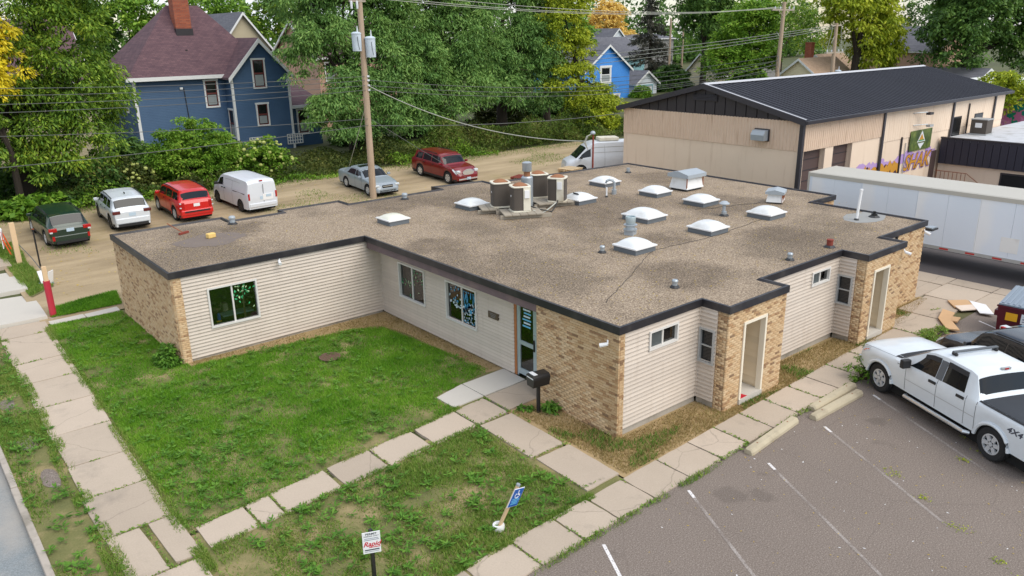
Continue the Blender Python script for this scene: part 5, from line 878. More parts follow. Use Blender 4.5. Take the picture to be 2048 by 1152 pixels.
# storm drain
dg = empty('drain_cover', (-2.95, 9.55, .055), R(20), 'round rusty slotted drain cover set in the lawn', 'drain cover'); MB().lathe([(.34, 0), (.34, .03), (.3, .03), (.3, .01), (0, .01)], (0, 0, 0), 20).build('ring', 'drain_iron', dg, w=False)
for i in range(7): w = math.sqrt(.3 ** 2 - (-.24 + i * .08) ** 2); MB().box((0, -.24 + i * .08, .02), (2 * w, .035, .03)).build('bar', 'drain_iron', dg, w=False)
# dumpster
du = empty('dumpster', (15.35, -4.3, 0), R(-86), 'maroon dumpster with grey ribbed lid and yellow and white labels at the right edge', 'dumpster')
m = MB(); m.add([(-1.0, -.75, .1), (1.0, -.75, .1), (1.0, .75, .1), (-1.0, .75, .1), (-1.05, -.8, 1.05), (1.05, -.8, 1.05), (1.05, .8, 1.25), (-1.05, .8, 1.25)], [(3, 2, 1, 0), (0, 1, 5, 4), (1, 2, 6, 5), (2, 3, 7, 6), (3, 0, 4, 7), (4, 5, 6, 7)]); m.build('bin', 'maroon', du, w=False)
MB().bb(-1.07, 1.07, -.84, -.8, 1.0, 1.06).build('rim', 'maroon', du, w=False); MB().box((-1.1, -.3, .72), (.12, .7, .18)).build('fork_pocket', 'maroon', du, w=False)
for e in (-.52, .52):
    l = MB().box((e, .0, 1.2), (1.0, 1.7, .05), M=Matrix.Rotation(R(7), 3, 'X')).build('lid', 'lid_grey', du, w=False)
    for i in range(6): MB().box((e - .4 + i * .16, 0, 1.235), (.07, 1.6, .04), M=Matrix.Rotation(R(7), 3, 'X')).build('lid_rib', 'lid_grey', l, w=False)
MB().box((-.62, -.806, .72), (.34, .01, .26), M=Matrix.Rotation(R(-3), 3, 'X')).build('warning_label', 'yellow_label', du, w=False); lb = MB().box((-.1, -.807, .72), (.5, .01, .32), M=Matrix.Rotation(R(-3), 3, 'X')).build('company_label', 'sign_white', du, w=False)
for w, z in ((.34, .8), (.4, .72), (.42, .63)): MB().box((-.1, -.815, z), (w, .004, .04)).build('label_print', 'sign_ink_pale', lb, w=False)
# flattened cardboard
def card(name, pts, z, mat, label, fold=0.): o = MB(); n = len(pts); o.add([(x, y, z + random.uniform(.0, .05)) for x, y in pts] + [(x, y, z - .012) for x, y in pts], [tuple(range(n))] + [(i, (i + 1) % n, n + (i + 1) % n, n + i) for i in range(n)]); return tag(o.build(name, mat), label, 'cardboard', 'flattened cartons by the dumpster')
card('cardboard_sheet', [(16.7, -.95), (17.3, -1.35), (17.0, -1.9), (16.1, -1.45)], .06, 'cardboard', 'tan flattened carton lying furthest left of the pile near the dumpster'); card('cardboard_sheet', [(16.2, -1.4), (17.0, -1.85), (16.5, -2.1), (15.9, -1.75)], .075, 'cardboard_pale', 'pale torn carton strip in the middle of the pile near the dumpster'); card('cardboard_sheet', [(17.2, -1.5), (17.1, -2.1), (16.2, -2.7), (16.05, -2.3)], .1, 'white_clean', 'whitish pointed carton sheet on the right of the pile near the dumpster'); card('cardboard_sheet', [(15.45, -1.3), (15.35, -1.75), (14.6, -1.9), (13.75, -2.55), (13.6, -2.2), (14.5, -1.55)], .1, 'cardboard', 'long bent tan carton on the walk in front of the black SUV'); card('cardboard_sheet', [(14.9, -1.75), (14.95, -2.1), (14.4, -2.2), (14.45, -1.85)], .12, 'cardboard', 'small folded carton flap lying on the long bent carton')
# pallets
def pallet(x, y, z, rz, label, mat='wood_pallet'):
    p = empty('pallet', (x, y, z), rz, label, 'pallet', 'pallets in the alley behind the office')
    for i in range(7): MB().box((-.55 + i * .18, 0, .13), (.12, 1.2, .02)).build('slat', mat, p, w=False)
    for e in (-.5, 0, .5): MB().box((0, e, .065), (1.2, .09, .1)).build('stringer', mat, p, w=False)
    for i in range(3): MB().box((-.5 + i * .5, 0, .008), (.12, 1.2, .016)).build('bottom_slat', mat, p, w=False)
z0 = zg(24.6); pallet(21.9, 24.6, z0 + .98, R(8), 'pale pallet on top of the stack beside the cargo van'); pallet(21.95, 24.62, z0 + .82, R(2), 'pallet just under the top one of the stack beside the cargo van'); bx = empty('blue_crate', (21.9, 24.6, z0), 0, 'blue crate under the stacked pallets in the alley', 'crate'); MB().bb(-.5, .5, -.5, .5, 0, .8).build('crate', 'toy_blue', bx, w=False)
pallet(20.4, 27.6, zg(27.6) + .1, R(20), 'reddish pallet lying alone on the alley beyond the condensers', 'red_rust')
# --- utility poles
def upole(x, y, z, h, r, label, lean=(0, 0)):
    u = empty('utility_pole', (x, y, z), 0, label, 'utility pole', 'wooden utility poles'); MB().tube([(0, 0, -.2), (lean[0] * .5, lean[1] * .5, h * .5), (lean[0], lean[1], h)], [r, r * .86, r * .7], 12).build('pole', 'pole_wood', u, True, w=False); return u
def transformer(u, p, s=1.):
    t = MB().lathe([(.0, -.45 * s), (.24 * s, -.45 * s), (.25 * s, .4 * s), (.27 * s, .41 * s), (.27 * s, .46 * s), (.16 * s, .52 * s), (0, .53 * s)], p, 18).build('transformer', 'transformer', u, True, w=False)
    MB().tube([(p[0] + .08, p[1], p[2] + .5 * s), (p[0] + .08, p[1], p[2] + .82 * s)], [.05, .025], 8).build('bushing', 'insulator', t, True, w=False); MB().tube([(p[0] - .08, p[1] - .25 * s, p[2] + .3), (p[0] - .06, p[1] - .27 * s, p[2] - .1), (p[0] - .0, p[1] - .27 * s, p[2] - .4)], .012, 5).build('lead', 'wire_dark', t, True, w=False)
P1 = (9.9, 28.9); zb = zg(28.9); u = upole(*P1, zb, 12.6, .2, 'tall wooden utility pole with two grey transformers behind the roof edge')
transformer(u, (-.42, -.12, 9.35 - zb), 1.05); transformer(u, (.32, -.3, 9.05 - zb), 1.15); MB().box((0, 0, 9.3 - zb), (.5, .16, .1)).build('bracket', 'galv', u, w=False)
for k, z in enumerate((7.5, 7.28, 7.0, 6.75)): MB().box((.1, -.17, z - zb), (.14, .1, .1)).build('insulator', 'insulator', u, w=False)
MB().box((-.2, -.1, 11.5 - zb), (1.0, .1, .1)).build('crossarm', 'wood_grey', u, w=False)
for e in (-.6, -.25): MB().lathe([(.06, 0), (.07, .35), (.03, .42)], (e, -.15, 11.1 - zb), 8).build('cutout', 'insulator', u, True, w=False)
MB().tube([(.12, -.2, 9.0 - zb), (.13, -.22, 7.6 - zb)], .014, 5).build('ground_lead', 'wire_dark', u, w=False)
P2 = (51.5, 29.0); u = upole(*P2, .5, 11.4, .22, 'wooden utility pole with a single crossarm rising behind the dark warehouse roof', (.3, 0)); MB().box((.2, 0, 10.75), (3.4, .12, .14)).build('crossarm', 'wood_grey', u, w=False)
for e in (-1.3, -.5, .9, 1.6): MB().lathe([(.05, 0), (.07, .1), (.04, .2)], (.25 + e, 0, 10.82), 8).build('insulator', 'insulator', u, True, w=False)
for e in (-1, 1): MB().tube([(.25, -.07, 10.1), (.25 + e * .9, -.07, 10.72)], .03, 5).build('brace', 'wood_grey', u, w=False)
P3 = (61.5, 29.2); u = upole(*P3, .5, 9.6, .22, 'shorter wooden utility pole with one transformer and low crossarm right of the crossarm pole', (-.2, 0)); MB().box((0, 0, 6.9), (3.2, .12, .14)).build('crossarm', 'wood_grey', u, w=False); transformer(u, (.5, -.3, 4.7), 1.1); MB().box((-.2, 0, 9.4), (1.8, .1, .12)).build('crossarm', 'wood_grey', u, w=False)
for e in (-1.4, -.6, .7, 1.4): MB().lathe([(.05, 0), (.07, .1), (.04, .22)], (e, 0, 6.97), 8).build('insulator', 'insulator', u, True, w=False)
for k, (e, q) in enumerate(((-1.4, -.9), (-.9, .0), (1.2, .8))): MB().tube([(e, 0, 7.1), (e * .9, 0, 7.8), (q, 0, 8.8), (q, 0, 9.4)], .02, 5).build('jumper', 'wire_light', u, True, w=False)
upole(92.5, 75, 1.0, 10.5, .22, 'slim far wooden utility pole left of the dark spruce gap'); upole(99.5, 78, 1.0, 9.6, .2, 'second slim far utility pole just right of another far pole')
def wire(p, q, sag, r, mat, label, group='overhead wires'):
    p, q = Vector(p), Vector(q); n = 20; pts = []
    for i in range(n + 1): t = i / n; v = p.lerp(q, t); v.z -= sag * 4 * t * (1 - t); pts.append(v)
    tag(MB().tube(pts, r, 5).build('overhead_wire', mat, None, True), label, 'wire', group)
LW = 'thin grey utility wire strung left of the transformer pole'
for (z, zl), LW in zip(((7.5, 8.6), (7.28, 8.2), (7.0, 7.75), (6.75, 7.3)), ('topmost of four thin wires left of the transformer pole', 'second from top of four thin wires left of the transformer pole', 'third from top of four thin wires left of the transformer pole', 'bottom one of four thin wires left of the transformer pole')): wire((9.8, 28.75, z), (-26, 29, zl + .6), .55, .014, 'wire', LW, 'wires left of the transformer pole')
wire((9.8, 28.75, 5.15), (-26, 29, 7.4), .5, .014, 'wire', 'thicker wire leaving the transformer pole leftward at mid height'); wire((9.8, 28.75, 4.78), (-26, 29, 4.9), .4, .017, 'wire', 'lowest thick wire leaving the transformer pole leftward')
RW = 'thin grey utility wire strung right of the transformer pole toward the trees'
for (z, zl), RW in zip(((7.3, 7.0), (7.0, 6.7), (6.75, 6.4)), ('top one of three thin wires running right of the transformer pole', 'middle one of three thin wires running right of the transformer pole', 'bottom one of three thin wires running right of the transformer pole')): wire((9.95, 28.75, z), (51.5, 29, zl), 1.2, .016, 'wire', RW, 'wires right of the transformer pole')
wire((9.95, 28.75, 4.75), (51.5, 29.2, 5.2), 1.1, .022, 'wire', 'lowest wire running right from the transformer pole'); wire((9.95, 28.7, 7.0), (15.85, 17.1, 4.35), .75, .024, 'wire_light', 'pale service cable sagging from the transformer pole to the roof mast')
TW = 'high thin wire from the transformer pole to the crossarm pole'
for (dy, z), TW in zip(((-.6, 11.9), (-.25, 11.75), (.4, 12.1)), ('middle high wire from the transformer pole top to the crossarm pole', 'lowest high wire from the transformer pole top to the crossarm pole', 'highest wire from the transformer pole top to the crossarm pole')): wire((9.9 + dy, 28.8, z), (51.5 + dy * 2, 29, 11.45), .75, .015, 'wire_light', TW, 'high wires to the crossarm pole')
RP = 'wire fanning left from the low crossarm pole past the spruce'
for k, RP in enumerate(('upper one of three pale wires fanning left past the spruce', 'middle one of three pale wires fanning left past the spruce', 'lower one of three pale wires fanning left past the spruce')): wire((60.5 + k * .5, 29.2, 9.9 - k * .12), (52, 62, 6.6 - k * .6), .35, .028, 'wire_light', RP, 'wires fanning left of the right pole')
for k, z in enumerate((7.4, 7.0, 6.6, 6.1)): wire((51.4, 28.9, z), (36, 50, z - 2.6), .4, .02, 'wire', ('first', 'second', 'third', 'fourth')[k] + ' from top of four wires sloping down left from the crossarm pole', 'wires sloping left of the crossarm pole')
wire((51.4, 28.9, 7.4), (49.2, 27, 5.0), .05, .03, 'wire', 'guy strap sloping beside the crossarm pole')
wire((9.95, 28.9, 6.2), (12.3, 36.4, .95), .05, .022, 'wire_light', 'taut guy wire slanting behind the silver sedan'); wire((9.95, 28.9, 5.2), (16.0, 24.5, .3), .02, .012, 'wire', 'thin dark guy wire slanting in front of the dark red crossover')
# ---------------------------------------------------------------- warehouse, annex, trailer
wh = empty('warehouse', (38, 16.5, 0), 0, 'long tan warehouse with corrugated band and black metal gable roof', 'building')
X0, X1, Y0, Y1, EV, RG = 24.7, 51.5, 10.25, 22.6, 5.15, 6.65; YM = (Y0 + Y1) / 2
def wbx(name, x0, x1, y0, y1, z0, z1, mat): return MB().bb(x0, x1, y0, y1, z0, z1).build(name, mat, wh)
# walls with door openings on the long side
holes = [(25.05, 27.2, 0, 3.6), (28.05, 30.1, 0, 3.6)]
wbx('wall', X0, X0 + .2, Y0 + .2, Y1, -.5, 5.1, 'wh_stucco')
xs = [X0, 25.05, 27.2, 28.05, 30.1, X1]
for a, b in ((X0, 25.05), (27.2, 28.05), (30.1, X1)): wbx('wall', a, b, Y0, Y0 + .2, -.5, 3.6, 'wh_stucco')
wbx('wall', X0, X1, Y0, Y0 + .2, 3.6, 5.1, 'wh_stucco'); wbx('wall', X1 - .2, X1, Y0 + .2, Y1, -.5, 5.1, 'wh_stucco'); wbx('wall', X0 + .2, X1 - .2, Y1 - .2, Y1, -.5, 5.1, 'wh_stucco')
for a, b in ((25.05, 27.2), (28.05, 30.1)):
    d = wbx('garage_door', a, b, Y0 + .3, Y0 + .35, -.5, 3.6, 'wh_door')
    for k in range(6): MB().bb(a, b, Y0 + .285, Y0 + .3, .1 + k * .58, .14 + k * .58).build('door_rib', 'wh_dark', d)
    wbx('door_reveal', a - .0, a + .01, Y0 + .2, Y0 + .3, -.5, 3.6, 'wh_stucco'); wbx('door_reveal', b - .01, b, Y0 + .2, Y0 + .3, -.5, 3.6, 'wh_stucco')
def corrug(axis, const, a0, a1, z0, z1, pitch=.2, dep=.05, sgn=-1):
    m = MB(); a = a0; prof = []
    while a < a1 - .01:
        for k, (f2, o) in enumerate(((0, .02), (.3, .02), (.42, dep), (.85, dep), (1 - .02, .02))): prof.append((min(a + pitch * f2, a1), const + sgn * o))
        a += pitch
    for p, d in prof:
        for z in (z0, z1): m.v.append((p, d, z) if axis == 'x' else (d, p, z))
    m.f = [(2 * i, 2 * i + 2, 2 * i + 3, 2 * i + 1) for i in range(len(prof) - 1)]; return m
o = corrug('y', X0, Y0 + .0, Y1, 3.58, 5.12, .2).build('corrugated_band', 'wh_corr', wh)
o = corrug('x', Y0, X0 + .02, 33.3, 3.55, 5.12, .2).build('corrugated_band', 'wh_corr', wh)
o = corrug('x', Y0, 33.5, X1, 3.2, 5.12, .3, .035).build('corrugated_band', 'wh_stucco', wh)
# gable end: dark standing seam panels under the verge
n = 18
for i in range(n):
    a, b = Y0 + (Y1 - Y0) * i / n, Y0 + (Y1 - Y0) * (i + 1) / n; zt = lambda y: EV + (RG - EV) * (1 - abs(y - YM) / (YM - Y0)) - .12
    MB().add([(X0 - .03, a + .03, 5.1), (X0 - .03, b - .03, 5.1), (X0 - .03, b - .03, max(zt(b), 5.12)), (X0 - .03, a + .03, max(zt(a), 5.12)), (X0 + .1, a, 5.1), (X0 + .1, b, 5.1), (X0 + .1, b, max(zt(b), 5.12)), (X0 + .1, a, max(zt(a), 5.12))], [(0, 3, 2, 1), (0, 4, 7, 3), (1, 2, 6, 5), (4, 5, 6, 7)]).build('gable_panel', 'wh_dark', wh)
v = MB().bb(X0 - .1, X0 - .04, YM - .85, YM + .85, 5.85, 6.2).build('gable_vent', 'wh_dark', wh)
for k in range(4): MB().box((X0 - .12, YM, 5.92 + k * .08), (.04, 1.6, .02), M=Matrix.Rotation(R(30), 3, 'Y')).build('louvre', 'wh_trim', v)
# roof: ribbed sheets, one part per sheet
Xa, Xb, OV = X0 - .3, X1 + .3, .3; sl = (RG - EV) / (YM - Y0); npn = 60; pw_ = (Xb - Xa) / npn; rw = wloc(wh)
for side in (-1, 1):
    ye = YM + side * (YM - Y0 + OV); ze = EV - sl * OV + .1; m = MB(); ln = Vector((0, ye - YM, ze - RG - .1))
    P = lambda x, t, dz: (x, ln.y * t, ln.z * t + dz)
    prof = [(0, 0), (pw_ * .72, 0), (pw_ * .78, .055), (pw_ * .94, .055), (pw_, 0)]
    m.add([P(x, 0, dz) for x, dz in prof] + [P(x, 1, dz) for x, dz in prof], [(i, i + 1, 6 + i, 5 + i) for i in range(4)]); me = bpy.data.meshes.new('roof_sheet'); me.from_pydata(m.v, [], m.f); me.materials.append(MAT['wh_roof'])
    for i in range(npn): obj('roof_sheet', me, wh, Vector((Xa + i * pw_, YM, RG + .1)) - rw)
    MB().extr([(ye, ze - .2), (ye + side * .16, ze - .16), (ye + side * .18, ze + .02), (ye, ze + .02)], 'x', Xa, Xb).build('gutter', 'wh_trim', wh)
    for x in (Xa, Xb):
        m = MB(); m.add([(x - .03, YM, RG - .12), (x + .04, YM, RG - .12), (x + .04, YM, RG + .17), (x - .03, YM, RG + .17), (x - .03, ye, ze - .24), (x + .04, ye, ze - .24), (x + .04, ye, ze + .07), (x - .03, ye, ze + .07)], [(0, 3, 7, 4), (1, 5, 6, 2), (3, 2, 6, 7), (0, 4, 5, 1), (4, 7, 6, 5)]); m.build('verge_trim', 'wh_trim', wh)
    MB().add([(Xa + .05, YM, RG + .17), (Xa + .2, YM, RG + .17), (Xa + .2, ye, ze + .08), (Xa + .05, ye, ze + .08)], [(0, 1, 2, 3)]).build('verge_edge', 'wh_ridge', wh)
MB().extr([(YM - .22, RG + .115), (YM, RG + .21), (YM + .22, RG + .115)], 'x', Xa, Xb).build('ridge_cap', 'wh_ridge', wh)
for x in (X0 - .02, 33.4, 42.8, 49.6): MB().bb(x - .1, x + .1, Y0 - .14, Y0 - .06, -.4, 5.05).build('downpipe', 'wh_trim', wh)
MB().bb(X0 - .08, X0 - .06, Y0 - .1, Y0 + .1, -.4, 5.0).build('corner_trim', 'wh_trim', wh)
hv = MB(); hv.extr([(12.1, 3.95), (13.0, 3.95), (13.0, 4.6), (12.1, 4.6)], 'x', X0 - .12, X0 - .03); hv = hv.build('vent_flange', 'wh_dark', wh); MB().extr([(X0 - .1, 4.0), (X0 - .5, 4.0), (X0 - .55, 4.3), (X0 - .4, 4.52), (X0 - .1, 4.55)], 'y', 12.15, 12.95).build('wall_vent', 'grey_metal', wh)
for x, z, w, h in ((43.75, 3.3, 1.15, 1.2), (47.2, 3.5, 1.3, .75)):
    w_ = MB().bb(x - w / 2 - .05, x + w / 2 + .05, Y0 - .05, Y0 + .1, z - h / 2 - .05, z + h / 2 + .05).build('window', 'wh_dark', wh); MB().bb(x - w / 2, x + w / 2, Y0 - .065, Y0 - .055, z - h / 2, z + h / 2).build('pane', 'glass_dark', w_)
wbx('side_door', 40.5, 41.2, Y0 - .05, Y0 - .01, -.5, 2.0, 'wh_door'); MB().tube([(36, Y0 - .06, 3.3), (36.1, Y0 - .06, .2)], .06, 6).build('conduit', 'wh_dark', wh); MB().tube([(36.6, Y0 - .06, 2.9), (36.65, Y0 - .06, .4)], .03, 6).build('conduit', 'frame_grey', wh); MB().tube([(45.3, Y0 - .08, 4.7), (45.3, Y0 - .08, 2.7), (45.9, Y0 - .5, 2.6)], .05, 6).build('conduit', 'wh_dark', wh)
for x, z in ((38.0, 4.6), (38.2, 3.85)):
    l = MB().tube([(x - .9, Y0 - .05, z + .05), (x, Y0 - .5, z + .08)], .025, 5).build('wall_lamp', 'galv', wh); MB().box((x + .1, Y0 - .6, z), (.5, .25, .14)).build('lamp_head', 'frame_grey' if z < 4 else 'wh_dark', l)
# banner sign with a pale kite emblem
bn = empty('banner_sign', (38.5, Y0 - .08, 2.3), 0, 'dark green banner with a white diamond emblem on the warehouse side wall', 'sign'); MB().bb(-1.45, 1.45, -.03, .0, 0, 1.25).build('panel', 'banner_green', bn, w=False)
MB().add([(-.5, -.035, .5), (.05, -.035, 1.2), (.6, -.035, .5), (.05, -.035, .05)], [(0, 1, 2, 3)]).build('emblem', 'sign_white', bn, w=False); MB().add([(-.28, -.04, .62), (.05, -.04, 1.0), (.38, -.04, .62)], [(0, 1, 2)]).build('emblem_centre', 'graf_orange', bn, w=False); MB().bb(-.45, .55, -.04, -.038, .42, .5).build('emblem_band', 'banner_green', bn, w=False); MB().bb(-.35, .45, -.042, -.039, .55, .62).build('emblem_band', 'leaf_green_paper', bn, w=False)
# graffiti on the wall
gf = empty('graffiti', (36, Y0 - .01, .75), 0, 'orange and purple graffiti lettering along the warehouse side wall', 'graffiti'); gr = random.Random(5); gf.scale = (1, 1, .8)
def gblob(cx, cz, rx, rz, mat, y, n=12, j=.45): MB().quad(*[(cx + rx * math.cos(t) * gr.uniform(1 - j, 1 + j), y, cz + rz * math.sin(t) * gr.uniform(1 - j, 1 + j)) for t in [2 * math.pi * i / n for i in range(n)]]).build('spray_shape', mat, gf, w=False)
for i in range(20): gblob(-5.0 + i * .5 + gr.uniform(-.15, .15), 1.15 + (.35 if i > 9 else 0) + gr.uniform(-.2, .25), .5, .38, 'graf_purple', -.006 - .0002 * i)
for i in range(10): gblob(-4.6 + i * .5, .9 + gr.uniform(-.2, .2), .4, .45, 'graf_dark', -.012 - .0002 * i); gblob(-4.6 + i * .5, .9 + gr.uniform(-.15, .2), .36, .4, 'graf_orange', -.016 - .0002 * i)
for nm, body, x, z, s in (('spray_letters', 'SHAK', 2.45, 1.0, 1.65),):
    for k, (mt, of) in enumerate((('graf_purple', .12), ('graf_dark', .07), ('graf_orange', .02))): text(nm, body, s, mt, gf, (x, -.022 - .004 * k, z), (R(90), 0, R(0)), shear=.3, offset=of, sx=.85)
# annex
an = empty('annex', (50, 4, 0), 0, 'low dark clad annex with white flat roof beyond the trailer', 'building'); AX = 41.3
MB().bb(AX + .15, 75, -25, Y0 - .16, -2.5, 1.16).build('wall', 'wh_stucco', an); MB().bb(AX, 75, -25.1, Y0 - .15, 2.62, 2.72).build('roof', 'annex_roof', an)
for i in range(60): MB().bb(AX - .05, AX + .12, Y0 - .2 - (i + 1) * .45 + .03, Y0 - .2 - i * .45, 1.16, 2.78).build('parapet_panel', 'annex_dark', an)
MB().bb(AX - .1, AX + .16, -20, Y0 - .18, 2.781, 2.86).build('coping', 'wh_dark', an); MB().bb(AX + .3, 75, 2.0, 2.3, 2.72, 3.0).build('parapet', 'annex_roof', an)
w_ = MB().bb(AX + .1, AX + .14, 2.9, 6.3, -.15, .95).build('window', 'wh_dark', an); MB().bb(AX + .085, AX + .097, 3.0, 6.2, -.05, .85).build('pane', 'glass_dark', w_)
for i in range(8): MB().tube([(AX - .6, 9.8 - i * .25, -.2 - .0 * i), (AX - .6, 9.8 - i * .25, .75)], .02, 4).build('railing_bar', 'rust', an)
MB().tube([(AX - .6, 9.9, .77), (AX - .6, 8.0, .77), (AX - .6, 7.0, .1)], .025, 5).build('railing', 'rust', an)
ac = empty('annex_condenser', (45.2, 9.2, 2.72), 0, 'grey condenser standing on the annex roof by the warehouse wall', 'air conditioner'); MB().bb(-.5, .5, -.5, .5, .1, 1.0).build('casing', 'ac_grille', ac, w=False); MB().bb(-.53, .53, -.53, .53, 1.0, 1.06).build('top', 'frame_grey', ac, w=False); MB().bb(-.55, .55, -.55, .55, .0, .1).build('base', 'frame_grey', ac, w=False); MB().bb(-.56, -.5, -.2, .2, .5, .8).build('switch_box', 'white_clean', ac, w=False)
# semi-trailer
tr = empty('semi_trailer', (22.2, 1.0, 0), 0, 'long white box trailer parked along the right side of the office', 'trailer'); TX0, TX1, TY0, TY1, TZ0, TZ1 = 21.0, 23.45, -7.5, 7.45, .78, 3.28
nP = 12
for i in range(nP): a = TY0 + (TY1 - TY0) * i / nP; MB().bb(TX0, TX0 + .04, a + .004, a + (TY1 - TY0) / nP - .004, TZ0 + .14, TZ1 - .16).build('side_panel', 'trailer_white', tr)
MB().bb(TX0 + .05, TX1, TY0, TY1, TZ0 + .1, TZ1 - .02).build('box_body', 'trailer_white', tr); MB().bb(TX0 - .02, TX0 + .1, TY0, TY1, TZ1 - .16, TZ1 + .01).build('top_rail', 'trailer_top', tr); MB().bb(TX0 + .1, TX1, TY0, TY1, TZ1 - .018, TZ1 + .02).build('roof', 'trailer_top', tr); MB().bb(TX0 - .02, TX0 + .1, TY0, TY1, TZ0, TZ0 + .14).build('bottom_rail', 'frame_grey', tr)
MB().bb(TX0 - .03, TX1 + .02, TY1, TY1 + .08, TZ0, TZ1 + .03).build('rear_frame', 'trailer_top', tr); MB().bb(TX0 - .005, TX0, -1.6, -.95, 1.15, 1.75).build('hatch', 'white_paint', tr)
for i in range(14): MB().bb(TX0 - .026, TX0 - .021, TY1 - .4 - i * 1.02, TY1 - .05 - i * 1.02, TZ0 + .03, TZ0 + .1).build('reflective_tape', 'tape_red', tr)
MB().bb(TX0 - .02, TX0 - .004, 3.55, 3.7, 1.0, 1.2).build('marker_lamp', 'yellow_label', tr)
for y in (-4.6, -5.9):
    for x in (TX0 + .25, TX1 - .25): MB().lathe([(.25, -.14), (.5, -.14), (.52, -.1), (.52, .1), (.5, .14), (.25, .14)], (x, y, .52), 20, Matrix.Rotation(R(90), 3, 'Y')).build('wheel', 'tyre', tr, True)
for y in (4.5,):
    for x in (TX0 + .4, TX1 - .4): MB().bb(x - .06, x + .06, y - .06, y + .06, 0, TZ0 + .1).build('landing_leg', 'dark_metal', tr)
MB().bb(TX0 + .8, TX1 - .8, TY0 + .5, TY1 - .5, .55, TZ0 + .1).build('chassis', 'under', tr)
mw = empty('mural_wall', (72, 15, 0), 0, 'colourful mural wall in green and pink beyond the annex roof', 'wall'); MB().bb(67.5, 67.8, 9, 22, -.5, 3.3).build('wall', 'mural', mw); MB().bb(68, 80, 8.5, 22, -.5, 4.6).build('building', 'white_paint', mw)
# ---------------------------------------------------------------- houses
def win(h, axis, const, a0, a1, z0, z1, sgn=-1, tr_='house_trim', sash='window_red', t=.12, glass='glass_dark'):
    def bx_(a, b, c, d, o0, o1, nm, mat, par): c0, c1 = const + sgn * o0, const + sgn * o1; m = MB(); (m.bb(a, b, min(c0, c1), max(c0, c1), c, d) if axis == 'x' else m.bb(min(c0, c1), max(c0, c1), a, b, c, d)); return m.build(nm, mat, par)
    w = bx_(a0 - t, a1 + t, z0 - t, z0, .0, .06, 'window', tr_, h)
    bx_(a0 - t, a0, z0, z1 + t, .0, .055, 'casing', tr_, w); bx_(a1, a1 + t, z0, z1 + t, .0, .055, 'casing', tr_, w); bx_(a0 - t * 1.3, a1 + t * 1.3, z1, z1 + t * 1.1, .0, .07, 'head', tr_, w); zm = (z0 + z1) / 2
    for s, e in ((z0, zm), (zm, z1)):
        bx_(a0 + .07, a1 - .07, s + .06, e - .06, .005, .01, 'pane', glass, w)
        for q in ((a0, a0 + .07, s, e), (a1 - .07, a1, s, e), (a0 + .07, a1 - .07, s, s + .06), (a0 + .07, a1 - .07, e - .06, e)): bx_(*q, .004, .03, 'sash', sash, w)
    bx_(a0 + .1, a1 - .1, z0 + .1, zm - .1, .012, .014, 'curtain', 'curtain', w)
    return w
def gable_house(name, label, x0, x1, y0, y1, z0, ev, rg, axis, wall, roof, trim='house_trim', over=.35, wins=(), chim=None, group='houses beyond the alley'):
    """axis: direction of the ridge"""
    h = empty(name, ((x0 + x1) / 2, (y0 + y1) / 2, z0), 0, label, 'house', group); m = MB(); m.bb(x0, x1, y0, y1, z0 - .5, ev)
    if axis == 'y': xm = (x0 + x1) / 2; m.add([(x0, y0, ev), (x1, y0, ev), (xm, y0, rg), (x0, y1, ev), (x1, y1, ev), (xm, y1, rg)], [(0, 1, 2), (5, 4, 3), (0, 2, 5, 3), (1, 4, 5, 2)])
    else: ym = (y0 + y1) / 2; m.add([(x0, y0, ev), (x0, y1, ev), (x0, ym, rg), (x1, y0, ev), (x1, y1, ev), (x1, ym, rg)], [(0, 2, 1), (3, 4, 5), (0, 3, 5, 2), (1, 2, 5, 4)])
    m.build('wall', wall, h); a0, a1 = (y0, y1) if axis == 'y' else (x0, x1); c0, c1 = (x0, x1) if axis == 'y' else (y0, y1); cm = (c0 + c1) / 2; s = (rg - ev) / (cm - c0)
    for e, c in ((-1, c0 - over), (1, c1 + over)):
        zz = ev - s * over; b = MB(); b.extr([(cm, rg + .06), (c, zz + .06), (c, zz + .2), (cm, rg + .2)], axis, a0 - over, a1 + over); b.build('roof', roof, h)
        for a in (a0 - over, a1 + over): q = MB(); q.extr([(cm, rg - .1), (c, zz - .1), (c, zz + .17), (cm, rg + .17)], axis, a - .06, a + .05); q.build('barge_board', trim, h)
        q = MB(); q.extr([(c - .05, zz - .02), (c + .05, zz - .02), (c + .05, zz + .15), (c - .05, zz + .15)], axis, a0 - over + .06, a1 + over - .06); q.build('gutter', trim, h)
    for w in wins: win(h, *w)
    if chim: cx, cy, r, zt = chim; c = MB().bb(cx - r, cx + r, cy - r, cy + r, ev, zt).build('chimney', 'red_brick', h); MB().bb(cx - r - .06, cx + r + .06, cy - r - .06, cy + r + .06, zt - .15, zt - .05).build('chimney_band', 'red_brick', c)
    return h
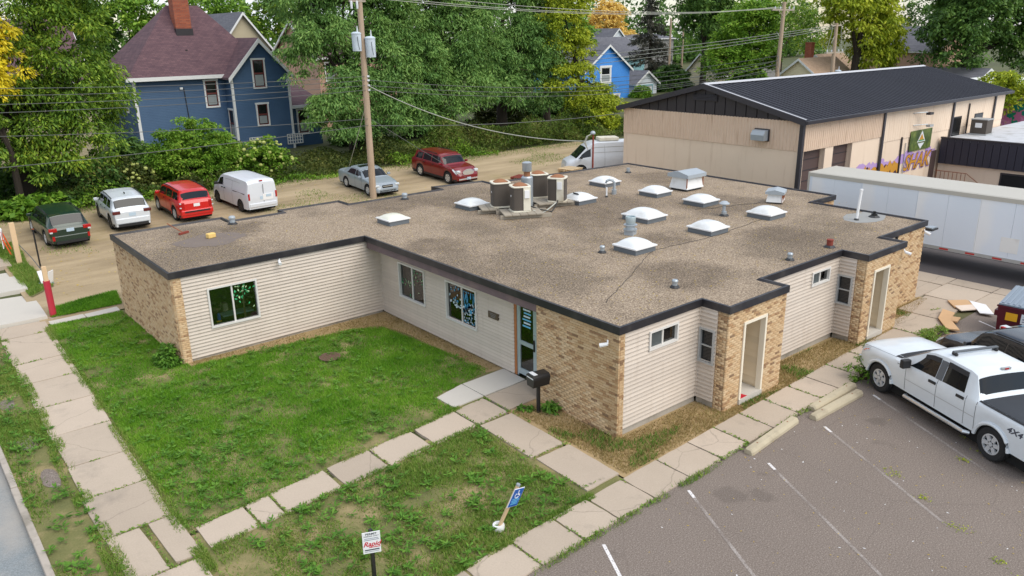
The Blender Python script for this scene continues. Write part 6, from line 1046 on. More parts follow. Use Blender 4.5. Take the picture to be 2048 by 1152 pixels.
# big dark blue house with hipped roof and gabled wing
hb = empty('blue_house', (8, 52, 1.2), 0, 'dark blue clapboard house with brown hipped roof and brick chimney', 'house')
hx0, hx1, hy0, hy1, zE = 3.0, 13.2, 50, 58.5, 7.0
MB().bb(hx0, hx1, hy0, hy1, .6, zE).build('wall', 'clap_blue', hb); o_ = .45; ax, bx2, ry, rz_ = 7.2, 9.6, 53.7, 12.1
E_ = [(hx0 - o_, hy0 - o_, zE), (hx1 + o_, hy0 - o_, zE), (hx1 + o_, hy1 + o_, zE), (hx0 - o_, hy1 + o_, zE), (ax, ry, rz_), (bx2, ry, rz_)]
MB().add(E_ + [(x, y, zE + .02) for x, y, z in E_[:4]], [(0, 1, 5, 4), (1, 2, 5), (2, 3, 4, 5), (3, 0, 4), (3, 2, 1, 0)]).build('roof', 'shingle_brown', hb)
MB().bb(hx0 - o_ - .08, 9.6, hy0 - o_ - .12, hy0 - o_ + .04, zE - .2, zE + .06).build('gutter', 'house_trim', hb); MB().bb(hx0 - .05, hx0 + .15, hy0 - .06, hy0 + .02, 1.0, zE - .05).build('downspout', 'house_trim', hb)
c = MB().bb(7.2, 8.35, 52.0, 53.0, 10.3, 13.9).build('chimney', 'red_brick', hb); MB().bb(7.15, 8.4, 51.9, 53.1, 9.9, 10.4).build('chimney_flashing', 'wh_dark', c); MB().bb(7.35, 7.5, 51.0, 51.15, 8.6, 8.9).build('roof_vent', 'wh_dark', hb)
win(hb, 'x', hy0, 8.1, 8.95, 4.75, 6.6); win(hb, 'y', hx0, 52, 53, 4.6, 6.2)
MB().tube([(6.5, 49.95, 6.2), (6.7, 49.95, 1.2)], .03, 5).build('cable_drop', 'wire_dark', hb); MB().bb(6.2, 6.4, 49.85, 50, 6.1, 6.25).build('flood_lamp', 'white_clean', hb)
wx0, wx1, wy = 9.6, 14.1, 48.5; xm = (wx0 + wx1) / 2; m = MB(); m.bb(wx0, wx1, wy, 52, .6, 7.0); m.add([(wx0, wy, 7.0), (wx1, wy, 7.0), (xm, wy, 9.45), (wx0, 53, 7.0), (wx1, 53, 7.0), (xm, 53, 9.45)], [(0, 1, 2), (3, 5, 4)]); m.build('wing_wall', 'clap_blue', hb)
for e, cx_ in ((-1, wx0 - .35), (1, wx1 + .35)):
    zz = 7.0 - .35 * 2.45 / 2.25; MB().extr([(xm, 9.52), (cx_, zz + .07), (cx_, zz + .2), (xm, 9.66)], 'y', wy - .4, 54).build('wing_roof', 'shingle_brown', hb); MB().extr([(xm, 9.3), (cx_, zz - .14), (cx_, zz + .18), (xm, 9.63)], 'y', wy - .47, wy - .4).build('barge_board', 'house_trim', hb)
for x in (wx0, wx1): MB().bb(x - .09, x + .09, wy - .05, wy + .09, 1.0, 6.95).build('corner_board', 'house_trim', hb)
win(hb, 'x', wy, 11.35, 12.2, 6.05, 8.05); win(hb, 'x', wy, 11.35, 12.15, 3.2, 4.75); win(hb, 'y', wx0, 48.85, 49.7, 2.4, 4.4)
for x0_ in (10.4, 13.5):
    l = MB().bb(x0_, x0_ + 1.3, wy - .1, wy - .06, 1.5, 2.3).build('lattice_frame', 'clap_blue', hb)
    for k in range(7): MB().bb(x0_ + k * .21, x0_ + k * .21 + .06, wy - .14, wy - .1, 1.5, 2.3).build('lattice_bar', 'house_trim', l)
    for k in range(4): MB().bb(x0_, x0_ + 1.32, wy - .15, wy - .14, 1.5 + k * .25, 1.56 + k * .25).build('lattice_bar', 'house_trim', l)
MB().bb(14.1, 17, 49.3, 54, .6, 4.3).build('porch_wall', 'clap_blue', hb); MB().extr([(48.9, 4.3), (54, 5.6), (54, 5.7), (48.9, 4.42)], 'x', 14.0, 17.4).build('porch_roof', 'shingle_brown', hb); MB().bb(14.0, 17.4, 48.8, 48.92, 4.2, 4.44).build('gutter', 'house_trim', hb); win(hb, 'x', 49.3, 15.0, 15.8, 2.2, 4.0)
MB().bb(13.9, 14.3, 48.35, 48.45, 6.2, 6.5).build('junction_box', 'house_trim', hb)
rbl = empty('rain_barrel', (3.3, 49.3, 1.25), 0, 'grey rain barrel under the downspout of the blue house', 'barrel'); MB().lathe([(.36, 0), (.42, .5), (.38, 1.05), (.0, 1.06)], (0, 0, 0), 14).build('barrel', 'lid_grey', rbl, True, w=False)
bn2 = empty('recycling_bin', (2.4, 49.8, 1.25), 0, 'dark blue wheeled bin beside the rain barrel', 'bin'); MB().bb(-.3, .3, -.35, .35, 0, .95).build('bin', 'paint_black', bn2, w=False); MB().bb(-.33, .33, -.38, .38, .95, 1.05).build('lid', 'toy_blue', bn2, w=False)
gable_house('house', 'dim brown house with white gutter half hidden behind the left tree', -9, .8, 53.5, 62, 1.2, 7.0, 11, 'x', 'clap_tan', 'shingle_brown', wins=[('x', 53.5, -.6, .2, 4.4, 6.0)])
gable_house('house', 'tan gabled house with white trim just behind the blue house roof', 17.6, 23.0, 72, 84, 1.2, 8.6, 12.0, 'y', 'clap_tan', 'shingle_grey')
gable_house('house', 'pinkish house with red window glimpsed through the large trees', 22.5, 31, 60, 70, 1.2, 7.8, 11.0, 'x', 'clap_pink', 'shingle_brown', wins=[('x', 60, 23.2, 24.2, 5.6, 7.2), ('x', 60, 27.0, 28.0, 5.0, 6.6)])
gable_house('house', 'bright blue gabled house with white window beside the yellow-green tree', 60.2, 68.6, 62, 72, 1.0, 4.9, 7.9, 'y', 'clap_bright', 'shingle_grey', wins=[('x', 62, 63.2, 64.8, 3.4, 5.2, -1, 'house_trim', 'house_trim', .25), ('x', 62, 65.4, 66.6, .6, 1.6, -1, 'house_trim', 'house_trim', .2)])
gable_house('garage', 'small white garage with grey roof right of the bright blue house', 72.2, 76.6, 64, 71, .8, 2.7, 4.2, 'y', 'clap_white', 'shingle_grey', 'house_trim', wins=[('x', 64, 73.4, 75.6, .6, 2.3, -1, 'clap_teal', 'white_clean', .15, 'white_clean')])
gable_house('house', 'grey roofed white house far behind the bright blue house', 97, 106, 95, 106, 1.2, 6.0, 10.0, 'y', 'clap_white', 'shingle_grey'); gable_house('house', 'pale teal house mostly hidden behind the dark spruce', 90, 99, 86, 96, 1, 5.5, 8.5, 'x', 'clap_teal', 'shingle_grey'); gable_house('house', 'tan house with steep reddish brown roof between spruce and dark trees', 88.5, 97, 62.5, 68.5, 1, 3.2, 6.2, 'x', 'clap_beige', 'shingle_red'); gable_house('house', 'flat grey block far behind the slim poles', 112, 124, 100, 110, 1, 8.0, 8.8, 'x', 'clap_grey', 'shingle_grey')
gable_house('house', 'cream gabled house with tan roof and red chimney beyond the warehouse roof', 78, 86, 39.9, 45.5, 1.0, 3.9, 6.0, 'x', 'clap_beige', 'shingle_tan', wins=[('y', 78, 41.4, 42.3, 2.4, 3.6, -1, 'house_trim', 'house_trim', .12), ('y', 78, 43.0, 43.9, 2.4, 3.6, -1, 'house_trim', 'house_trim', .12)], chim=(81.5, 43.6, .4, 8.0))
gable_house('house', 'tan shingled side wing right of the cream gabled house', 86.6, 93, 42, 49, 1, 3.6, 6.2, 'x', 'clap_beige', 'shingle_tan'); gable_house('house', 'far gabled house with pale trim above the cream house', 96, 104, 62, 70, 1, 7.5, 10.8, 'y', 'clap_grey', 'shingle_grey'); gable_house('house', 'reddish house glimpsed right of the yellow-green tree', 100, 110, 36, 46, 1, 6.5, 9.5, 'y', 'clap_pink', 'shingle_grey'); gable_house('house', 'pale gabled house low behind the right end of the warehouse', 86.5, 95, 26, 36, .5, 3.0, 4.7, 'y', 'clap_white', 'shingle_grey')
# ---------------------------------------------------------------- vegetation
def leafquads(C, D, N, ln, wd, fold=.0):
    """C centres, D unit axes, N unit normals (all n,3); rhombic leaves"""
    S = np.cross(D, N); S /= np.linalg.norm(S, axis=1, keepdims=True) + 1e-9; ln = ln[:, None]; wd = wd[:, None]
    V = np.stack([C - D * ln * .5, C + S * wd * .5 + D * ln * .08, C + D * ln * .5, C - S * wd * .5 + D * ln * .08], 1).reshape(-1, 3)
    return V, np.arange(len(C) * 4).reshape(-1, 4)
def unit(a): return a / (np.linalg.norm(a, axis=1, keepdims=True) + 1e-9)
def clump_leaves(cent, rad, per, ln, wd, droop, rng, outward=None):
    """sprays of leaves round clump centres; leaves point outwards and droop"""
    n = len(cent) * per; u = unit(rng.normal(size=(n, 3))); r = rng.random(n) ** .45; ci = np.repeat(np.arange(len(cent)), per); R_ = np.repeat(rad, per)
    p = cent[ci] + u * (r * R_)[:, None] * np.array([1, 1, .55]); p[:, 2] -= droop * .35 * r ** 2 * R_
    d = unit(u * np.array([1, 1, .4]) + np.array([0, 0, -droop]) + rng.normal(size=(n, 3)) * .35); nn = unit(np.array([0, 0, 1.]) + rng.normal(size=(n, 3)) * .55)
    k = rng.uniform(.7, 1.3, n); return leafquads(p, d, nn, ln * k, wd * k)
def tree(name, label, x, y, z0, lobes, nclump, per, crad, leaf, mat, trunk=.3, droop=.5, bark='bark', seed=0, group='trees beyond the alley', hfork=.35, cat='tree', lean=(0, 0), limbs=None):
    """lobes: (dx,dy,z,rx,ry,rz) relative to the base"""
    rng = np.random.default_rng(seed + 100); t = empty(name, (x, y, z0), 0, label, cat, group)
    vol = np.array([l[3] * l[4] * l[5] for l in lobes]) ** (2 / 3.); vol /= vol.sum(); C = []
    for l, w in zip(lobes, vol):
        k = max(4, int(nclump * w)); u = unit(rng.normal(size=(k, 3))); u[:, 2] = np.where(u[:, 2] < -.55, -u[:, 2], u[:, 2]); r = .45 + .6 * rng.random(k) ** .55
        C.append(np.array(l[:3]) + u * r[:, None] * np.array(l[3:6]))
    C = np.concatenate(C); rad = rng.uniform(.45, 1.5, len(C)) * crad
    V, F = clump_leaves(C, rad, per, leaf[0], leaf[1], droop, rng); obj('crown', npmesh('crown', V, F, mat), t)
    zt = min(l[2] for l in lobes); top = max(l[2] + l[5] * .6 for l in lobes); m = MB(); fk = Vector((lean[0] * .4, lean[1] * .4, max(.8, top * hfork)))
    m.tube([(0, 0, -.3), (fk.x * .4, fk.y * .4, fk.z * .5), fk], [trunk * 1.25, trunk, trunk * .85], 9)
    for l in lobes:
        e = Vector(l[:3]) + Vector((0, 0, l[5] * .35)); mid = fk.lerp(e, .5) + Vector((rng.uniform(-.4, .4), rng.uniform(-.4, .4), rng.uniform(.0, .6))); m.tube([fk, mid, e], [trunk * .6, trunk * .36, trunk * .1], 6)
        for k in range(5):
            a = mid.lerp(e, rng.random()); b = a + Vector((rng.normal() * l[3] * .55, rng.normal() * l[4] * .55, rng.uniform(-.1, .6) * l[5])); m.tube([a, a.lerp(b, .5) + Vector((0, 0, .15)), b], [trunk * .2, trunk * .13, trunk * .04], 5)
    m.build('trunk', bark, t, True, w=False); return t
def shrub(name, label, x, y, rx, ry, rz, n, per, leaf, mat, seed, group='shrubs along the alley', cat='shrub', flowers=0, z=None, crad=.3):
    rng = np.random.default_rng(seed); t = empty(name, (x, y, zg(y) if z is None else z), 0, label, cat, group); u = unit(rng.normal(size=(n, 3))); u[:, 2] = abs(u[:, 2]); r = .4 + .65 * rng.random(n) ** .5; C = u * r[:, None] * np.array([rx, ry, rz])
    V, F = clump_leaves(C, rng.uniform(.7, 1.3, n) * crad, per, *leaf, .35, rng); obj('foliage', npmesh('foliage', V, F, mat), t); m = MB()
    for k in range(7): c = C[rng.integers(n)]; m.tube([(0, 0, -.1), (c[0] * .4, c[1] * .4, c[2] * .6), tuple(c)], [.05, .035, .015], 5)
    m.build('stem', 'bark', t, True, w=False)
    if flowers:
        k = flowers; u = unit(rng.normal(size=(k, 3))); u[:, 2] = abs(u[:, 2]) * .9; u[:, 1] = -abs(u[:, 1]); C = u * np.array([rx, ry, rz]) * 1.06; b = MB()
        for i, c in enumerate(C):
            s = rng.uniform(.08, .14); MB().lathe([(.3 * s, -s * .7), (.9 * s, -s * .3), (s, .2 * s), (.7 * s, .7 * s), (.0, s * .9)], tuple(c), 8).build('flower_head', 'leaf_flower', t, True, w=False)
    return t
# --- the large trees
tree('broadleaf_tree', 'large spreading tree with drooping green foliage at the left edge', -6.1, 39.5, .95, [(0, 0, 10, 4.6, 3.6, 4.4), (-3.8, -.5, 7.8, 3.6, 3.2, 4.0), (3.2, -.2, 7.2, 2.8, 2.6, 4.4), (-.5, -1.4, 4.6, 4.6, 2.2, 2.6), (2.0, -1.2, 3.4, 3.0, 2.0, 2.2), (-5.0, -1.0, 3.8, 2.4, 2.0, 2.6), (3.6, 0, 12.5, 2.4, 2.4, 2.8), (-1.5, -2.0, 2.4, 4.6, 1.6, 1.7), (3.4, -1.0, 5.6, 2.4, 2.0, 2.6), (-5.2, -.6, 11, 3, 2.6, 3.4)], 760, 130, .9, (.26, .095), 'leaf_left', .42, .7, 'bark_dark', 1)
tree('yellow_tree', 'bright yellow autumn tree at the upper left edge', -6.9, 36.9, .9, [(0, 0, 8.2, 1.5, 1.4, 1.9), (-.6, -.3, 6.8, 1.2, 1.2, 1.1)], 110, 90, .5, (.24, .09), 'leaf_yellow', .18, .6, 'bark_dark', 2)
tree('feathery_tree', 'tall feathery green tree behind the transformer pole, nearest the blue house', 16.5, 43, 1.1, [(0, 0, 10.5, 4.2, 3.4, 3.6), (-2.6, -1.2, 7.0, 3.0, 2.6, 3.0), (2.4, -1.4, 6.4, 3.0, 2.6, 3.2), (0, -2.6, 3.6, 4.4, 2.2, 2.6), (-2.4, -2.6, 2.6, 2.6, 1.6, 2.0), (2.2, -2.8, 2.6, 2.6, 1.6, 2.0), (-3.2, 0, 11.8, 3.0, 2.6, 2.8), (3.4, 0, 12.3, 2.8, 2.6, 2.6)], 600, 150, .95, (.3, .085), 'leaf_blue', .36, .7, 'bark_dark', 3)
tree('feathery_tree', 'broad feathery green tree behind the dark red crossover', 23.4, 42.6, 1.1, [(0, 0, 11.2, 4.2, 3.4, 3.6), (-2.2, -1.2, 6.4, 3.2, 2.6, 2.6), (2.4, -1.4, 8.0, 3.2, 2.6, 3.2), (-1.2, -2.4, 4.0, 3.6, 2.0, 2.4), (2.4, -2.0, 4.6, 2.6, 1.8, 2.4), (-2.6, -2.6, 2.6, 2.2, 1.5, 1.9), (3.4, -.6, 11.6, 2.8, 2.6, 2.8), (-3.6, 0, 10.4, 2.6, 2.4, 2.8)], 600, 150, .95, (.3, .085), 'leaf_blue', .4, .7, 'bark_dark', 4)
tree('feathery_tree', 'dark feathery tree with a leaning trunk, rightmost of the feathery trees', 32.0, 44, 1.1, [(0, 0, 11.4, 3.8, 3.2, 3.4), (2.0, -1.2, 7.0, 3.2, 2.6, 3.0), (-1.8, -1.0, 6.4, 2.6, 2.4, 2.6), (2.8, -1.8, 3.6, 2.8, 1.8, 2.6), (-2.2, -1.8, 4.2, 2.6, 1.8, 2.2), (-2.6, 0, 12, 2.6, 2.4, 2.6), (3.4, .6, 12.4, 2.6, 2.4, 2.6), (5.2, 0, 8.6, 2.4, 2.2, 3.4)], 640, 140, .95, (.32, .09), 'leaf_blue', .44, .7, 'bark_dark', 5, hfork=.4)
tree('slender_tree', 'loose yellow-green tree with dark slanting limbs left of the warehouse', 38.4, 40.8, .9, [(-1.8, 0, 9.2, 2.2, 1.8, 2.8), (-.6, 0, 6.4, 2.0, 1.8, 2.4), (1.9, -.4, 3.2, 1.8, 1.6, 1.2), (-.6, .4, 11.8, 2.4, 1.8, 2.2), (-2.0, -.6, 4.4, 1.8, 1.6, 2.0), (.4, -1.0, 2.4, 2.2, 1.6, 1.6), (3.4, -.6, 2.0, 1.8, 1.4, 1.2)], 300, 95, .75, (.26, .11), 'leaf_yellowgreen', .26, .6, 'bark_dark', 6)
tree('green_tree', 'dull green tree filling the gap behind the loose yellow-green tree', 41.5, 48.5, 1.1, [(0, 0, 10.0, 3.2, 2.6, 4.0), (-2.4, 0, 7.4, 2.4, 2.2, 3.0)], 200, 62, .9, (.36, .14), 'leaf_dark', .32, .6, 'bark_dark', 7)
tree('dark_tree', 'tall dark green tree behind the slim far poles, left of the crossarm pole', 84.5, 62, 1.0, [(0, 0, 9.5, 4.6, 4, 4.6), (-2.4, -1, 13, 4.2, 3.4, 4.2), (3.8, -.5, 8, 3.6, 3, 4.4), (0, 0, 15, 4, 3.6, 3)], 360, 62, 1.2, (.55, .22), 'leaf_dark', .45, .6, 'bark_dark', 8)
tree('green_tree', 'mid green upright tree just left of the crossarm pole', 76.0, 49.5, 1.0, [(0, 0, 7.0, 4.4, 3.4, 4.8), (-3.0, 0, 4.4, 3.2, 2.6, 3.2), (2.6, 0, 9.0, 3.2, 2.6, 3.2), (4.2, 0, 5.2, 2.6, 2.2, 3.0)], 420, 76, .95, (.45, .18), 'leaf_shrub', .36, .2, 'bark', 9)
tree('yellowgreen_tree', 'broad yellow-green tree with drooping sprays above the right half of the warehouse roof', 84.5, 39, 1.0, [(0, 0, 9.6, 4.6, 4, 4.6), (4.2, -.5, 7.0, 3.6, 3, 3.6), (-4.2, 0, 12, 3.4, 3, 3.4), (1.5, 0, 13.4, 4.4, 3.4, 3.2), (3.5, -1, 4.6, 3.4, 2.6, 2.6)], 460, 62, 1.1, (.5, .2), 'leaf_yellowgreen', .5, .8, 'bark_dark', 10)
tree('dark_tree', 'huge dark green tree at the upper right edge', 95.5, 30.5, .5, [(0, 0, 9.0, 5.6, 5, 4.8), (-4.4, 0, 7, 4.2, 3.6, 4.6), (4.6, -2, 9.4, 4.6, 4.2, 4.6), (-1, 0, 13.4, 5.4, 4.4, 3.6), (6.5, -4, 6.0, 3.6, 3, 4.0), (8, -6, 11, 4, 4, 4)], 640, 62, 1.15, (.5, .22), 'leaf_dark', .6, .6, 'bark_dark', 11)
tree('small_tree', 'small yellow-green tree at the right edge above the mural wall', 66.2, 15.8, .0, [(0, 0, 4.2, 2.0, 1.8, 1.8), (-2.2, 0, 3.4, 1.4, 1.4, 1.2), (1.4, -.6, 3.2, 1.6, 1.6, 1.6)], 130, 60, .65, (.34, .13), 'leaf_yellowgreen', .16, .4, 'bark', 12)
tree('yellow_tree', 'pale orange autumn tree far beyond the bright blue house', 112, 108, 1.2, [(0, 0, 9.6, 4.6, 4, 4.6), (3.8, 0, 6.4, 3.6, 3, 3.4)], 150, 50, 1.5, (.7, .32), 'leaf_orange', .3, .4, 'bark', 13)
tree('green_tree', 'round green tree between the orange tree and the yellow-green tree', 86, 92, 1.2, [(0, 0, 6.4, 4.6, 4, 4.4)], 130, 50, 1.5, (.7, .32), 'leaf_shrub', .3, .4, 'bark', 14)
for k, (x, y, r, zc, mt, lb) in enumerate(((9.5, 98, 4.0, 10.5, 'leaf_dark', 'far dark tree peeking above the left end of the blue house roof'), (15.6, 96, 3.6, 11.0, 'leaf_shrub', 'far round tree peeking right of the brick chimney'), (30, 104, 5.2, 10.2, 'leaf_shrub', 'far yellowish tree above the tan gabled house'), (37, 100, 4.4, 10.4, 'leaf_left', 'far tree right of the tan gabled house'), (118, 84, 6, 7.5, 'leaf_shrub', 'far green tree right of the dark spruce'), (130, 78, 7, 9, 'leaf_left', 'far yellowish tree between the two dark trees'), (130, 50, 6, 8, 'leaf_dark', 'far tree behind the cream house'), (135, 28, 7, 9, 'leaf_dark', 'far tree behind the huge dark tree'))):
    tree('far_tree', lb, x, y, 1.2, [(0, 0, zc, r, r, r * .9), (r * .7, 0, zc * .75, r * .7, r * .7, r * .8)], 110, 50, r * .3, (.62, .28), mt, .3, .4, 'bark', 20 + k, 'far trees on the skyline')
# --- spruce
sp = empty('spruce_tree', (93.5, 80, 1.2), 0, 'tall sparse dark spruce left of the slim far poles', 'tree', 'trees beyond the alley'); rng = np.random.default_rng(5); hS = 16.5; m = MB(); m.tube([(0, 0, 0), (0, 0, hS)], [.35, .04], 7); Cs, Ds, Ns, Ls, Ws = [], [], [], [], []
for i in range(150):
    z = 1.0 + (hS - 1.2) * (i / 150); rr_ = (hS - z) / hS * 5.4 * rng.uniform(.65, 1.1) + .3; a = rng.uniform(0, 6.283); tip = Vector((math.cos(a) * rr_, math.sin(a) * rr_, z - rr_ * .22)); m.tube([(0, 0, z), tip * .5 + Vector((0, 0, z * .5 + .05)), tip], [.05, .03, .01], 4); k = int(60 * rr_ / 3) + 20
    t = rng.random(k) ** .7; p = np.array([[tip.x * q, tip.y * q, z + (tip.z - z) * q - .1 * (1 - q)] for q in t]); Cs.append(p + rng.normal(size=(k, 3)) * .16); Ds.append(unit(np.array([tip.x, tip.y, -.3 * rr_]) / max(rr_, .3) + rng.normal(size=(k, 3)) * .6 + np.array([0, 0, -.5]))); Ns.append(unit(rng.normal(size=(k, 3)) + [0, 0, .6])); Ls.append(rng.uniform(.35, .7, k)); Ws.append(rng.uniform(.08, .16, k))
m.build('trunk', 'bark_dark', sp, True, w=False); V, F = leafquads(np.concatenate(Cs), np.concatenate(Ds), np.concatenate(Ns), np.concatenate(Ls), np.concatenate(Ws)); obj('crown', npmesh('crown', V, F, 'leaf_spruce'), sp)
# --- shrubs along the alley
shrub('large_shrub', 'big bright green shrub in front of the blue house, above the white van', 2.9, 38.6, 3.1, 1.8, 4.0, 340, 90, (.2, .085), 'leaf_shrub', 31, crad=.45)
shrub('hydrangea', 'flowering hydrangea with pale yellow heads left of the big bright shrub', -1.4, 38.0, 2.0, 1.2, 2.1, 120, 60, (.2, .1), 'leaf_under', 32, flowers=40, crad=.4)
shrub('hydrangea', 'flowering hydrangea with pale yellow heads right of the big bright shrub', 7.1, 38.4, 2.2, 1.2, 2.6, 140, 60, (.2, .1), 'leaf_shrub', 33, flowers=60, crad=.4)
shrub('leafy_shrub', 'low broad-leaved light green shrub behind the green wagon', -6.6, 36.0, 2.2, 1.0, 1.1, 90, 40, (.34, .22), 'leaf_shrub', 34, crad=.35)
shrub('leafy_shrub', 'yellowish bush at the foot of the loose yellow-green tree', 38.5, 38.6, 2.6, 1.4, 2.2, 110, 50, (.26, .12), 'leaf_yellowgreen', 35, crad=.5)
shrub('leafy_shrub', 'yellow-leaved bush low behind the right end of the warehouse roof', 61.3, 16.0, 1.9, 1.2, 2.0, 70, 50, (.26, .12), 'leaf_yellow', 36, crad=.5, z=2.9); shrub('leafy_shrub', 'dark shrub between the red car and the white van noses', 1.3, 35.9, 1.2, .7, 1.2, 50, 50, (.2, .1), 'leaf_under', 37, crad=.35)
shrub('leafy_shrub', 'green weedy bush at the front wheel of the white truck', 8.05, -2.25, .5, .4, 1.0, 26, 40, (.12, .03), 'leaf_shrub', 38, z=0, crad=.2, group='weeds in the front lot')
shrub('leafy_shrub', 'low weedy bush beside the long bent carton', 12.9, -2.1, .9, .3, .25, 30, 40, (.12, .03), 'grass_mixed', 39, z=0, crad=.2, group='weeds in the front lot')
shrub('leafy_shrub', 'dark weeds at the foot of the left brick corner', -6.95, 12.6, .32, .6, .6, 30, 40, (.13, .06), 'weed_leaf', 40, z=0, crad=.18, group='weeds by the walls'); shrub('leafy_shrub', 'green weeds right beside the mailbox post', -.15, 2.25, .22, .2, .28, 14, 24, (.16, .05), 'weed_leaf', 41, z=0, crad=.15, group='weeds by the walls'); shrub('leafy_shrub', 'green weeds left of the mailbox post', -.62, 2.75, .16, .16, .16, 8, 24, (.15, .05), 'weed_leaf', 42, z=0, crad=.14, group='weeds by the walls')
# --- uncountable ground cover
def cover(name, label, xs, ys, n, hgt, leaf, mat, dens=None, seed=0, zf=None, cat='undergrowth'):
    rng = np.random.default_rng(seed); x = rng.uniform(*xs, n * 2); y = rng.uniform(*ys, n * 2); d = vnoise(x, y, .5) if dens is None else dens(x, y); k = rng.random(n * 2) < d; x, y = x[k][:n], y[k][:n]; z = np.array([zg(v) for v in y]) if zf is None else zf(x, y)
    hh = hgt * (.15 + vnoise(x, y, .45) ** 2 * 2.6); p = np.stack([x, y, z + rng.random(len(x)) ** .7 * hh], 1); d_ = unit(rng.normal(size=(len(x), 3)) + [0, 0, .25]); nn = unit(rng.normal(size=(len(x), 3)) * .7 + [0, 0, 1]); s = rng.uniform(.6, 1.4, len(x))
    V, F = leafquads(p, d_, nn, leaf[0] * s, leaf[1] * s); return tag(obj(name, npmesh(name, V, F, mat)), label, cat, kind='stuff')
emb = lambda x, y: 1.6 * np.clip((y - 36.2) / 4, 0, 1)
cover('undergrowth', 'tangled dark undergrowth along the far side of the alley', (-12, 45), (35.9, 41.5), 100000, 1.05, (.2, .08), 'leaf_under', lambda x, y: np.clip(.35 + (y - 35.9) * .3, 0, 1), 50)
cover('undergrowth', 'light green weeds in patches along the alley edge', (-10, 45), (35.2, 38.5), 12000, .6, (.2, .08), 'leaf_shrub', lambda x, y: (vnoise(x, y, .4) > .55) * .9, 51); cover('undergrowth', 'tall grasses on the bank right of the dark red crossover', (18, 44), (36.2, 40.5), 22000, 1.1, (.3, .04), 'grass_mixed', None, 52)
cover('undergrowth', 'shaded plants beneath the left tree', (-14, 1), (36.2, 44), 26000, 1.0, (.26, .14), 'leaf_dark', None, 53); cover('far_woods', 'mass of distant tree foliage along the horizon', (-60, 230), (125, 150), 60000, 11, (1.2, .6), 'leaf_dark', lambda x, y: .3 + .7 * vnoise(x, y, .06), 54, cat='woods')
def inpoly(x, y, poly):
    r = np.zeros(len(x), bool); n = len(poly)
    for i in range(n):
        (x0, y0), (x1, y1) = poly[i], poly[(i + 1) % n]; c = ((y0 > y) != (y1 > y)) & (x < (x1 - x0) * (y - y0) / (y1 - y0 + 1e-12) + x0); r ^= c
    return r
def blades(name, label, poly, n, h, w, mat, dens=None, seed=0, z0=0.0, cat='grass'):
    rng = np.random.default_rng(seed); P = np.array(poly); lo, hi = P.min(0), P.max(0); N = n * 4; x = rng.uniform(lo[0], hi[0], N); y = rng.uniform(lo[1], hi[1], N); k = inpoly(x, y, poly)
    if dens is not None: k &= rng.random(N) < dens(x, y)
    x, y = x[k][:n], y[k][:n]; n = len(x); z = np.array([zg(v) for v in y]) + z0; a = rng.uniform(0, 6.283, n); b = rng.uniform(0, 6.283, n); ht = h * rng.uniform(.5, 1.3, n) * (.6 + .8 * vnoise(x, y, .7)); wd = w * rng.uniform(.6, 1.3, n); ln = ht * rng.uniform(.3, 1.0, n)
    base = np.stack([x, y, z], 1); s = np.stack([np.cos(a), np.sin(a), 0 * a], 1) * wd[:, None] * .5; tip = base + np.stack([np.cos(b) * ln, np.sin(b) * ln, ht], 1)
    V = np.stack([base - s, base + s, tip], 1).reshape(-1, 3); return tag(obj(name, npmesh(name, V, np.arange(n * 3).reshape(-1, 3), mat)), label, cat, kind='stuff')
LAWN = [(-9.42, 3.2), (-2, 4.0), (-2.1, 5.0), (.3, 5.5), (-.25, 10.8), (-1.2, 11.4), (-6.5, 11.9), (-6.7, 19.0), (-9.15, 19.0)]
def bare(x, y): return np.clip(1.25 - 1.5 * np.exp(-((y - 3.4 - .08 * (x + 5)) / 1.0) ** 2) * (vnoise(x, y, .6) > .4), .12, 1)
blades('lawn_grass', 'dense bright green grass of the front lawn', LAWN, 190000, .07, .016, 'grass_green', lambda x, y: np.clip(.15 + vnoise(x, y, .8) * .95 + (vnoise(x, y, 2.6) - .5) * 1.1, .06, 1) * bare(x, y), 60)
SOUTH = [(-9.4, -1.8), (-2.35, -1.35), (-2.2, 2.75), (-9.3, 2.25)]
def sd(x, y): v = vnoise(x, y, .8) * .4 + vnoise(x, y, 2.3) * .6; return np.clip((v - .33) * 2.6 + .5 * np.exp(-((x + 2.9 - .2 * y) / 1.1) ** 2), .05, 1)
blades('lawn_grass', 'patchy thin grass on the small front corner lawn', SOUTH, 34000, .07, .022, 'grass_mixed', sd, 61)
blades('lawn_grass', 'weedy grass on the strip between kerb and sidewalk', [(-11.85, -10), (-10.85, -10), (-10.62, 20), (-11.85, 22)], 30000, .09, .022, 'grass_mixed', lambda x, y: np.clip((vnoise(x, y, .5) - .25) * 2.2, 0, 1), 62)
blades('lawn_grass', 'short grass strip beside the alley mouth', [(-8.9, 19.75), (-6.5, 19.7), (-6.3, 21.3), (-7.4, 21.1), (-8.8, 20.7)], 12000, .09, .025, 'grass_green', None, 63, .03); blades('lawn_grass', 'weedy grass round the posts at the left edge', [(-9.1, 22.6), (-8.1, 23.5), (-8.4, 27), (-8.2, 31), (-9.2, 31)], 9000, .14, .03, 'grass_mixed', None, 64, .03)
blades('dry_grass', 'dry straw-coloured grass along the parking side of the office', [(-1.0, -1.25), (12.8, -.95), (16.5, -.3), (16.4, .0), (10.3, -.05), (6, .05), (0, .0), (0, 2.9), (-.95, 2.9)], 34000, .07, .02, 'grass_dry', lambda x, y: np.clip(.3 + vnoise(x, y, 1.2), 0, 1), 65); blades('dry_grass', 'green weed tufts among the dry grass beside the office', [(-1.0, -1.25), (12.8, -.95), (16.5, -.3), (16.4, .0), (10.3, -.05), (6, .05), (0, .0), (0, 2.9), (-.95, 2.9)], 12000, .1, .025, 'weed_leaf', lambda x, y: (vnoise(x, y, 1.1) > .62) * .9, 66)
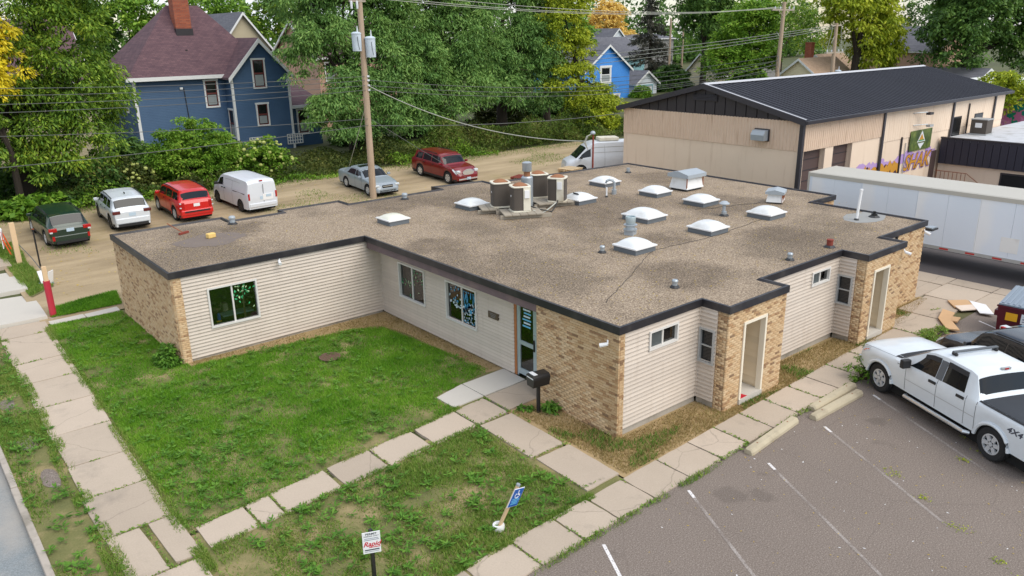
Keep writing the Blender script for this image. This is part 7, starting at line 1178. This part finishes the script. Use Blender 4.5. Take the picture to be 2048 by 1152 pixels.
blades('dry_grass', 'dry grass along the foot of the siding walls in the courtyard', [(-6.4, 12.2), (-6.4, 11.8), (-1.2, 11.2), (-.3, 10.6), (.2, 5.5), (.62, 5.5), (.62, 12.2)], 12000, .06, .02, 'grass_dry', lambda x, y: np.clip(.2 + vnoise(x, y, 1.4) * .9, 0, 1), 67)
blades('alley_grass', 'thin grass patches on the dirt alley', [(-8.5, 22), (20, 24), (34, 30), (34, 36.5), (-9, 36.5)], 26000, .1, .03, 'grass_mixed', lambda x, y: (np.clip((vnoise(x, y, .35) - .66) * 4, 0, .5) + np.clip((y - 34.4) * .4, 0, 1)) * 1., 68)
# grass creeping over the slab edges
for k, (lb, ln, w) in enumerate((('ragged grass creeping over the right edge of the sidewalk', [(-9.56, -1.8), (-9.52, 4), (-9.38, 9.6), (-9.2, 18.8)], .13), ('ragged grass creeping over the left edge of the sidewalk', [(-10.92, -8), (-10.87, 4), (-10.8, 10), (-10.68, 18.5)], .2), ('ragged grass along the lawn side of the entrance walk', [(-9.3, 3.22), (-1.9, 4.02)], .1), ('ragged grass along the corner side of the entrance walk', [(-9.3, 2.28), (-2.1, 2.87)], .1), ('ragged grass along the parking walk edge of the corner lawn', [(-7.2, -1.5), (-2.2, -1.36)], .12), ('ragged grass along the asphalt edge of the parking walk', [(-5, -2.48), (1.6, -2.36), (8.4, -2.1)], .1))):
    for i in range(len(ln) - 1):
        (xa, ya), (xb, yb) = ln[i], ln[i + 1]; d = Vector((xb - xa, yb - ya)).normalized(); q = Vector((-d.y, d.x)) * w; blades('edge_grass', lb + ('' if len(ln) == 2 else (', near stretch', ', middle stretch', ', far stretch')[i] if len(ln) == 4 else (', near stretch', ', far stretch')[i]), [(xa - q.x, ya - q.y), (xb - q.x, yb - q.y), (xb + q.x, yb + q.y), (xa + q.x, ya + q.y)], int((Vector((xb - xa, yb - ya)).length) * (420 if k < 5 else 160)), .07, .02, 'grass_mixed', lambda x, y: np.clip((vnoise(x, y, 1.9) - .35) * 3, 0, 1), 300 + k * 5 + i, .02)
# weeds in the joints
rng = np.random.default_rng(70); Cw = []
for x0, y0, x1, y1 in JOINTS:
    L = math.hypot(x1 - x0, y1 - y0); n = int(L * 34); t = rng.random(n); x = x0 + (x1 - x0) * t + rng.normal(0, .022, n); y = y0 + (y1 - y0) * t + rng.normal(0, .022, n); k = vnoise(x, y, 1.3) > .5; Cw.append(np.stack([x[k], y[k]], 1))
Cw = np.concatenate(Cw); n = len(Cw); p = np.column_stack([Cw, np.array([zg(v) for v in Cw[:, 1]]) + .03 + rng.random(n) * .035]); V, F = leafquads(p, unit(rng.normal(size=(n, 3)) * [1, 1, .6]), unit(rng.normal(size=(n, 3)) * .6 + [0, 0, 1]), rng.uniform(.05, .12, n), rng.uniform(.02, .045, n)); tag(obj('joint_weeds', npmesh('joint_weeds', V, F, 'grass_mixed')), 'weeds growing in the joints and edges of the paving', 'weeds', kind='stuff')
# broad-leaved rosettes in the lawns
def rosettes(name, label, poly, n, mat, s, seed, dens=None):
    rng = np.random.default_rng(seed); P = np.array(poly); lo, hi = P.min(0), P.max(0); x = rng.uniform(lo[0], hi[0], n * 5); y = rng.uniform(lo[1], hi[1], n * 5); k = inpoly(x, y, poly) & (rng.random(n * 5) < (dens(x, y) if dens else 1)); x, y = x[k][:n], y[k][:n]; n = len(x); per = 9; a = rng.uniform(0, 6.283, (n, per)); sz = s * rng.uniform(.6, 1.3, n)[:, None] * rng.uniform(.7, 1.2, (n, per))
    c = np.stack([x[:, None] + np.cos(a) * sz * .5, y[:, None] + np.sin(a) * sz * .5, .05 + rng.uniform(.0, .07, (n, per))], 2).reshape(-1, 3); d = np.stack([np.cos(a), np.sin(a), rng.uniform(-.1, .6, (n, per))], 2).reshape(-1, 3); V, F = leafquads(c, unit(d), unit(rng.normal(size=(n * per, 3)) * .25 + [0, 0, 1]), sz.ravel(), sz.ravel() * .3); return tag(obj(name, npmesh(name, V, F, mat)), label, 'weeds', kind='stuff')
rosettes('lawn_weeds', 'broad-leaved weeds scattered in the front lawn', LAWN, 700, 'weed_leaf', .13, 71, lambda x, y: np.clip(.12 + (vnoise(x, y, .5) > .5) * .3 + np.exp(-((x + 8.2) / 1.6) ** 2 - ((y - 4.8) / 2.2) ** 2) * .9, 0, 1)); rosettes('lawn_weeds', 'broad-leaved weeds scattered in the corner lawn', SOUTH, 330, 'weed_leaf', .15, 72, lambda x, y: np.clip(.25 + (vnoise(x, y, 1.7) - .4) * 2, .1, 1)); rosettes('lawn_weeds', 'broad-leaved weeds along the kerb strip', [(-11.8, -5), (-10.9, -5), (-10.7, 18), (-11.8, 18)], 220, 'weed_leaf', .15, 73)
# fallen leaves and litter flecks
def flecks(name, label, poly, n, mat, s, z, seed, cat): rng = np.random.default_rng(seed); P = np.array(poly); lo, hi = P.min(0), P.max(0); x = rng.uniform(lo[0], hi[0], n * 3); y = rng.uniform(lo[1], hi[1], n * 3); k = inpoly(x, y, poly); x, y = x[k][:n], y[k][:n]; n = len(x); p = np.stack([x, y, z + np.array([zg(v) for v in y]) + rng.uniform(.005, .015, n)], 1); a = rng.uniform(0, 6.283, n); V, F = leafquads(p, np.stack([np.cos(a), np.sin(a), 0 * a], 1), unit(rng.normal(size=(n, 3)) * .15 + [0, 0, 1]), s * rng.uniform(.5, 1.5, n), s * rng.uniform(.25, .7, n)); return tag(obj(name, npmesh(name, V, F, mat)), label, cat, kind='stuff')
flecks('fallen_leaves', 'scattered pale leaf and paper flecks on the parking lot', [(-6, -14), (14, -14), (14, -2.3), (-6, -2.6)], 700, 'leaf_fallen', .045, .0, 80, 'leaves'); flecks('fallen_leaves', 'yellow fallen leaves round the parked alley cars', [(-8, 22), (14, 24), (14, 35), (-8, 35)], 900, 'leaf_fallen', .1, .0, 81, 'leaves'); flecks('paper_scraps', 'white paper scraps on the parking lot and kerb edge', [(-6, -12), (12, -12), (12, -2.3), (-6, -2.6)], 130, 'white_clean', .05, .0, 82, 'litter'); flecks('fallen_leaves', 'dry leaves strewn over the gravel roof', [(-6.4, 12.5), (.2, 12.5), (.2, .3), (16, .3), (18, 5), (18, 16.2), (-6.4, 17.6)], 5000, 'leaf_fallen', .05, RZ - .0, 83, 'leaves')
# --- yard planting between the alley and the houses
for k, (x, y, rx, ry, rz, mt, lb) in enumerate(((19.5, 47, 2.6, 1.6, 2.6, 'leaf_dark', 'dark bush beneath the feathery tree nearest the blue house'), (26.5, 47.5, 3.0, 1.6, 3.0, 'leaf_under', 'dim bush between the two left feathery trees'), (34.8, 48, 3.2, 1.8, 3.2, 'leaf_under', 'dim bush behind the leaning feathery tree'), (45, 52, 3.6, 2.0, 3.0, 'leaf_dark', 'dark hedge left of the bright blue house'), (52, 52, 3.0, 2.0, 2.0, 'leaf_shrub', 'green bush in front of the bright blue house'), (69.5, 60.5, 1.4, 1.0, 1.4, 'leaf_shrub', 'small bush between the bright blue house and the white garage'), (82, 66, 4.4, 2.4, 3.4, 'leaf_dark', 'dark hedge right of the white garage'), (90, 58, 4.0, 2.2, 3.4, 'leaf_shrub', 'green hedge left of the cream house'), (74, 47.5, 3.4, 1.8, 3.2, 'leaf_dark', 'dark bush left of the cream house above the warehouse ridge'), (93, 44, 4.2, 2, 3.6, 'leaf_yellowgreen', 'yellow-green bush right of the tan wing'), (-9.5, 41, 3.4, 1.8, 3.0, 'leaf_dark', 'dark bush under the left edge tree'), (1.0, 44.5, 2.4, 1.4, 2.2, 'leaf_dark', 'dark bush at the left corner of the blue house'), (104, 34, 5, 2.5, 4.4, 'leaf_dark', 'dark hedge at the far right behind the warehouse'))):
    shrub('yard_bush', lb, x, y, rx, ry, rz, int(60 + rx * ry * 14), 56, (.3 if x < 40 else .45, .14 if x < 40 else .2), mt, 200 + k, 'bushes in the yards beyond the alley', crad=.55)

# moss tufts in the worn asphalt
rng = np.random.default_rng(90); Pm = []
for x, y, r in ((3.6, -5.2, .16), (3.1, -6.1, .1), (2.55, -7.0, .18), (2.0, -8.0, .1), (1.7, -8.5, .12), (6.6, -5.6, .1), (6.1, -6.2, .12), (5.4, -6.0, .08), (4.2, -9.3, .14)):
    n = 45; r *= .8; Pm.append(np.stack([x + rng.normal(0, r * .6, n) - rng.normal(0, r, n) * .35, y + rng.normal(0, r, n), rng.uniform(.006, .03, n)], 1))
Pm = np.concatenate(Pm); n = len(Pm); V, F = leafquads(Pm, unit(rng.normal(size=(n, 3)) * [1, 1, .4]), unit(rng.normal(size=(n, 3)) * .5 + [0, 0, 1]), rng.uniform(.03, .06, n), rng.uniform(.015, .03, n)); tag(obj('moss', npmesh('moss', V, F, 'leaf_yellowgreen')), 'yellowish moss tufts in the parking lot cracks', 'moss', kind='stuff')
